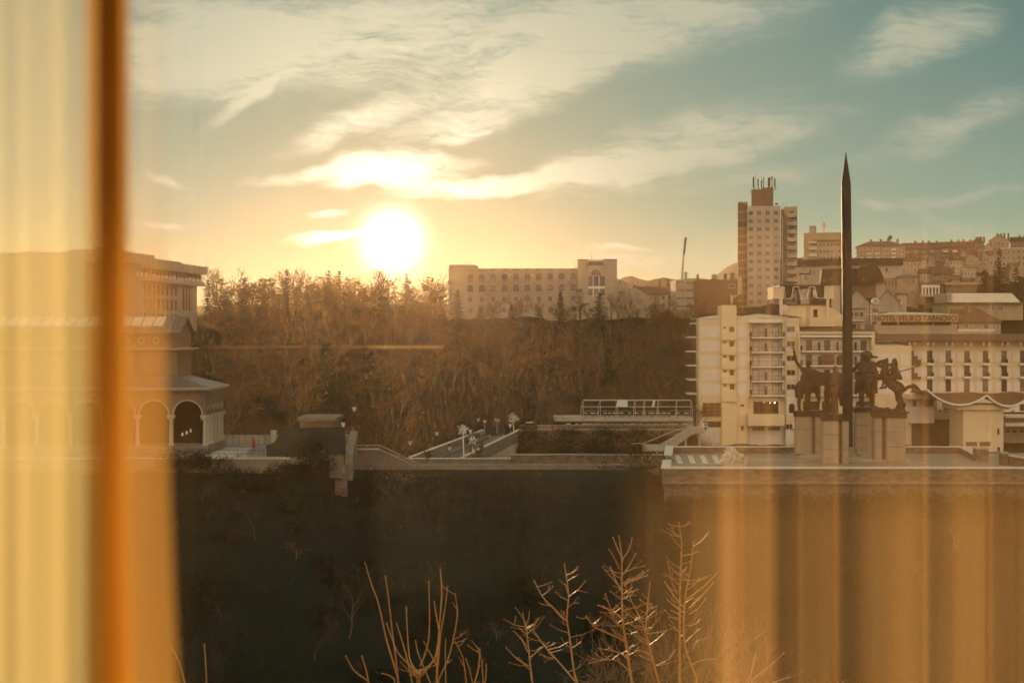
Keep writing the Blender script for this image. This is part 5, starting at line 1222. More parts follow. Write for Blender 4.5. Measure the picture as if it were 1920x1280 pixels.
    for i, px in enumerate((300, 279, 258, 237, 200, 178, 156, 134, 112, 90, 68, 46, 24, 2)):
        x = (px-960)/F*162; y0, y1 = 161.0, 162.9; zz = lambda y: ze+s*(y-160)+.32
        m.add([(x-.62, y0, zz(y0)), (x+.62, y0, zz(y0)), (x+.62, y1, zz(y1)), (x-.62, y1, zz(y1)), (x-.62, y0, zz(y0)-.3), (x+.62, y0, zz(y0)-.3), (x+.62, y1, zz(y1)-.3), (x-.62, y1, zz(y1)-.3)], [(0,1,2,3),(7,6,5,4),(0,4,5,1),(1,5,6,2),(2,6,7,3),(3,7,4,0)])
    m.build('skylight', M['skyl'], ro)
    # hanging lamps under the arch
    for px, py in ((342, 814), (350, 811), (357.5, 807)):
        q = P(px, py, Yf+2.4); lp = thing('hanging_lamp', q, 'dim hanging lamp inside the arcade of the gallery', 'lamp', 'hanging lamps in the arcade')
        m = MB(); m.tube((q.x, q.y, q.z+.2), (q.x, q.y, zt), .02, n=4); m.build('cord', M['rail'], lp); m = MB(); m.ball(q, (.12, .12, .22), 8, 6); m.build('globe', M['lamplow'], lp)
M['lamplow'] = emit_mat('dim_lamp', (1, .75, .4), 0.5)
M['skyl'] = mat('skylight_panel', (.5, .48, .42), .18, .1, spec=.8)
build_gallery()
def build_university():
    A = Vector((-90.3, 300, 42)); B = Vector((-81.6, 342, 42)); d = B-A; L = d.length; rz = math.atan2(d.y, d.x)
    root = thing('university_building', A, 'pale concrete public building with a deep top storey at upper left, half behind the curtain', 'building', rz=rz)
    z = lambda py, Y: CZ+(640-py)/F*Y-42
    ztop, zf, zg, zl, zw = z(500.6, 342), z(515.5, 342), z(530, 342), z(537, 342), -2
    m = MB(); m.box(.0, L-1.2, 0, 22, zw, zl); m.build('wall', M['limestone'], root, local=True)
    m = MB(); m.box(-.4, L+.5, -2.2, 23, zf, ztop); m.build('parapet', M['concrete'], root, local=True)
    m = MB()
    for i in range(14): x = .5+i*(L/13.5); m.box(x-.03, x+.03, -2.23, -2.19, zf, ztop)
    m.build('parapet_joint', M['joint'], root, local=True)
    m = MB(); m.box(0, L-1.0, -.8, 22, zg, zf); m.build('gallery_glass', M['glass'], root, local=True)
    m = MB()
    for i in range(30): x = .3+i*(L-1.4)/29; m.box(x-.12, x+.12, -1.1, -.8, zg, zf)
    m.build('mullion', M['tanwall'], root, local=True)
    m = MB(); m.box(-.2, L-.2, -1.8, 22, zl, zg); m.build('ledge', M['concrete'], root, local=True)
    random.seed(5)
    for i in range(17):
        x = 6+i*2.15; m = MB(); m.box(x, x+random.uniform(.6, .95), -1.75, -1.3, zg, zg+random.uniform(.6, .95)); m.build('air_conditioner', M['white'], root, local=True)
    for j, (za, zb) in enumerate(((zl-2.9, zl-.7), (zl-6.6, zl-3.9), (zl-10, zl-7.6))):
        for i in range(13):
            x = .8+i*2.35
            m = MB(); m.box(x, x+1.0, -.05, .05, za, zb, 1); m.box(x-.12, x, -.12, .05, za, zb, 0); m.box(x+1.0, x+1.12, -.12, .05, za, zb, 0); m.build('window', [M['limestone'], M['glass']], root, local=True)
    for i in range(3):
        x = 33.2+i*1.7; m = MB(); m.box(x, x+1.05, -.05, .05, zl-6.4, zl-.8, 1); m.box(x-.2, x, -.15, .05, zl-6.4, zl-.8, 0); m.build('window', [M['limestone'], M['glass']], root, local=True)
    m = MB(); m.ball((40.0, -.05, zl-2.2), (.7, .12, 1.1), 10, 6); m.box(39.5, 40.4, -.12, .0, zl-6.0, zl-4.6); m.build('wall_emblem', M['limestone'], root, local=True)
    m = MB(); m.box(3, 26, 4, 14, ztop, ztop+2.0); m.box(7, 12, 5, 10, ztop+2.0, ztop+2.9); m.box(14, 38, 2.5, 14, ztop, ztop+1.0); m.build('penthouse', M['concrete'], root, local=True)
    m = MB(); m.box(-14, .0-.41, -7-1, 26, zf, ztop+.2); m.box(-14, -.41, 0.01, 24, zw, zf); m.build('wing', M['concrete'], root, local=True)
    q = P(120, 474, 300)
    f = MB(); f.pbox(-140, 474.5, 238, 640, 298, 14); f.pbox(40, 471, 62, 474.4, 302, 5); f.build('front_wing', M['concrete'], None)
    o = bpy.data.objects['front_wing']; o.parent = root; o.matrix_parent_inverse = Matrix.LocRotScale(A, Euler((0, 0, rz)), None).inverted()
build_university()
def archwin(root, cx, y0, y1, w, Y, hood=True):
    a = P(cx-w/2, y1, Y); b = P(cx+w/2, y0, Y); c = (a.x+b.x)/2; r = (b.x-a.x)/2; n = 10
    m = MB(); pts = [(a.x, a.z), (b.x, a.z)]+[(c+r*math.cos(math.pi*k/n), b.z-r+r*math.sin(math.pi*k/n)) for k in range(n+1)]
    m.prism(pts, Y-.05, Y+.1, 1); fx = lambda s, t, z: (s, Y+t, z); arch_ring(m, fx, c, b.z-r, r, -.3, .05, .3, 10, 0)
    m.box(a.x-.5, b.x+.5, Y-.35, Y, a.z-.25, a.z, 0); m.box(c-.04, c+.04, Y-.1, Y-.051, a.z, b.z-.1, 0)
    return m.build('arched_window', [M['limestone'], M['glass']], root)
def build_library():
    Y = 430.0; root = thing('institute_building', (P(1000, 600, Y).x, Y+10, 45), 'long pale building with arched windows and a taller right tower, right of the sun', 'building')
    def wall(x0, y0, x1, y1, d=18, o=0, name='wall'): m = MB(); m.pbox(x0, y0, x1, y1, Y+o, d); return m.build(name, M['limestone'], root)
    wall(841, 504, 1084, 612); wall(842.5, 496, 889, 504); m = MB(); m.pprism([(889, 504), (889, 496), (896.5, 498.5), (896.5, 504)], Y+.01, 17.9); m.build('wall', M['limestone'], root)
    wall(1083, 487, 1157, 615, 20, -3); m = MB(); m.pbox(1082.6, 486, 1103, 487.4, Y-3.1, 20); m.pbox(1132, 485.6, 1157.4, 487, Y-3.1, 20); m.build('coping', M['darkroof'], root)
    m = MB(); m.pprism([(1101, 497.6), (1133, 497.6), (1131, 491), (1104, 491)], Y-4.2, 1.2); m.build('copper_roof', M['hoard'], root)
    m = MB(); m.pbox(1100, 497.6, 1134.5, 515.5, Y-4, 1.0); m.build('bay', M['limestone'], root)
    archw = archwin(root, 1117.5, 505, 516, 19.5, Y-4.05)
    m = MB(); m.pbox(1103, 518, 1133.6, 536.5, Y-3.1, .12, 1); m.pbox(1103, 541, 1133.6, 553, Y-3.1, .12, 1)
    for px in (1111.5, 1122.5): m.pbox(px, 514, px+1.6, 556, Y-3.35, .25, 0)
    m.pbox(1103, 536.6, 1134, 540.9, Y-3.2, .2, 0); m.build('tall_window', [M['white'], M['glass']], root)
    random.seed(9)
    for i in range(10):
        cx = 881.7+i*21.4; t = i*.25
        archwin(root, cx, 514-t, 527.5-t, 10.2, Y); archwin(root, cx, 534.5-t, 547-t, 10.4, Y)
        for (p, q) in ((556, 567), (576.5, 588)): win(root, cx-4.4, p-t, cx+4.4, q-t, Y, 'limestone', gl(), 1, fw=.2)
        m = MB(); m.pbox(cx-7.5, 508-t, cx+7.5, 513.5-t, Y-.7, .68); m.pbox(cx-6, 506.3-t, cx+6, 508-t, Y-.9, .9); m.pbox(cx-8, 529.6-t, cx+8, 534-t, Y-.7, .68); m.build('hood', M['limestone'], root)
        m = MB(); m.pbox(cx-5.5, 506-t, cx+5.5, 507.9-t, Y-.96, .05); m.pbox(cx-7.6, 528.4-t, cx+7.6, 529.5-t, Y-.75, .7); m.build('hood_shadow_strip', M['brownwall'], root)  # dark brown strips paint a shadow line along the hoods
        if i > 2 and i % 2: m = MB(); m.pbox(cx+8.5, 514, cx+11, 517, Y-.6, .6); m.build('air_conditioner', M['white'], root)
    m = MB(); m.pbox(855, 524.6, 1083, 525.5, Y-.3, .3); m.pbox(875, 540, 1083, 540.8, Y-.3, .3); m.build('string_course', M['concrete'], root)
    m = MB(); m.pbox(841, 503, 1083, 504.2, Y-.25, 1); m.build('coping', M['concrete'], root)
    m = MB(); m.tube(P(1109, 478, Y+5), P(1109, 488, Y+5), .1, n=4); m.build('aerial', M['rail'], root)
    # stepped lower wing at the right
    m = MB(); m.pprism([(1157, 523), (1166, 523.5), (1182, 533), (1182, 620), (1157, 620)], Y-1, 14); m.build('wall', M['limestone'], root)
    m = MB(); m.pprism([(1182, 540), (1193, 540), (1219, 556), (1219, 620), (1182, 620)], Y-6, 14); m.pprism([(1197, 544), (1219, 554), (1219, 560), (1197, 560)], Y-6.6, .6); m.build('lower_wing', M['limestone'], root)
    win(root, 1160, 545, 1172, 556, Y-1, 'limestone', 'glass_gleam', 1); win(root, 1161, 526, 1165, 532, Y-1, 'limestone', 'glass', 0)
build_library()

# ------------------------------------------------------------------ gallery forecourt
def lamp_post(name, label, px, py_top, Y, zg, group=None, style='lantern'):
    q = P(px, py_top, Y); r = thing(name, (q.x, Y, zg), label, 'street lamp', group)
    m = MB(); h = q.z-.6; m.lathe((q.x, Y, zg), [(.16, 0), (.15, .5), (.07, .6), (.055, h-zg)], 8); m.build('post', M['rail'], r)
    m = MB(); m.lathe((q.x, Y, h), [(.12, 0), (.27, .5), (.25, .55)], 6); m.build('lantern', M['lampglass'], r)
    m = MB(); m.lathe((q.x, Y, h+.55), [(.3, 0), (.12, .14), (.03, .28)], 6); m.build('cap', M['rail'], r); return r
def build_forecourt():
    z = 26.56; Y0 = 149.3
    xr = P(680, 860, 150).x
    m = MB(); m.box(-75, xr-6.5, Y0, 190, z-.5, z); tag(m.build('forecourt_paving', M['cobble']), kind='structure')
    a = P(388, 838, 0); m = MB(); x0 = -36.4
    m.add([(x0+.2, 150.2, z+.004), (x0+3.8, 150.2, z+.004), (x0+3.8, 166, z+.004), (x0+.2, 166, z+.004)], [(0,1,2,3)]); tag(m.build('pale_path', M['slab']), kind='structure')
    rt = thing('retaining_wall', (-30, Y0, z-1), 'low pale retaining wall along the front of the gallery forecourt', 'wall')
    m = MB(); m.box(-75, P(545, 0, Y0).x, Y0-.5, Y0-.002, z-2.4, z+.12); m.build('stonework', M['dimstone'], rt)
    m = MB(); m.box(-75, P(545, 0, Y0).x, Y0-.6, Y0+.1, z+.122, z+.25); m.build('coping', M['slab'], rt)
    rt = thing('railing', (-30, Y0-.2, z), 'dark thin railing in front of the gallery', 'railing')
    m = MB(); zt = z+1.15
    for i in range(20): x = P(545, 0, Y0).x-i*3.0; m.tube((x, Y0-.3, z+.25), (x, Y0-.3, zt), .03, n=5)
    for zz in (zt, z+.7): m.tube((-75, Y0-.3, zz), (P(545, 0, Y0).x, Y0-.3, zz), .028, n=5)
    m.build('rails', M['rail'], rt)
    rt = thing('railing', (-30, 172, z), 'thin railing on the far side of the forecourt', 'railing'); m = MB(); xa, xb = P(425, 0, 172).x, P(508, 0, 172).x
    for i in range(8): x = xa+(xb-xa)*i/7; m.tube((x, 172, z), (x, 172, z+2.6), .03, n=5)
    for zz in (z+2.6, z+2.0): m.tube((xa, 172, zz), (xb, 172, zz), .03, n=5)
    m.build('rails', M['rail'], rt); m = MB(); m.box(xa, xb, 172.2, 172.6, z, z+1.1); m.build('kerb_wall', M['concrete'], rt)
    for px0, px1, py, Y, lab in ((452, 462, 844, Y0+.2, 'short pale gatepost in front of the forecourt railing'), (508, 517, 807, 171, 'pale gatepost on the far side beside the green fence')):
        a = P(px0, py, Y); b = P(px1, py, Y); r = thing('gatepost', ((a.x+b.x)/2, Y, z), lab, 'post')
        m = MB(); m.box(a.x, b.x, Y, Y+.6, z, a.z-.15); m.build('shaft', M['concrete'], r); m = MB(); m.box(a.x-.06, b.x+.06, Y-.06, Y+.66, a.z-.149, a.z); m.build('cap', M['slab'], r)
    # closed parasol
    q = P(476, 836, 160); r = thing('closed_parasol', (q.x, 160, z), 'closed red parasol standing on the cobbled forecourt', 'parasol')
    m = MB(); m.lathe((q.x, 160, z+.5), [(.05, 0), (.27, .12), (.17, .35), (.14, .9), (.04, 1.35)], 10); m.build('cloth', M['redcloth'], r)
    m = MB(); m.lathe((q.x, 160, z), [(.25, 0), (.25, .06), (.03, .08), (.025, 2.05), (.01, 2.1)], 8); m.build('pole', M['rail'], r)
    r = thing('rail_hurdle', (P(485, 848, 153).x, 153, z), 'low dark hurdle railing beside the green fence', 'railing'); m = MB(); a, b = P(472, 840, 153), P(500, 840, 153)
    for zz in (a.z, a.z-.35): m.tube((a.x, 153, zz), (b.x, 153, zz), .03, n=5)
    for t in (0, .5, 1): x = a.x+(b.x-a.x)*t; m.tube((x, 153, z), (x, 153, a.z), .03, n=5)
    m.build('rails', M['rail'], r)
    # green sheet fence with a swept end
    Y = 153.5; r = thing('sheet_fence', (P(575, 860, Y).x, Y, z-1), 'dark green sheet-metal fence with a swept-up left end', 'fence')
    cur = [(499.5, 835)]+[(499.5+26*math.sin(R(a)), 835-32*(1-math.cos(R(a)))) for a in range(10, 91, 10)]
    poly = cur+[(528, 803), (647.5, 801), (647.5, 850), (612, 852), (499.5, 858)]
    m = MB(); m.pprism(poly, Y, .12); m.build('sheets', M['hoard'], r)
    m = MB()
    for px in (500, 532, 556, 580, 604, 626, 646): y0 = 835 if px == 500 else 801.5; m.pbox(px-.5, y0, px+.5, 852, Y-.06, .06)
    m.build('posts', M['rail'], r)
    m = MB(); m.path([P(x, y, Y) for x, y in cur]+[P(647.5, 801, Y)], [.06]*(len(cur)+1), 5); m.build('top_rail', M['rail'], r)
    # small pavilion roof behind the fence
    r = house('garden_pavilion', 'small pale flat-roofed pavilion behind the green fence', 562, 626, 812, 789, 782, 172, 7, 'brownwall', 'dimstone', 'flat', [(cols(604, 11, 1, 6), [(800, 808)], 0)], cat='pavilion')
    # stair and walls between the fence and the bridge
    r = thing('stair_wall', (P(650, 860, 158).x, 158, 22), 'pale sloping stair cheek wall with bright handrail right of the green fence', 'stair')
    def band(pts, w, zt, zb, nm, mt, r):
        m = MB()
        for (a, b) in zip(pts, pts[1:]):
            a = Vector(a); b = Vector(b); d = Vector((b.x-a.x, b.y-a.y, 0)).normalized(); n = Vector((-d.y, d.x, 0))*w/2
            m.hexa([(a-n).xy.to_3d()+Vector((0,0,a.z-zb)), (b-n).xy.to_3d()+Vector((0,0,b.z-zb)), (b+n).xy.to_3d()+Vector((0,0,b.z-zb)), (a+n).xy.to_3d()+Vector((0,0,a.z-zb))], [a-n+Vector((0,0,zt)), b-n+Vector((0,0,zt)), b+n+Vector((0,0,zt)), a+n+Vector((0,0,zt))])
        m.build(nm, M[mt], r)
    band([P(664, 807, 168), P(654, 852, 153)], .9, 0, 3, 'cheek', 'dimstone', r)
    m = MB(); 
    for k in range(10):
        a = P(662-k, 812+k*4, 167-k*1.5); m.box(a.x-2.2, a.x-.5, a.y, a.y+1.5, a.z-3, a.z-.4)
    m.build('steps', M['dimstone'], r)
    m = MB(); m.tube(P(657, 817, 166), P(647, 845, 155), .05, n=5); m.tube(P(655, 823, 166), P(646, 850, 155), .04, n=5)
    for t in (0, .5, 1): a = P(657, 817, 166).lerp(P(647, 845, 155), t); m.tube(a, a-Vector((0, 0, 1.0)), .035, n=5)
    m.build('handrail', M['steel'], r)
    r = thing('terrace_wall', (P(700, 870, 170).x, 170, 20), 'grey terrace wall with a handrail sloping down to the bridge', 'wall')
    a = P(663, 842, 169); b = P(712, 842, 169); cc = P(785, 868, 169)
    m = MB(); m.prism([(a.x, 20), (cc.x, 20), (cc.x, cc.z), (b.x, b.z), (a.x, a.z)], 169, 169.6); m.build('stonework', M['dimstone'], r)
    m = MB(); m.path([P(665, 835, 169), P(712, 834, 169), P(782, 867, 169)], [.06]*3, 5); m.path([P(712, 843, 168.8), P(782, 875, 168.8)], [.07]*2, 5)
    for px, p0, p1 in ((665, 835, 842), (688, 834.5, 842), (712, 834, 842), (747, 850, 857)): m.tube(P(px, p0, 169), P(px, p1+1, 169), .05, n=4)
    m.build('handrail', M['limestone'], r); m = MB(); m.pbox(663, 840.5, 710, 843, 168.6, .4); m.build('coping', M['slab'], r)
    r = thing('wall_buttress', (P(648, 930, 149).x, 149, 21), 'narrow stone buttress standing out of the dark slope', 'buttress')
    m = MB(); m.pbox(640, 872, 650, 931, 149, 1.2); m.build('shaft', M['stone'], r); m = MB(); m.pbox(628, 900, 640, 928, 149.4, .7); m.build('broken_stonework', M['stone'], r)
    lamp_post('street_lamp', 'tall lantern lamp behind the stair right of the green fence', 664, 762, 170, 27.5)
    lamp_post('street_lamp', 'short lantern lamp on the end of the green fence', 643.5, 791, 155, 26.5)
build_forecourt()

# ------------------------------------------------------------------ bridge approach
def build_bridge():
    root = thing('footbridge', (-8, 200, 22), 'pale footbridge with solid parapets climbing towards the hotel side', 'bridge')
    la, lb = P(768, 858, 178), P(906, 805.5, 232); ra, rb = P(866, 858, 178), P(974, 805.5, 232)
    la.z = ra.z = 24.25; lb.z = rb.z = 24.4
    ext = lambda a, b, t: a+(b-a)*t
    def strip(a, b, w0, w1, z0, z1, nm, mt, par=root):
        d = Vector((b.x-a.x, b.y-a.y, 0)).normalized(); n = Vector((d.y, -d.x, 0))
        m = MB(); q = [a+n*w0, b+n*w0, b+n*w1, a+n*w1]; m.hexa([(p.x, p.y, p.z+z0) for p in q], [(p.x, p.y, p.z+z1) for p in q]); return m.build(nm, M[mt], par)
    m = MB(); q = [la, lb, rb, ra]; m.hexa([(p.x, p.y, p.z-1.9) for p in q], [(p.x, p.y, p.z-1.0) for p in q]); m.build('deck', M['asphalt'], root)
    m = MB(); d = (lb-la).normalized(); n = Vector((d.y, -d.x, 0))
    a1, b1 = la+n*2.2, lb+n*2.2
    q = [a1, b1, b1+n*.12, a1+n*.12]; m.hexa([(p.x, p.y, p.z-.999) for p in q], [(p.x, p.y, p.z-.85) for p in q]); m.build('kerb', M['joint'], root)
    strip(la, lb, -.2, .2, -1.9, 0, 'parapet', 'dimstone'); strip(ra, rb, -.2, .2, -1.9, 0, 'parapet', 'dimstone')
    strip(la, lb, -.24, .24, 0.002, .1, 'coping', 'coping'); strip(ra, rb, -.24, .24, 0.002, .1, 'coping', 'coping')
    m = MB(); d = (rb-ra).normalized(); n = Vector((d.y, -d.x, 0))
    for i in range(34):
        p = ra+(rb-ra)*(i/33)*.62+(rb-ra)*.36; m.box(p.x-.12+n.x*.3, p.x+.12+n.x*.3, p.y-.2, p.y+.2, p.z-4.4, p.z-1.9)
    m.build('rib', M['concrete'], root); strip(ra+(rb-ra)*.35, rb, -.1, .18, -5, -1.9, 'side_wall', 'concrete')
    m = MB()
    for t in (.2, .55, .85): p = ext(la, lb, t).lerp(ext(ra, rb, t), .5); m.box(p.x-1.6, p.x+1.6, p.y-.5, p.y+.5, 12, p.z-1.9)
    m.build('pier', M['concrete'], root)
    for (px, py, t, lab) in ((882, 804.5, .35, 'black lantern lamp halfway along the right parapet of the footbridge'), (956.5, 794, .82, 'black lantern lamp near the far end of the footbridge'), (843, 836, .05, 'dark lamp post at the near end of the footbridge')):
        p = ext(ra, rb, t); Y = p.y-.6; lamp_post('street_lamp', lab, px, py, Y, 23.2)
    for (px, py, Y, lab) in ((769, 828, 186, 'small lamp among the trees left of the footbridge'), (819, 811, 200, 'small lamp above the left parapet of the footbridge'), (897, 786, 232, 'small lamp left of the round road sign')):
        lamp_post('street_lamp', lab, px, py-2, Y, ground(P(px, 0, Y).x, Y, False)-.2)
    q = P(909, 789.5, 234); r = thing('road_sign', (q.x, 234, 23.5), 'round ring-marked road sign at the far end of the footbridge', 'road sign')
    m = MB(); m.tube((q.x, 234, 23.5), q, .05, n=5); m.build('post', M['steel'], r); m = MB(); m.tube((q.x, 233.9, q.z), (q.x, 233.96, q.z), .32, n=16); m.build('face', M['white'], r)
    m = MB(); m.path([(q.x+.28*math.cos(2*math.pi*k/16), 233.88, q.z+.28*math.sin(2*math.pi*k/16)) for k in range(17)], [.06]*17, 5); m.build('ring', M['redcloth'], r)
    q = P(932, 787, 236); r = thing('notice_panel', (q.x, 236, 23.5), 'tilted white-framed panel sign by the far end of the footbridge', 'sign')
    m = MB(); m.tube((q.x, 236, 23.5), q, .05, n=5); m.build('post', M['steel'], r); m = MB(); e = Euler((0, R(20), 0))
    for (x0, x1, z0, z1, mi) in ((-.42, .42, -.2, .2, 0), (-.34, .34, -.12, .12, 1)):
        vs = [Vector((x, y, z)) for y in ((-.1, -.05) if mi == 0 else (-.12, -.101)) for x, z in ((x0, z0), (x1, z0), (x1, z1), (x0, z1))]
        for v in vs: v.rotate(e)
        m.add([v+q for v in vs], [(0,1,2,3),(7,6,5,4),(0,4,5,1),(1,5,6,2),(2,6,7,3),(3,7,4,0)], mi)
    m.build('board', [M['white'], M['brownwall']], r)
    for px, lab in ((918.5, 'left red and white striped bollard on the bridge roadway'), (944.5, 'right red and white striped bollard on the bridge roadway')):
        q = P(px, 813, 224); r = thing('striped_bollard', (q.x, 224, 23.3), lab, 'bollard')
        m = MB()
        for k in range(5): m.tube((q.x, 224, 23.3+k*.2), (q.x, 224, 23.5+k*.2), .07, n=8, mi=k % 2)
        m.build('post', [M['redcloth'], M['white']], r)
    # low parked car at the far end
    q = P(994, 803, 233); r = thing('parked_car', (q.x, 233, q.z-.25), 'small dark parked car with pale roof edge at the far end of the footbridge', 'car')
    b = q.z-.25; m = MB(); m.prism([(q.x-1.7, b+.25), (q.x+1.7, b+.25), (q.x+1.72, b+.7), (q.x+1.0, b+.85), (q.x-1.2, b+.85), (q.x-1.72, b+.7)], 232.2, 233.8); m.prism([(q.x-1.15, b+.851), (q.x+.95, b+.851), (q.x+.5, b+1.3), (q.x-.75, b+1.3)], 232.3, 233.7); m.build('body', M['rail'], r)
    m = MB(); m.prism([(q.x-1.0, b+.9), (q.x+.8, b+.9), (q.x+.45, b+1.22), (q.x-.7, b+1.22)], 232.27, 232.298); m.build('window', M['glass'], r); m = MB(); m.box(q.x-.75, q.x+.5, 232.25, 233.7, b+1.302, b+1.35); m.build('roof_rack', M['white'], r)
    for x in (-1.05, 1.05):
        for y in (232.15, 233.65): m = MB(); m.tube((q.x+x, y, b+.3), (q.x+x, y+.2, b+.3), .3, n=12); m.build('wheel', M['void'], r)
    # white light-wrapped ornamental trees
    random.seed(4)
    for px, py, Y, rr, pb, lab in ((868, 806, 186, 11, 858, 'tall white ornamental tree of branches beside the near end of the footbridge'), (886, 826, 190, 9, 862, 'lower white ornamental tree leaning over the footbridge deck'), (962, 783, 236, 11, 808, 'cluster of white ornamental branches at the far end of the footbridge')):
        q = P(px, py, Y); r = thing('ornamental_tree', (q.x, Y, P(px, pb, Y).z), lab, 'ornament'); k = Y/F
        m = MB(); m.tube(P(px+2, pb, Y), q-Vector((0, 0, rr*k*.6)), .1, .07, 6); m.build('trunk', M['whitebranch'], r)
        m = MB()
        for _ in range(70):
            d = Vector((random.gauss(0, 1), random.gauss(0, 1), random.gauss(0, 1))).normalized(); p0 = q+d*rr*k*random.uniform(.2, .8); e = p0+(d+Vector((random.gauss(0, .8), random.gauss(0, .8), random.gauss(0, .8)))).normalized()*rr*k*.45
            m.tube(p0, e, .05, .03, 4)
        m.build('branches', M['whitebranch'], r)
build_bridge()

# ------------------------------------------------------------------ terrace restaurant and promenade walls
def build_restaurant():
    Y = 230.0; root = thing('terrace_restaurant', (P(1195, 815, Y).x, Y+3, 22), 'restaurant terrace under a long glazed steel frame left of the hotel', 'restaurant')
    m = MB(); m.pbox(1040, 783, 1300, 789.5, Y+.5, 9); m.pbox(1090, 789.5, 1300, 804, Y+4, 4); m.build('upper_deck', M['concrete'], root)
    m = MB(); m.pbox(1008, 804, 1312, 816, Y-2, 12); m.build('lower_deck', M['brownwall'], root)
    m = MB(); r = .06
    zt, zm, zb = P(0, 750, Y+3).z, P(0, 762.5, Y).z, P(0, 784, Y).z
    xs = [P(x, 0, Y).x for x in (1089.5, 1122, 1155, 1188, 1206, 1232, 1267, 1298.5)]; xk = [x+.55 for x in xs]; xk[-1] = xs[-1]+.1
    m.path([(xs[0], Y, zm), (xk[0], Y+3, zt)], [r]*2, 5); m.tube((xk[0], Y+3, zt), (xk[-1], Y+3, zt), .1, n=5); m.tube((xs[0], Y, zm), (xs[-1], Y, zm), r, n=5)
    for a, b in zip(xs, xk): m.tube((a, Y, zm), (b, Y+3, zt), r*.8, n=5); m.tube((a, Y, zm), (a, Y, zb), r*.8, n=5); m.tube((b, Y+3, zt), (b, Y+3, zb), r*.8, n=5)
    for py in (770, 777): m.tube(P(1090, py, Y-.05), P(1300, py, Y-.05), .03, n=4)
    for py in (797, 804.5): m.tube(P(1008, py, Y-2.0), P(1297, py, Y-2.0), .05, n=4)
    for i in range(60): px = 1008+i*4.9; m.tube(P(px, 797, Y-2.0), P(px, 804.5, Y-2), .02, n=3)
    for i in range(24): px = 1042+i*2.1; m.tube(P(px, 780, Y+.4), P(px, 785, Y+.4), .02, n=3)
    m.tube(P(1036, 780, Y+.4), P(1092, 780, Y+.4), .06, n=4)
    m.build('steel_frame', M['steel'], root)
    g = MB(); g.add([(xs[2], Y, zm+.05), (xs[2]+2.0, Y, zm+.05), (xs[2]+2.3, Y+3, zt+.06), (xk[2], Y+3, zt+.06)], [(0,1,2,3)]); g.add([(xs[2], Y, zm+.02), (xs[2]+2.0, Y, zm+.02), (xs[2]+2.3, Y+3, zt+.03), (xk[2], Y+3, zt+.03)], [(3,2,1,0)])
    g.add([(xs[5]-.9, Y, zm+.05), (xs[5]-.5, Y, zm+.05), (xk[5]-.5, Y+3, zt+.06), (xk[5]-.9, Y+3, zt+.06)], [(0,1,2,3)]); g.build('roof_panel', M['skyl'], root)
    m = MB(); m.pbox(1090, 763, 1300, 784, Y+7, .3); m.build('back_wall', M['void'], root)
    random.seed(8); n = 0
    for row, (py, Yr, x0, x1) in enumerate(((771.5, Y+2.5, 1096, 1296), (794.5, Y+.4, 1062, 1296))):
        x = x0
        while x < x1:
            w = random.choice([5, 8, 10]); q = P(x, py, Yr); zd = (P(0, 783, Y+.5).z+.0) if row == 0 else P(0, 804, Y-2).z
            t = thing('cafe_table', (q.x+w*.5*Yr/F, Yr, zd), 'white-topped cafe table on the upper restaurant terrace' if row == 0 else 'white-topped cafe table on the lower restaurant terrace', 'table', 'cafe tables on the upper terrace' if row == 0 else 'cafe tables on the lower terrace')
            m = MB(); X = q.x+w*.5*Yr/F; hw = w*.5*Yr/F; m.box(X-hw, X+hw, Yr-.4, Yr+.4, zd+.70, zd+.78); m.build('tabletop', M['white'], t)
            m = MB(); m.tube((X, Yr, zd), (X, Yr, zd+.7), .05, n=5); m.box(X-.25, X+.25, Yr-.25, Yr+.25, zd, zd+.04); m.build('leg', M['rail'], t)
            x += w+random.choice([3, 6, 9])
    # outside stair to the hotel
    r = thing('outside_stair', (P(1280, 840, 222).x, 222, 18), 'pale outside stair rising to the hotel corner beside the terrace', 'stair')
    m = MB(); m.pprism([(1258, 824), (1296, 801), (1318, 800), (1318, 812), (1302, 812), (1262, 840), (1240, 846), (1205, 846), (1205, 834), (1240, 834)], 222, 2.2); m.build('flight', M['concrete'], r)
    m = MB()
    for px, py in ((1284, 822), (1310, 812), (1230, 846)): m.pbox(px, py, px+4, 880, 222.4, .5)
    m.build('post', M['concrete'], r)
    m = MB(); m.path([P(1186, 831, 221), P(1206, 831, 221), P(1262, 808, 221), P(1298, 797, 221)], [.07]*4, 5); m.path([P(1206, 831, 221), P(1236, 846, 221)], [.06]*2, 5); m.build('handrail', M['slab'], r)
    # promenade wall, path and ivy bank
    r = thing('promenade_wall', (P(1100, 860, 172).x, 172, 20), 'long low stone promenade wall left of the monument terrace', 'wall')
    a, b = P(958, 853, 172), P(1243, 853, 172)
    m = MB(); m.box(a.x, b.x, 172, 172.6, 22.6, a.z); m.build('stonework', M['stone'], r); m = MB(); m.box(a.x, b.x, 171.9, 172.7, a.z, a.z+.12); m.build('coping', M['concrete'], r)
    m = MB()
    for px in (1160, 1201, 1215): m.pbox(px, 857, px+5.5, 865, 171.8, .19)
    m.build('plaque', M['limestone'], r)
    r = thing('promenade_wall', (P(870, 862, 174).x, 174, 20), 'pale kerb wall in front of the near end of the footbridge', 'wall')
    a, b = P(668, 860, 174), P(1040, 860, 174); m = MB(); m.box(a.x, b.x, 174, 174.5, 22.6, a.z); m.build('stonework', M['dimstone'], r); m = MB(); m.box(a.x, b.x, 173.9, 174.6, a.z, a.z+.1); m.build('coping', M['coping'], r)
    m = MB(); a, b = P(960, 870, 0), P(1146, 870, 0)
    m.box(P(662, 0, 169).x, P(1236, 0, 169).x, 169.2, 171.9, 22.8, 24.05); tag(m.build('promenade_path', M['dimstone']), kind='structure')
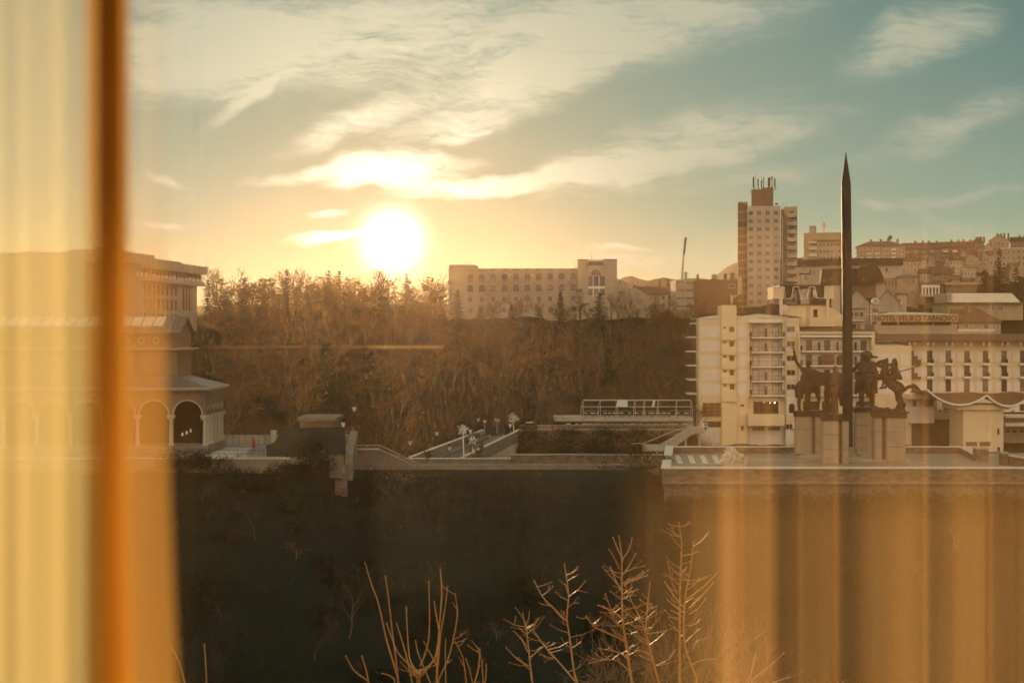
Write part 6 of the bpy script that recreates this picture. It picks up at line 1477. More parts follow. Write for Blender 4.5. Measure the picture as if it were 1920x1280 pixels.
    r = thing('path_railing', (P(900, 870, 165).x, 165, 23.5), 'thin railing with posts along the promenade path', 'railing'); m = MB()
    for i in range(26): px = 668+i*22; q = P(px, 858, 171.6); m.tube(q, (q.x, q.y, 24), .035, n=4)
    m.tube(P(668, 858, 171.6), P(1240, 850, 171.6), .035, n=4); m.build('rails', M['rail'], r)
    r = thing('bank_wall', (P(1100, 840, 226).x, 226, 19), 'dark ivy-covered bank wall below the restaurant terrace', 'wall')
    m = MB(); m.pbox(972, 806, 1245, 862, 226, 1.5); m.build('stonework', M['brownwall'], r)
    m = MB(); random.seed(12)
    for _ in range(5000):
        px = random.uniform(972, 1245); py = random.uniform(808, 862); q = P(px, py, 225.9-random.random()*.5); s = random.uniform(.08, .2)
        a = Vector((random.gauss(0, 1), random.gauss(0, .5), random.gauss(0, 1))).normalized(); b2 = a.orthogonal().normalized()
        m.add([q-a*s, q+b2*s*.7, q+a*s, q-b2*s*.7], [(0,1,2,3)])
    m.build('ivy', M['shrubleaf'], r)
    bank = []
    for i, (px, py, w, h) in enumerate(((985, 862, 34, 22), (1022, 862, 46, 30), (1070, 863, 40, 24), (1120, 862, 52, 32), (1165, 863, 36, 22), (1205, 862, 44, 28), (1000, 818, 30, 14), (1060, 816, 40, 12), (1140, 817, 46, 15), (1195, 816, 30, 12))):
        Y = 224.2-.25*i; b = P(px, py, Y); k = Y/F
        if i < 2: bank.append(make_tree('evergreen_shrub', 'dark evergreen shrub growing against the ivy bank below the restaurant terrace', bush_meshes(820+i, 4.0, 2.6, 1500, .16), b, 'bark', 'shrubleaf', 'shrubs along the ivy bank', 0, 1, 'shrub', 'stem', 'foliage')); bank[-1].scale = (w*k/4, 1, h*k/2.6)
        else: copy_thing(bank[i % 2], b, 0, None, (w*k/4, 1, h*k/2.6))

# ------------------------------------------------------------------ vegetation
def rv(s=1.0): return Vector((random.gauss(0, s), random.gauss(0, s), random.gauss(0, s)))
def bare_tree_meshes(seed, h, spread=.42, fork=.35, twig=.028):
    random.seed(seed); t = MB(); c = MB()
    def grow(p, d, L, r, lv):
        n = 3 if lv < 3 else 2; pts = [p]; rr = [r]
        for i in range(n):
            d = (d+rv(.16)+Vector((0, 0, .07))).normalized(); p = p+d*L/n; pts.append(p); rr.append(max(twig, r*(1-.45*(i+1)/n)))
        (t if lv < 2 else c).path(pts, rr, 6 if lv == 0 else (4 if lv < 2 else 3))
        if lv >= 4: return
        k = (5, 4, 4, 3)[lv]
        for i in range(k):
            u = .35+.65*(i+1)/k if lv else fork+(1-fork)*(i+.6)/k
            f = u*n; j = min(int(f), n-1); b = pts[j].lerp(pts[j+1], f-j)
            side = d.orthogonal().normalized(); side.rotate(Matrix.Rotation(random.uniform(0, 6.28), 3, d))
            nd = (d*random.uniform(.7, 1.1)+side*random.uniform(.5, 1.0)*spread*2).normalized()
            grow(b, nd, L*random.uniform(.45, .68), max(twig, rr[j]*.62), lv+1)
    grow(Vector((0, 0, -.3)), Vector((rv(.05).x, rv(.05).y, 1)).normalized(), h*.55, h*.016, 0)
    return t, c
def card(m, q, a, b, s, w): m.add([q-a*s-b*w*.2, q-b*w, q+a*s, q+b*w], [(0,1,2,3)])
def spruce_meshes(seed, h, rad, dens=1.0):
    random.seed(seed); t = MB(); c = MB()
    t.path([(0, 0, -.4), (0, 0, h*.5), (0, 0, h)], [h*.018+.05, h*.012+.03, .02], 6)
    z = h*.1
    while z < h*.99:
        u = z/h; R0 = rad*1.15*(1-u)**.72+.1; n = max(4, int((8-3*u)*dens)); a0 = random.uniform(0, 6.28)
        for i in range(n):
            az = a0+6.28*i/n+random.gauss(0, .3); L = R0*random.choice([.5, .8, .95, 1.05, 1.25])*random.uniform(.85, 1.1); d = Vector((math.cos(az), math.sin(az), random.uniform(-.12, .22)))
            base = Vector((0, 0, z+random.uniform(-.25, .25))); side = Vector((-math.sin(az), math.cos(az), 0)); steps = max(3, int(L/.3))
            for s in range(steps):
                f = (s+.5)/steps; q = base+d*L*f+Vector((0, 0, -.42*L*f*f+.2*L*f**3)); w = .34*(1.1-f*.75)
                for sg in (-1, 0, 1): card(c, q+side*sg*w+Vector((0, 0, -.05-random.random()*.12)), (d+side*sg*1.1+rv(.25)).normalized(), (Vector((0, 0, 1))*.5+rv(.5)).normalized(), .34*random.uniform(.6, 1.2), .11)
        z += max(.42, h*.045)*random.uniform(.75, 1.25)
    for _ in range(24): q = Vector((random.gauss(0, .08), random.gauss(0, .08), h*random.uniform(.9, 1.0))); card(c, q, (Vector((0, 0, .6))+rv(.6)).normalized(), rv(1).normalized(), .26, .08)
    return t, c
def pine_meshes(seed, h, rad):
    random.seed(seed); t = MB(); c = MB()
    bend = rv(.35); pts = [Vector((0, 0, -.4)), Vector((bend.x*.4, bend.y*.4, h*.45)), Vector((bend.x, bend.y, h*.93))]; t.path(pts, [h*.02+.05, h*.015+.04, .04], 6)
    nb = random.randint(22, 28)
    for k in range(nb):
        u = .38+.6*((k+random.random())/nb); Rr = rad*1.1*max(.28, 1.0-.75*((u-.38)/.6)**1.5)*random.uniform(.45, 1.2)
        az = k*2.4+random.gauss(0, .4); L = max(.5, Rr); p0 = Vector((bend.x*u, bend.y*u, h*u)); up = random.uniform(-.05, .45)
        e = p0+Vector((math.cos(az)*L, math.sin(az)*L, up*L)); mid = p0.lerp(e, .5)+Vector((0, 0, -.12*L))
        t.path([p0, mid, e], [.075, .05, .025], 4)
        for cl in range(max(2, int(L/.45))):
            f = random.uniform(.4, 1.05); q = (p0.lerp(mid, f*2) if f < .5 else mid.lerp(e, f*2-1))+Vector((random.gauss(0, .28), random.gauss(0, .28), random.uniform(0, .25)))
            for _ in range(16): card(c, q+Vector((random.gauss(0, .27), random.gauss(0, .27), random.gauss(0, .12))), (rv(1)+Vector((0, 0, .7))).normalized(), rv(1).normalized(), random.uniform(.14, .3), .075)
    for s in range(70): q = Vector((bend.x, bend.y, h*.95))+Vector((random.gauss(0, .4), random.gauss(0, .4), random.gauss(0, .3))); card(c, q, (rv(1)+Vector((0, 0, .6))).normalized(), rv(1).normalized(), .26, .08)
    return t, c
def bush_meshes(seed, w, h, n=900, s=.12):
    random.seed(seed); t = MB(); c = MB()
    lobes = [(Vector((random.uniform(-.5, .5)*w, random.uniform(-.4, .4)*w, random.uniform(.3, .75)*h)), random.uniform(.22, .42)*w) for _ in range(6)]
    for (q, r) in lobes: t.path([(0, 0, -.3), q*.5, q], [.06, .04, .02], 4)
    for _ in range(n):
        q, r = random.choice(lobes); d = rv(1).normalized(); p = q+d*r*random.uniform(.55, 1.12); p.z = max(.02, p.z*1.0); card(c, p, rv(1).normalized(), rv(1).normalized(), s*random.uniform(.6, 1.4), s*.55)
    return t, c
def make_tree(name, label, meshes, loc, mt, mc, group=None, rz=0, scale=1.0, cat='tree', tn='trunk', cn='crown'):
    r = thing(name, loc, label, cat, group, rz); a, b = meshes; a.build(tn, M[mt], r, local=True); b.build(cn, M[mc], r, local=True); r.scale = (scale, scale, scale); return r
build_restaurant()
def build_skyline():
    def g(px, Y): x = (px-960)/F*Y; return Vector((x, Y, ground(x, Y)-.2))
    def put(kind, px, ytop, Y, wpx, label, seed, name=None, base=None):
        b = g(px, Y)
        if base: b.z = P(px, base, Y).z
        h = P(px, ytop, Y).z-b.z; rad = wpx/2/F*Y*(1.2 if px < 830 and kind in 'sp' else 1.0)
        if kind == 's': return make_tree('spruce', label, spruce_meshes(seed, h, rad), b, 'bark', 'needle')
        if kind == 'p': return make_tree('pine', label, pine_meshes(seed, h, rad), b, 'bark', 'pineneedle')
        if kind == 'b': return make_tree('bare_tree', label, bare_tree_meshes(seed, h/1.05, wpx/h*.028+.28), b, 'bark', 'twig')
        if kind == 'c': return make_tree('round_tree', label, bush_meshes(seed, rad*2, h, 2600, .2), b, 'bark', 'pineneedle')
    L = [('p', 413, 521, 420, 36, 'lone open pine just right of the concrete building at upper left'), ('b', 446, 531, 430, 26, 'thin bare tree between two pines on the left skyline'),
         ('p', 473, 531, 415, 36, 'flat-topped pine left of the tall spire conifer, second from the building'), ('p', 503, 521, 420, 44, 'broad pine close on the left of the tall spire conifer'),
         ('s', 537, 504, 400, 34, 'tallest spire-shaped conifer on the skyline left of the sun'), ('p', 583, 533, 415, 40, 'low tiered pine right of the tall spire conifer'),
         ('p', 603, 517, 425, 44, 'tiered pine leaning into the twin-tipped conifers left of the sun'), ('s', 617, 506, 430, 42, 'left one of the twin-tipped conifers left of the sun'),
         ('s', 636, 508, 432, 36, 'right one of the twin-tipped conifers left of the sun'), ('p', 655, 521, 425, 34, 'pine filling the gap right of the twin-tipped conifers'),
         ('c', 692, 508, 430, 56, 'broad round-crowned tree directly below the sun'), ('p', 728, 526, 428, 36, 'lower pine right of the round-crowned tree'),
         ('s', 762, 513, 430, 30, 'gold-lit conifer right below the sun'), ('p', 806, 520, 415, 56, 'spreading pine left of the arched-window building'), ('b', 815, 509, 420, 50, 'bare tree rising behind the spreading pine'),
         ('s', 858, 543, 395, 32, 'conifer in front of the left end of the arched-window building'), ('s', 900, 573, 380, 24, 'small conifer before the third arched bay'),
         ('s', 1051, 545, 390, 30, 'dark conifer before the right end of the arched windows'), ('p', 1088, 541, 395, 26, 'small pine left of the tower bay of the arched-window building'),
         ('s', 1124, 548, 388, 46, 'broad dark conifer hiding the foot of the tower bay'), ('s', 1012, 575, 370, 36, 'squat conifer in the middle before the arched-window building'), ('s', 960, 570, 372, 34, 'squat dark conifer left of the crooked bare tree'),
         ('b', 930, 556, 372, 46, 'bare spreading tree before the left arched windows'), ('b', 972, 541, 385, 60, 'bare tree with fine crown before the middle arched windows'), ('b', 1003, 549, 375, 52, 'crooked bare tree before the middle of the arched-window building'),
         ('b', 1148, 540, 380, 58, 'tall bare tree with black limbs right of the broad dark conifer'), ('b', 1182, 549, 384, 44, 'bare tree before the lower wing of the arched-window building'), ('b', 1205, 580, 360, 40, 'small bare tree at the foot of the lower wing'),
         ('s', 1237, 522, 560, 12, 'small pointed conifer behind the old town houses, left one'), ('s', 1253, 522, 560, 13, 'small pointed conifer behind the old town houses, right one'), ('p', 1190, 528, 560, 22, 'pine behind the old town house roof'),
         ('p', 1287, 510, 520, 22, 'pine at the foot of the floodlight mast'), ('s', 1308, 513, 520, 14, 'conifer right of the floodlight mast behind the brick block'), ('p', 1341, 514, 480, 22, 'pine above the roof of the brick block'), ('p', 1374, 512, 470, 20, 'pine beside the tower block flank'), ('s', 1360, 513, 480, 14, 'thin conifer between two pines above the brick block'),
         ('b', 1330, 540, 330, 60, 'brown bare tree before the brick block'), ('b', 1362, 545, 335, 50, 'brown bare tree between the brick block and the hotel roof'), ('b', 1294, 560, 330, 50, 'brown bare tree before the glazed office block'), ('b', 1255, 575, 340, 46, 'brown bare tree before the old town houses'),
         ('s', 1872, 483, 400, 60, 'big dark conifer on the right hillside'), ('s', 1905, 500, 385, 70, 'dark conifer cut by the right edge'), ('s', 1846, 505, 405, 44, 'lower dark conifer left of the big one on the right hillside'),
         ('s', 390, 525, 380, 26, 'dark conifer against the right end of the concrete building'),
         ('b', 1735, 530, 470, 40, 'small bare tree on the hill right of the villa'), ('b', 1775, 500, 560, 50, 'bare tree on the hill between the long blocks and the white-banded house')]
    for i, (k, px, yt, Y, w, lab) in enumerate(L): put(k, px, yt, Y, w, lab, 100+i)
    for i, (px, yt, w, lab, yb) in enumerate(((352, 572, 46, 'rounded evergreen before the concrete building', 640), (322, 580, 40, 'left rounded evergreen before the concrete building', 640), (380, 578, 40, 'right rounded evergreen before the concrete building', 640))):
        Y = 240; b = P(px, yb, Y); make_tree('evergreen_tree', lab, bush_meshes(300+i, w/F*Y, (yb-yt)/F*Y, 2600, .2), b-Vector((0, 0, 3)), 'bark', 'shrubleaf')
def free(px, Y):
    if Y < 182: return False
    if 756+(Y-178)/54*138 < px < 1010 and Y < 240: return False
    if 1000 < px < 1330 and Y < 245: return False
    if px < 430 and Y < 185: return False
    if 540 < px < 640 and Y < 182: return False
    if 835 < px < 1225 and Y > 405: return False
    if px < 395 and Y > 285: return False
    return True
def build_woods():
    protos = []
    for i in range(7): protos.append(bare_tree_meshes(500+i, 10+i*.5, .36+.03*(i % 3), twig=.03))
    roots = []; random.seed(21); placed = []
    spots = []
    for _ in range(4000):
        Y = random.uniform(186, 440); px = random.uniform(330, 1305)
        if not free(px, Y): continue
        x = (px-960)/F*Y
        if any((x-a)**2+(Y-b)**2 < 20 for a, b in spots): continue
        spots.append((x, Y))
        if len(spots) >= 240: break
    for i, (x, Y) in enumerate(spots):
        px = 960+F*x/Y; k = i % 7; s = random.uniform(.65, 1.05)
        if Y > 330 and px > 830: s *= .62
        if Y > 370 and px < 830: s *= random.uniform(.7, 1.15)
        loc = Vector((x, Y, ground(x, Y)-.2)); rz = random.uniform(0, 6.28); lab = 'bare brown tree standing in the dense wood on the hillside'
        if i < 7:
            r = make_tree('bare_tree', lab, protos[k], loc, ('bark', 'palebark', 'bark', 'bark', 'palebark', 'bark', 'bark')[k], ('twig', 'goldtwig', 'darktwig', 'twig', 'goldtwig', 'darktwig', 'twig')[k], 'bare trees in the hillside wood', rz, s); roots.append(r)
        else: copy_thing(roots[k], loc, rz, None, (s, s, s))
    # taller growth along the ridge and dark evergreens scattered through the wood
    n = 0
    while n < 46:
        Y = random.uniform(398, 438); px = random.uniform(396, 838); x = (px-960)/F*Y; n += 1
        copy_thing(roots[random.choice([2, 3, 5, 6, 0])], Vector((x, Y, ground(x, Y)-.2)), random.uniform(0, 6.28), None, (random.uniform(.85, 1.35),)*3)
    ev = [make_tree('dark_evergreen', 'dark evergreen tree standing among the bare trees of the hillside wood', (spruce_meshes(901, 11, 2.6) if k == 0 else (pine_meshes(902, 12, 3.2) if k == 1 else bush_meshes(903, 5, 6.5, 2200, .22))), Vector((0, 0, 0)), 'bark', ('needle', 'pineneedle', 'shrubleaf')[k], 'evergreens in the hillside wood') for k in range(3)]
    k = 0
    while k < 84:
        Y = random.uniform(200, 436); px = random.uniform(385, 1300)
        if not free(px, Y) or (px > 830 and Y > 340): continue
        if 20 < k < 46 and not (Y > 395 and px < 838): continue
        x = (px-960)/F*Y; loc = Vector((x, Y, ground(x, Y)-.2)); s = random.uniform(.65, 1.1)
        if k < 3: ev[k].location = loc; ev[k].scale = (s, s, s)
        else: copy_thing(ev[random.choice([0, 1, 1, 2])], loc, random.uniform(0, 6.28), None, (s, s, s))
        k += 1
    # leafless shrubs one can tell apart on the dark front slope
    sh0 = make_tree('slope_shrub', 'dim leafless shrub growing on the dark slope below the walls', bare_tree_meshes(910, 3.0, .5, .15, .012), Vector((0, 0, 0)), 'bark', 'darktwig', 'leafless shrubs on the dark slope', cat='shrub', tn='stem', cn='twigs')
    sh1 = make_tree('slope_shrub', 'dim leafless shrub growing on the dark slope below the walls', bare_tree_meshes(911, 3.4, .6, .12, .012), Vector((0, 0, 0)), 'palebark', 'twig', 'leafless shrubs on the dark slope', cat='shrub', tn='stem', cn='twigs')
    sh2 = make_tree('slope_shrub', 'rounded dark evergreen clump on the dark slope below the walls', bush_meshes(912, 2.6, 1.8, 1500, .12), Vector((0, 0, 0)), 'bark', 'shrubleaf', 'evergreen clumps on the dark slope', cat='shrub', tn='stem', cn='foliage')
    for i in range(105):
        while True:
            Y = random.uniform(98, 150); px = random.uniform(330, 1900); lim = 136 if px > 1225 else (146 if px < 640 else 163)
            if Y < lim: break
        x = (px-960)/F*Y; loc = Vector((x, Y, ground(x, Y)-.15)); s = random.uniform(.5, 1.25); o = (sh0, sh1, sh2)[random.choice([0, 0, 1, 2, 2])] if i > 2 else (sh0, sh1, sh2)[i]
        if i < 3: o.location = loc; o.scale = (s, s, s)
        else: copy_thing(o, loc, random.uniform(0, 6.28), None, (s, s, s*random.uniform(.8, 1.1)))
    # undergrowth of the wood and the brush on the front slope: nobody could count it
    random.seed(33); m = MB()
    def stalks(x, Y, z, n, hh, w):
        for _ in range(n):
            p = Vector((x+random.gauss(0, .6), Y+random.gauss(0, .6), z-.1)); d = (Vector((0, 0, 1))+rv(.45)).normalized(); L = hh*random.uniform(.5, 1.2); e = p+d*L; s = Vector((d.z, 0, -d.x)).normalized()*w
            q = p.lerp(e, .55)+rv(.08)*hh
            m.add([p-s, p+s, q+s*.7, q-s*.7], [(0,1,2,3)]); m.add([q-s*.7, q+s*.7, e], [(0,1,2)])
            f = q+(d+rv(.6)).normalized()*L*.45; m.add([q-s*.5, q+s*.5, f], [(0,1,2)])
    for _ in range(5200):
        Y = random.uniform(186, 440); px = random.uniform(320, 1330)
        if not free(px, Y): continue
        x = (px-960)/F*Y; stalks(x, Y, ground(x, Y), 9, random.uniform(1.6, 4.6) if not (835 < px < 1225 and Y > 360) else 1.5, .035)
    tag(m.build('wood_undergrowth', M['twig']), 'dense brown undergrowth of bare stems covering the wooded hillside', 'undergrowth', kind='stuff')
    m = MB(); lf = MB()
    for _ in range(8500):
        Y = random.uniform(92, 150); px = random.uniform(-60, 1980); x = (px-960)/F*Y
        lim = 136.5 if px > 1225 else (148 if px < 640 else 164)
        if Y > lim: continue
        z = ground(x, Y); nz = noise.noise(Vector((x*.12, Y*.12, 5)))
        stalks(x, Y, z, 6, random.uniform(.6, 2.0)*(1+nz), .014)
        if nz > .0:
            c = Vector((x, Y, z+random.uniform(.2, .9)))
            for _ in range(22): card(lf, c+rv(.45), rv(1).normalized(), rv(1).normalized(), random.uniform(.06, .15), .06)
    for _ in range(1500):      # rank growth along the foot of the retaining wall
        px = random.uniform(1236, 1960); Y = random.uniform(133.5, 137.4); x = (px-960)/F*Y; z = ground(x, Y); hh = random.uniform(.5, 1.3)*(1.4+noise.noise(Vector((px*.02, 0, 1)))*1.6)
        stalks(x, Y, z, 6, hh, .016)
        if random.random() < .5:
            c = Vector((x, Y, z+random.uniform(.1, .8)*hh))
            for _ in range(16): card(lf, c+rv(.4), rv(1).normalized(), rv(1).normalized(), random.uniform(.07, .16), .07)
    for _ in range(1500):
        Y = random.uniform(150, 165); px = random.uniform(655, 1235); x = (px-960)/F*Y; stalks(x, Y, ground(x, Y), 6, random.uniform(.5, 1.6), .016)
    tag(m.build('slope_brush', M['brush']), 'dark tangled dry brush covering the slope below the terraces', 'brush', kind='stuff')
    tag(lf.build('slope_ivy', M['shrubleaf']), 'low dark evergreen ground cover among the brush on the slope', 'ground cover', kind='stuff')
    # shrubs that stand out
    sh = [(340, 868, 148, 60, 44, 'dark evergreen shrub below the left end of the gallery forecourt'), (392, 872, 147, 50, 36, 'dark evergreen shrub below the gallery corner'), (560, 850, 151, 66, 40, 'dark shrub overgrowing the left part of the green fence'), (600, 868, 150, 60, 34, 'dark shrub at the foot of the green fence'),
          (520, 888, 146, 46, 30, 'low shrub under the forecourt wall'), (700, 905, 155, 60, 36, 'round shrub on the slope below the terrace wall'), (450, 900, 145, 60, 36, 'low dark shrub under the middle of the forecourt wall'), (1190, 872, 165, 90, 14, 'low spreading shrub on the bank left of the terrace corner')]
    for i, (px, py, Y, w, h, lab) in enumerate(sh):
        b = P(px, py, Y); make_tree('evergreen_shrub', lab, bush_meshes(700+i, w/F*Y, h/F*Y, 1800, .13), b-Vector((0, 0, h*.35/F*Y)), 'bark', 'shrubleaf', cat='shrub', tn='stem', cn='foliage')
    for i, (px, py, h, lab) in enumerate(((733, 884, 26, 'thin shrub with yellow leaves below the terrace wall'), (757, 898, 22, 'low bush with yellow leaves just above the dark slope'), (718, 925, 22, 'sparse yellowish bush lower on the slope'))):
        Y = 160; b = P(px, py, Y); make_tree('yellow_shrub', lab, bush_meshes(740+i, 22/F*Y, h*1.2/F*Y, 130, .09), b-Vector((0, 0, h*.4/F*Y)), 'bark', 'yellowleaf', cat='shrub', tn='stem', cn='foliage')
    for i, (px, yt, yb, Y, lab) in enumerate(((843, 690, 820, 215, 'slender bare tree with twin stems left of the footbridge'), (1036, 745, 806, 226, 'small bare tree standing before the restaurant terrace'), (800, 838, 868, 172, 'leafless bush before the near end of the footbridge'), (905, 815, 866, 172, 'leafless sapling pair by the bridge parapet'), (1005, 872, 900, 160, 'leafless bush on the bank below the promenade'), (655, 1050, 1190, 104, 'dim arching leafless bush low on the dark slope, left of the young shrub'), (590, 1120, 1230, 102, 'faint leafless bush on the dark slope nearest the curtain'), (830, 1040, 1120, 112, 'faint leafless bush on the dark slope above the long-shooted shrub'), (480, 930, 1010, 125, 'faint bare bush on the slope below the gallery forecourt'), (700, 735, 805, 200, 'pale-stemmed bare tree behind the terrace wall'), (600, 845, 900, 149, 'bare shrub tangled over the green fence'))):
        b = P(px, yb, Y); make_tree('bare_tree', lab, bare_tree_meshes(760+i, (yb-yt)/F*Y/1.05, .36, twig=.025 if Y > 150 else .011), b, 'bark', 'twig' if Y > 150 else 'darktwig')
build_skyline(); build_woods()

# ------------------------------------------------------------------ saplings close below the window
def build_saplings():
    random.seed(77)
    def Z(ox, oy, pts, Y): return [P(ox+x/4, oy+y/4, Y) for x, y in pts]
    def shoot(m, pts, r0, r1, budstep=.09):
        # smooth the traced line
        d = []
        for i in range(len(pts)-1):
            p0 = pts[max(i-1, 0)]; p1 = pts[i]; p2 = pts[i+1]; p3 = pts[min(i+2, len(pts)-1)]
            for k in range(6):
                t = k/6; d.append(.5*((2*p1)+(p2-p0)*t+(2*p0-5*p1+4*p2-p3)*t*t+(3*p1-p0-3*p2+p3)*t**3))
        d.append(pts[-1]); n = len(d)
        m.path(d, [r0+(r1-r0)*i/(n-1) for i in range(n)], 7)
        acc = 0
        for i in range(1, n):
            acc += (d[i]-d[i-1]).length
            if acc > budstep*random.uniform(.8, 1.2): r = r0+(r1-r0)*i/(n-1); m.ball(d[i], (r*1.3, r*1.3, r*1.2), 7, 5); acc = 0
        m.ball(d[-1], (r1*1.8, r1*1.8, r1*2.4), 7, 5); return d
    def twigs(m, line, r, n, L, lo=.15, bias=1.0):
        for i in range(n):
            u = lo+(1-lo)*random.random(); j = min(int(u*(len(line)-1)), len(line)-2); p = line[j].lerp(line[j+1], .5); sd = 1 if i % 2 else -1
            d = Vector((sd*random.uniform(.5, 1.0), random.uniform(-.8, .8), random.uniform(.05, .75)*bias)).normalized(); l = L*random.uniform(.45, 1.2); q = p+d*l*.5; e = q+(d+Vector((0, 0, .3))+rv(.15)).normalized()*l*.5
            m.path([p, q, e], [r*1.15, r*.85, r*.5], 5); m.ball(q, r*1.25, 6, 4); m.ball(e, (r*1.25, r*1.25, r*1.7), 6, 4)
            if random.random() < .5: f = q+(d+rv(.6)+Vector((0, 0, .3))).normalized()*l*.4; m.path([q, f], [r*.8, r*.65], 5); m.ball(f, r*1.6, 6, 4)
    def plant(name, label, Y, stems, base_px, tw=None):
        bx = (base_px-960)/F*Y; zb = ground(bx, Y, False)-.1
        root = thing(name, (bx, Y, zb), label, 'sapling'); low = CZ+(640-1290)/F*Y
        m = MB(); t = MB(); lines = []
        for k, (pts, r0, r1) in enumerate(stems):
            dz = random.uniform(-.25, .25); q = [Vector((p.x, p.y+dz*(1-i/len(pts)), p.z)) for i, p in enumerate(pts)]
            r0 *= .78; r1 *= .56; lines.append(shoot(m, q, r0, r1))
            e = q[0]
            if e.z < low+.12:   # carry the stem down to the ground out of sight
                m.path([Vector((bx+(e.x-bx)*.25, Y, zb)), Vector((bx+(e.x-bx)*.7, Y, (zb+e.z)/2)), e], [r0*1.8, r0*1.4, r0], 7)
        m.build('stem', M['sapling'], root)
        if tw:
            for (i, n, L, r) in tw: twigs(t, lines[i], r*.72, int(n*.7+.5), L)
            t.build('twigs', M['sapling'], root)
    A = lambda pts, Y=11.0: Z(640, 960, pts, Y)
    S = .008; E = .0062
    plant('young_shrub', 'young shrub of long bare upright shoots at the bottom left of centre', 11.0, [
        (A([(415, 1300), (400, 1220), (330, 970), (270, 690), (225, 560), (175, 382)]), .0115, E), (A([(412, 1300), (405, 1180), (375, 920), (352, 690), (328, 485)]), .0105, E),
        (A([(575, 1300), (580, 1240), (590, 1195)]), .013, .012), (A([(590, 1195), (500, 1130), (420, 1040), (375, 930), (340, 832)]), S, E), (A([(590, 1160), (530, 1080), (508, 960), (490, 700)]), S, E),
        (A([(590, 1160), (640, 1020), (660, 850), (655, 522)]), .009, E), (A([(588, 1195), (650, 1150), (705, 1070), (722, 990)]), S, E), (A([(712, 1300), (722, 1060), (735, 850), (752, 600), (741, 427)]), .0115, E),
        (A([(712, 1210), (735, 960), (770, 750), (795, 565)]), .009, E), (A([(720, 1290), (800, 1110), (852, 890), (868, 745), (852, 618)]), .0095, E), (A([(525, 1300), (490, 1120), (445, 950), (412, 838)]), S, E),
        (A([(735, 850), (712, 740), (698, 662)]), E, E*.9), (A([(930, 1300), (905, 1110), (852, 985)]), S, E), (A([(985, 1300), (960, 1180), (935, 1102)]), E, E*.9), (A([(985, 1290), (1030, 1150), (1040, 1012)]), S, E), (A([(1060, 1300), (1085, 1210), (1088, 1122)]), E, E*.9),
        (A([(560, 1270), (485, 1120), (488, 1105)]), E, E*.8), (A([(700, 1290), (590, 1050), (560, 950)]), E, E*.8), (A([(720, 1160), (650, 1030), (618, 968)]), E, E*.8), (A([(785, 1300), (780, 1080), (783, 950)]), E, E*.8), (A([(1060, 1290), (1050, 1120), (1020, 1045)]), E, E*.8), (A([(400, 1250), (360, 1220), (305, 1206)]), E, E*.8)],
        786, [(0, 0, 0, 0), (12, 6, .12, .004), (14, 6, .12, .004), (9, 5, .14, .004), (2, 12, .2, .005)])
    plant('young_shrub', 'two short bare shoots rising near the bottom left, left of the long-shooted shrub', 11.4, [(A([(200, 1300), (185, 1270), (90, 1190), (32, 1080)], 11.4), .008, E), (A([(202, 1300), (180, 1180), (152, 1082)], 11.4), .008, E)], 690)
    plant('young_shrub', 'two lone bare shoots beside the bottom of the sheer curtain', 9.5, [([P(345, 1300, 9.5), P(335, 1250, 9.5), P(321, 1215, 9.5)], .008, E), ([P(387, 1300, 9.5), P(386, 1260, 9.5), P(383, 1208, 9.5)], .007, E)], 370)
    B = lambda pts, Y=11.5: Z(940, 960, pts, Y)
    plant('sapling', 'smallest leafless sapling, with side twigs, left of the forked pair', 11.5, [(B([(236, 1300), (215, 1120), (198, 960), (186, 850)]), .011, .007), (B([(186, 850), (150, 790), (105, 720)]), E, .005), (B([(186, 850), (205, 790), (211, 742)]), E, .005), (B([(195, 1010), (150, 930), (94, 880)]), E, .005), (B([(212, 1140), (120, 1090), (35, 1008)]), E, .005), (B([(186, 850), (170, 800), (160, 748)]), E*.9, .0045)], 1000, [(0, 16, .22, .0045)])
    plant('sapling', 'leafless forked sapling with one long arm to the left, in the bottom middle', 11.5, [(B([(585, 1300), (545, 1190), (512, 940), (490, 770), (503, 610), (472, 385)]), .0125, E), (B([(490, 800), (395, 710), (310, 625), (248, 512)]), .008, E), (B([(555, 1225), (430, 1090), (320, 975), (236, 865)]), .009, E), (B([(505, 620), (490, 570), (478, 532)]), E, .005)], 1085, [(0, 20, .2, .0045), (1, 6, .14, .0045), (2, 16, .2, .0045)])
    plant('sapling', 'tallest leafless sapling with many side twigs and a three-pronged tip', 11.0, [(Z(940, 960, [(985, 1300), (940, 1010), (912, 800), (905, 560), (905, 350)], 11.0), .016, .009), (B([(905, 350), (875, 280), (835, 185)], 11), .007, E), (B([(905, 350), (892, 260), (882, 176)], 11), E, .0055), (B([(905, 350), (955, 280), (980, 196)], 11), .007, E),
        (B([(903, 460), (860, 370), (815, 290)], 11), .007, E), (B([(915, 490), (970, 400), (1012, 312)], 11), .007, E), (B([(916, 545), (990, 495), (1064, 442)], 11), .007, E), (B([(898, 580), (850, 490), (815, 402)], 11), .007, E), (B([(905, 590), (870, 540), (780, 436)], 11), E, .005),
        (B([(905, 780), (830, 720), (722, 685)], 11), .007, E), (B([(905, 900), (850, 800), (785, 625)], 11), .007, E), (B([(925, 960), (760, 890), (690, 850), (638, 778)], 11), .008, E), (B([(950, 1060), (860, 1020), (725, 1005)], 11), .007, E), (B([(960, 1190), (880, 1120), (790, 1105), (660, 1130)], 11), .007, E)], 1190, [(0, 34, .24, .005), (9, 4, .12, .0045), (10, 6, .12, .0045), (11, 8, .14, .0045), (12, 8, .14, .0045), (13, 8, .14, .0045)])
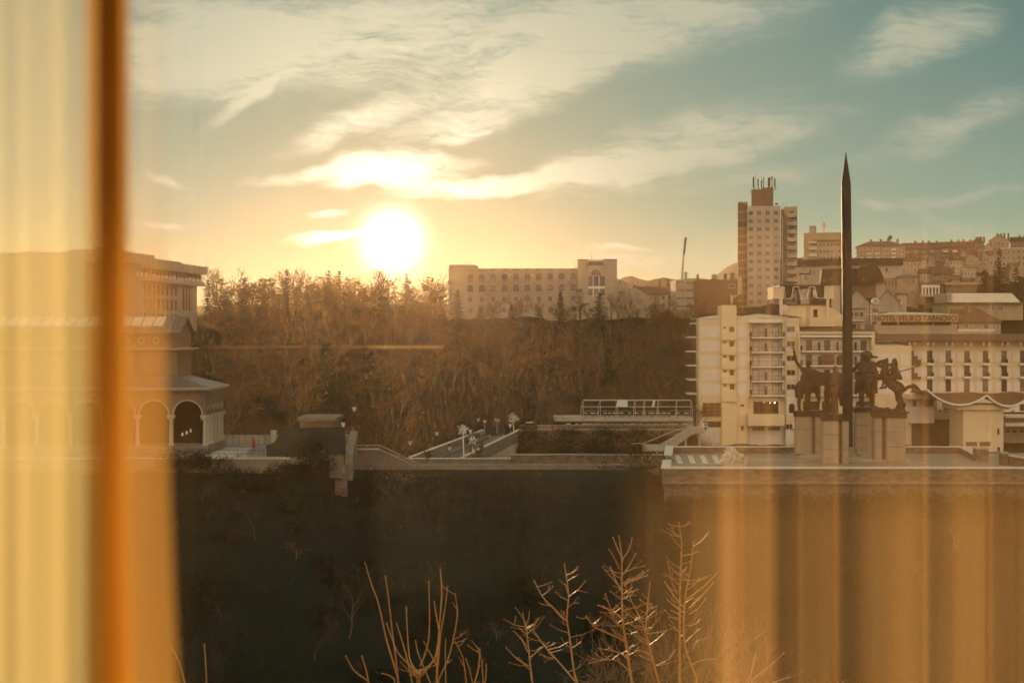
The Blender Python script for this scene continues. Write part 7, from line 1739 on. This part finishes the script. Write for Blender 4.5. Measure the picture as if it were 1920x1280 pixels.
    plant('sapling', 'thick leaning sapling just right of the tallest one', 11.4, [(B([(1190, 1300), (1125, 1060), (1075, 880), (1040, 790)], 11.4), .014, .009), (B([(1040, 790), (975, 660), (930, 550)], 11.4), .008, E), (B([(1072, 865), (1085, 730), (1110, 522)], 11.4), .009, E), (B([(1050, 830), (960, 740), (905, 690)], 11.4), E, .005)], 1250, [(0, 26, .24, .005), (1, 5, .12, .0045), (2, 8, .12, .0045)])
    D = lambda pts, Y=11.0: Z(1180, 960, pts, Y)
    plant('sapling', 'twin-stemmed sapling with long sunlit shoots before the reflected curtain streaks', 11.0, [(D([(402, 1300), (398, 1000), (395, 690), (400, 420), (400, 240), (375, 85)]), .015, E), (D([(535, 1300), (440, 1040), (428, 800), (435, 640), (468, 440), (487, 225)]), .014, E), (D([(440, 670), (560, 575), (660, 462)]), .0085, E), (D([(440, 710), (540, 620), (625, 525)]), .0085, E), (D([(445, 765), (515, 720), (570, 650)]), .0075, E), (D([(450, 600), (500, 550), (530, 497)]), .007, E),
        (D([(392, 680), (320, 600), (260, 510)]), .008, E), (D([(385, 655), (330, 530), (297, 382)]), .008, E), (D([(388, 728), (330, 690), (280, 645)]), .007, E), (D([(395, 780), (350, 750), (312, 735)]), E, .005), (D([(395, 810), (340, 795), (300, 790)]), E, .005), (D([(435, 840), (500, 820), (530, 795)]), .007, E), (D([(445, 980), (490, 935), (560, 930)]), E, .005), (D([(455, 1110), (530, 1085), (640, 1088)]), E, .005)], 1295, [(0, 22, .16, .0048), (1, 26, .2, .0048)])
    plant('young_shrub', 'pair of slanting sunlit shoots at the bottom right of the saplings', 10.6, [(D([(900, 1300), (925, 1190), (952, 1072)], 10.6), .008, E), (D([(950, 1300), (1080, 1175), (1170, 1066)], 10.6), .0095, E), (D([(985, 1300), (1090, 1255), (1196, 1226)], 10.6), .008, E)], 1425)
    random.seed(91)
    def fine(m, p, d, L, r, lv):
        pts = [p]; n = 4
        for i in range(n): d = (d+rv(.13)+Vector((0, 0, .06))).normalized(); p = p+d*L/n; pts.append(p)
        m.path(pts, [max(.0017, r*(1-.5*i/n)) for i in range(n+1)], 4)
        if lv == 2: return
        for i in range((6, 4)[lv]):
            f = random.uniform(.3, .98)*n; j = min(int(f), n-1); fine(m, pts[j].lerp(pts[j+1], f-j), (d+rv(.55)).normalized(), L*random.uniform(.3, .55), r*.6, lv+1)
    for (px, w, h, lab, nn) in ((1345, 130, 120, 'misty thicket of hair-thin twigs behind the twin-stemmed sapling', 9), (1185, 150, 80, 'dense low thicket of fine twigs at the feet of the saplings', 7), (1440, 90, 100, 'faint bare bush at the bottom right inside the reflected streaks', 5)):
        Y = 14.0; bx = (px-960)/F*Y; zb = ground(bx, Y, False)-.1; root = thing('twig_thicket', (bx, Y, zb), lab, 'thicket'); m = MB()
        for _ in range(nn):
            x = bx+random.gauss(0, w*.4)/F*Y; zt = CZ+(640-1280+random.uniform(-.1, .55)*h)/F*Y-.1; y = Y+random.uniform(-.8, .8); p = Vector((bx+(x-bx)*.3, y, zb)); q = Vector((x, y, zt-.5))
            m.path([p, p.lerp(q, .5)+rv(.05), q], [.011, .009, .006], 5)
            for _ in range(3): fine(m, q, Vector((random.gauss(0, .45), random.gauss(0, .4), 1)).normalized(), random.uniform(.5, .95), .005, 0)
        m.build('stem', M['finetwig'], root)
build_saplings()

# ------------------------------------------------------------------ air
def build_haze():
    m = MB(); m.box(-900, 900, -45, 1450, -3, 112); o = m.build('haze', M['ground']); o.data.materials.clear()
    g = bpy.data.materials.new('warm_haze'); g.use_nodes = True; t = NT(g.node_tree); t.n.clear()
    v = t.node('ShaderNodeVolumePrincipled'); v.inputs['Color'].default_value = (1.0, 0.74, 0.45, 1); v.inputs['Density'].default_value = 5.8e-5; v.inputs['Anisotropy'].default_value = 0.82
    out = t.node('ShaderNodeOutputMaterial'); t.l.new(v.outputs[0], out.inputs['Volume']); o.data.materials.append(g)
    tag(o, 'thin golden evening haze filling the valley', 'haze', kind='stuff')
build_haze()
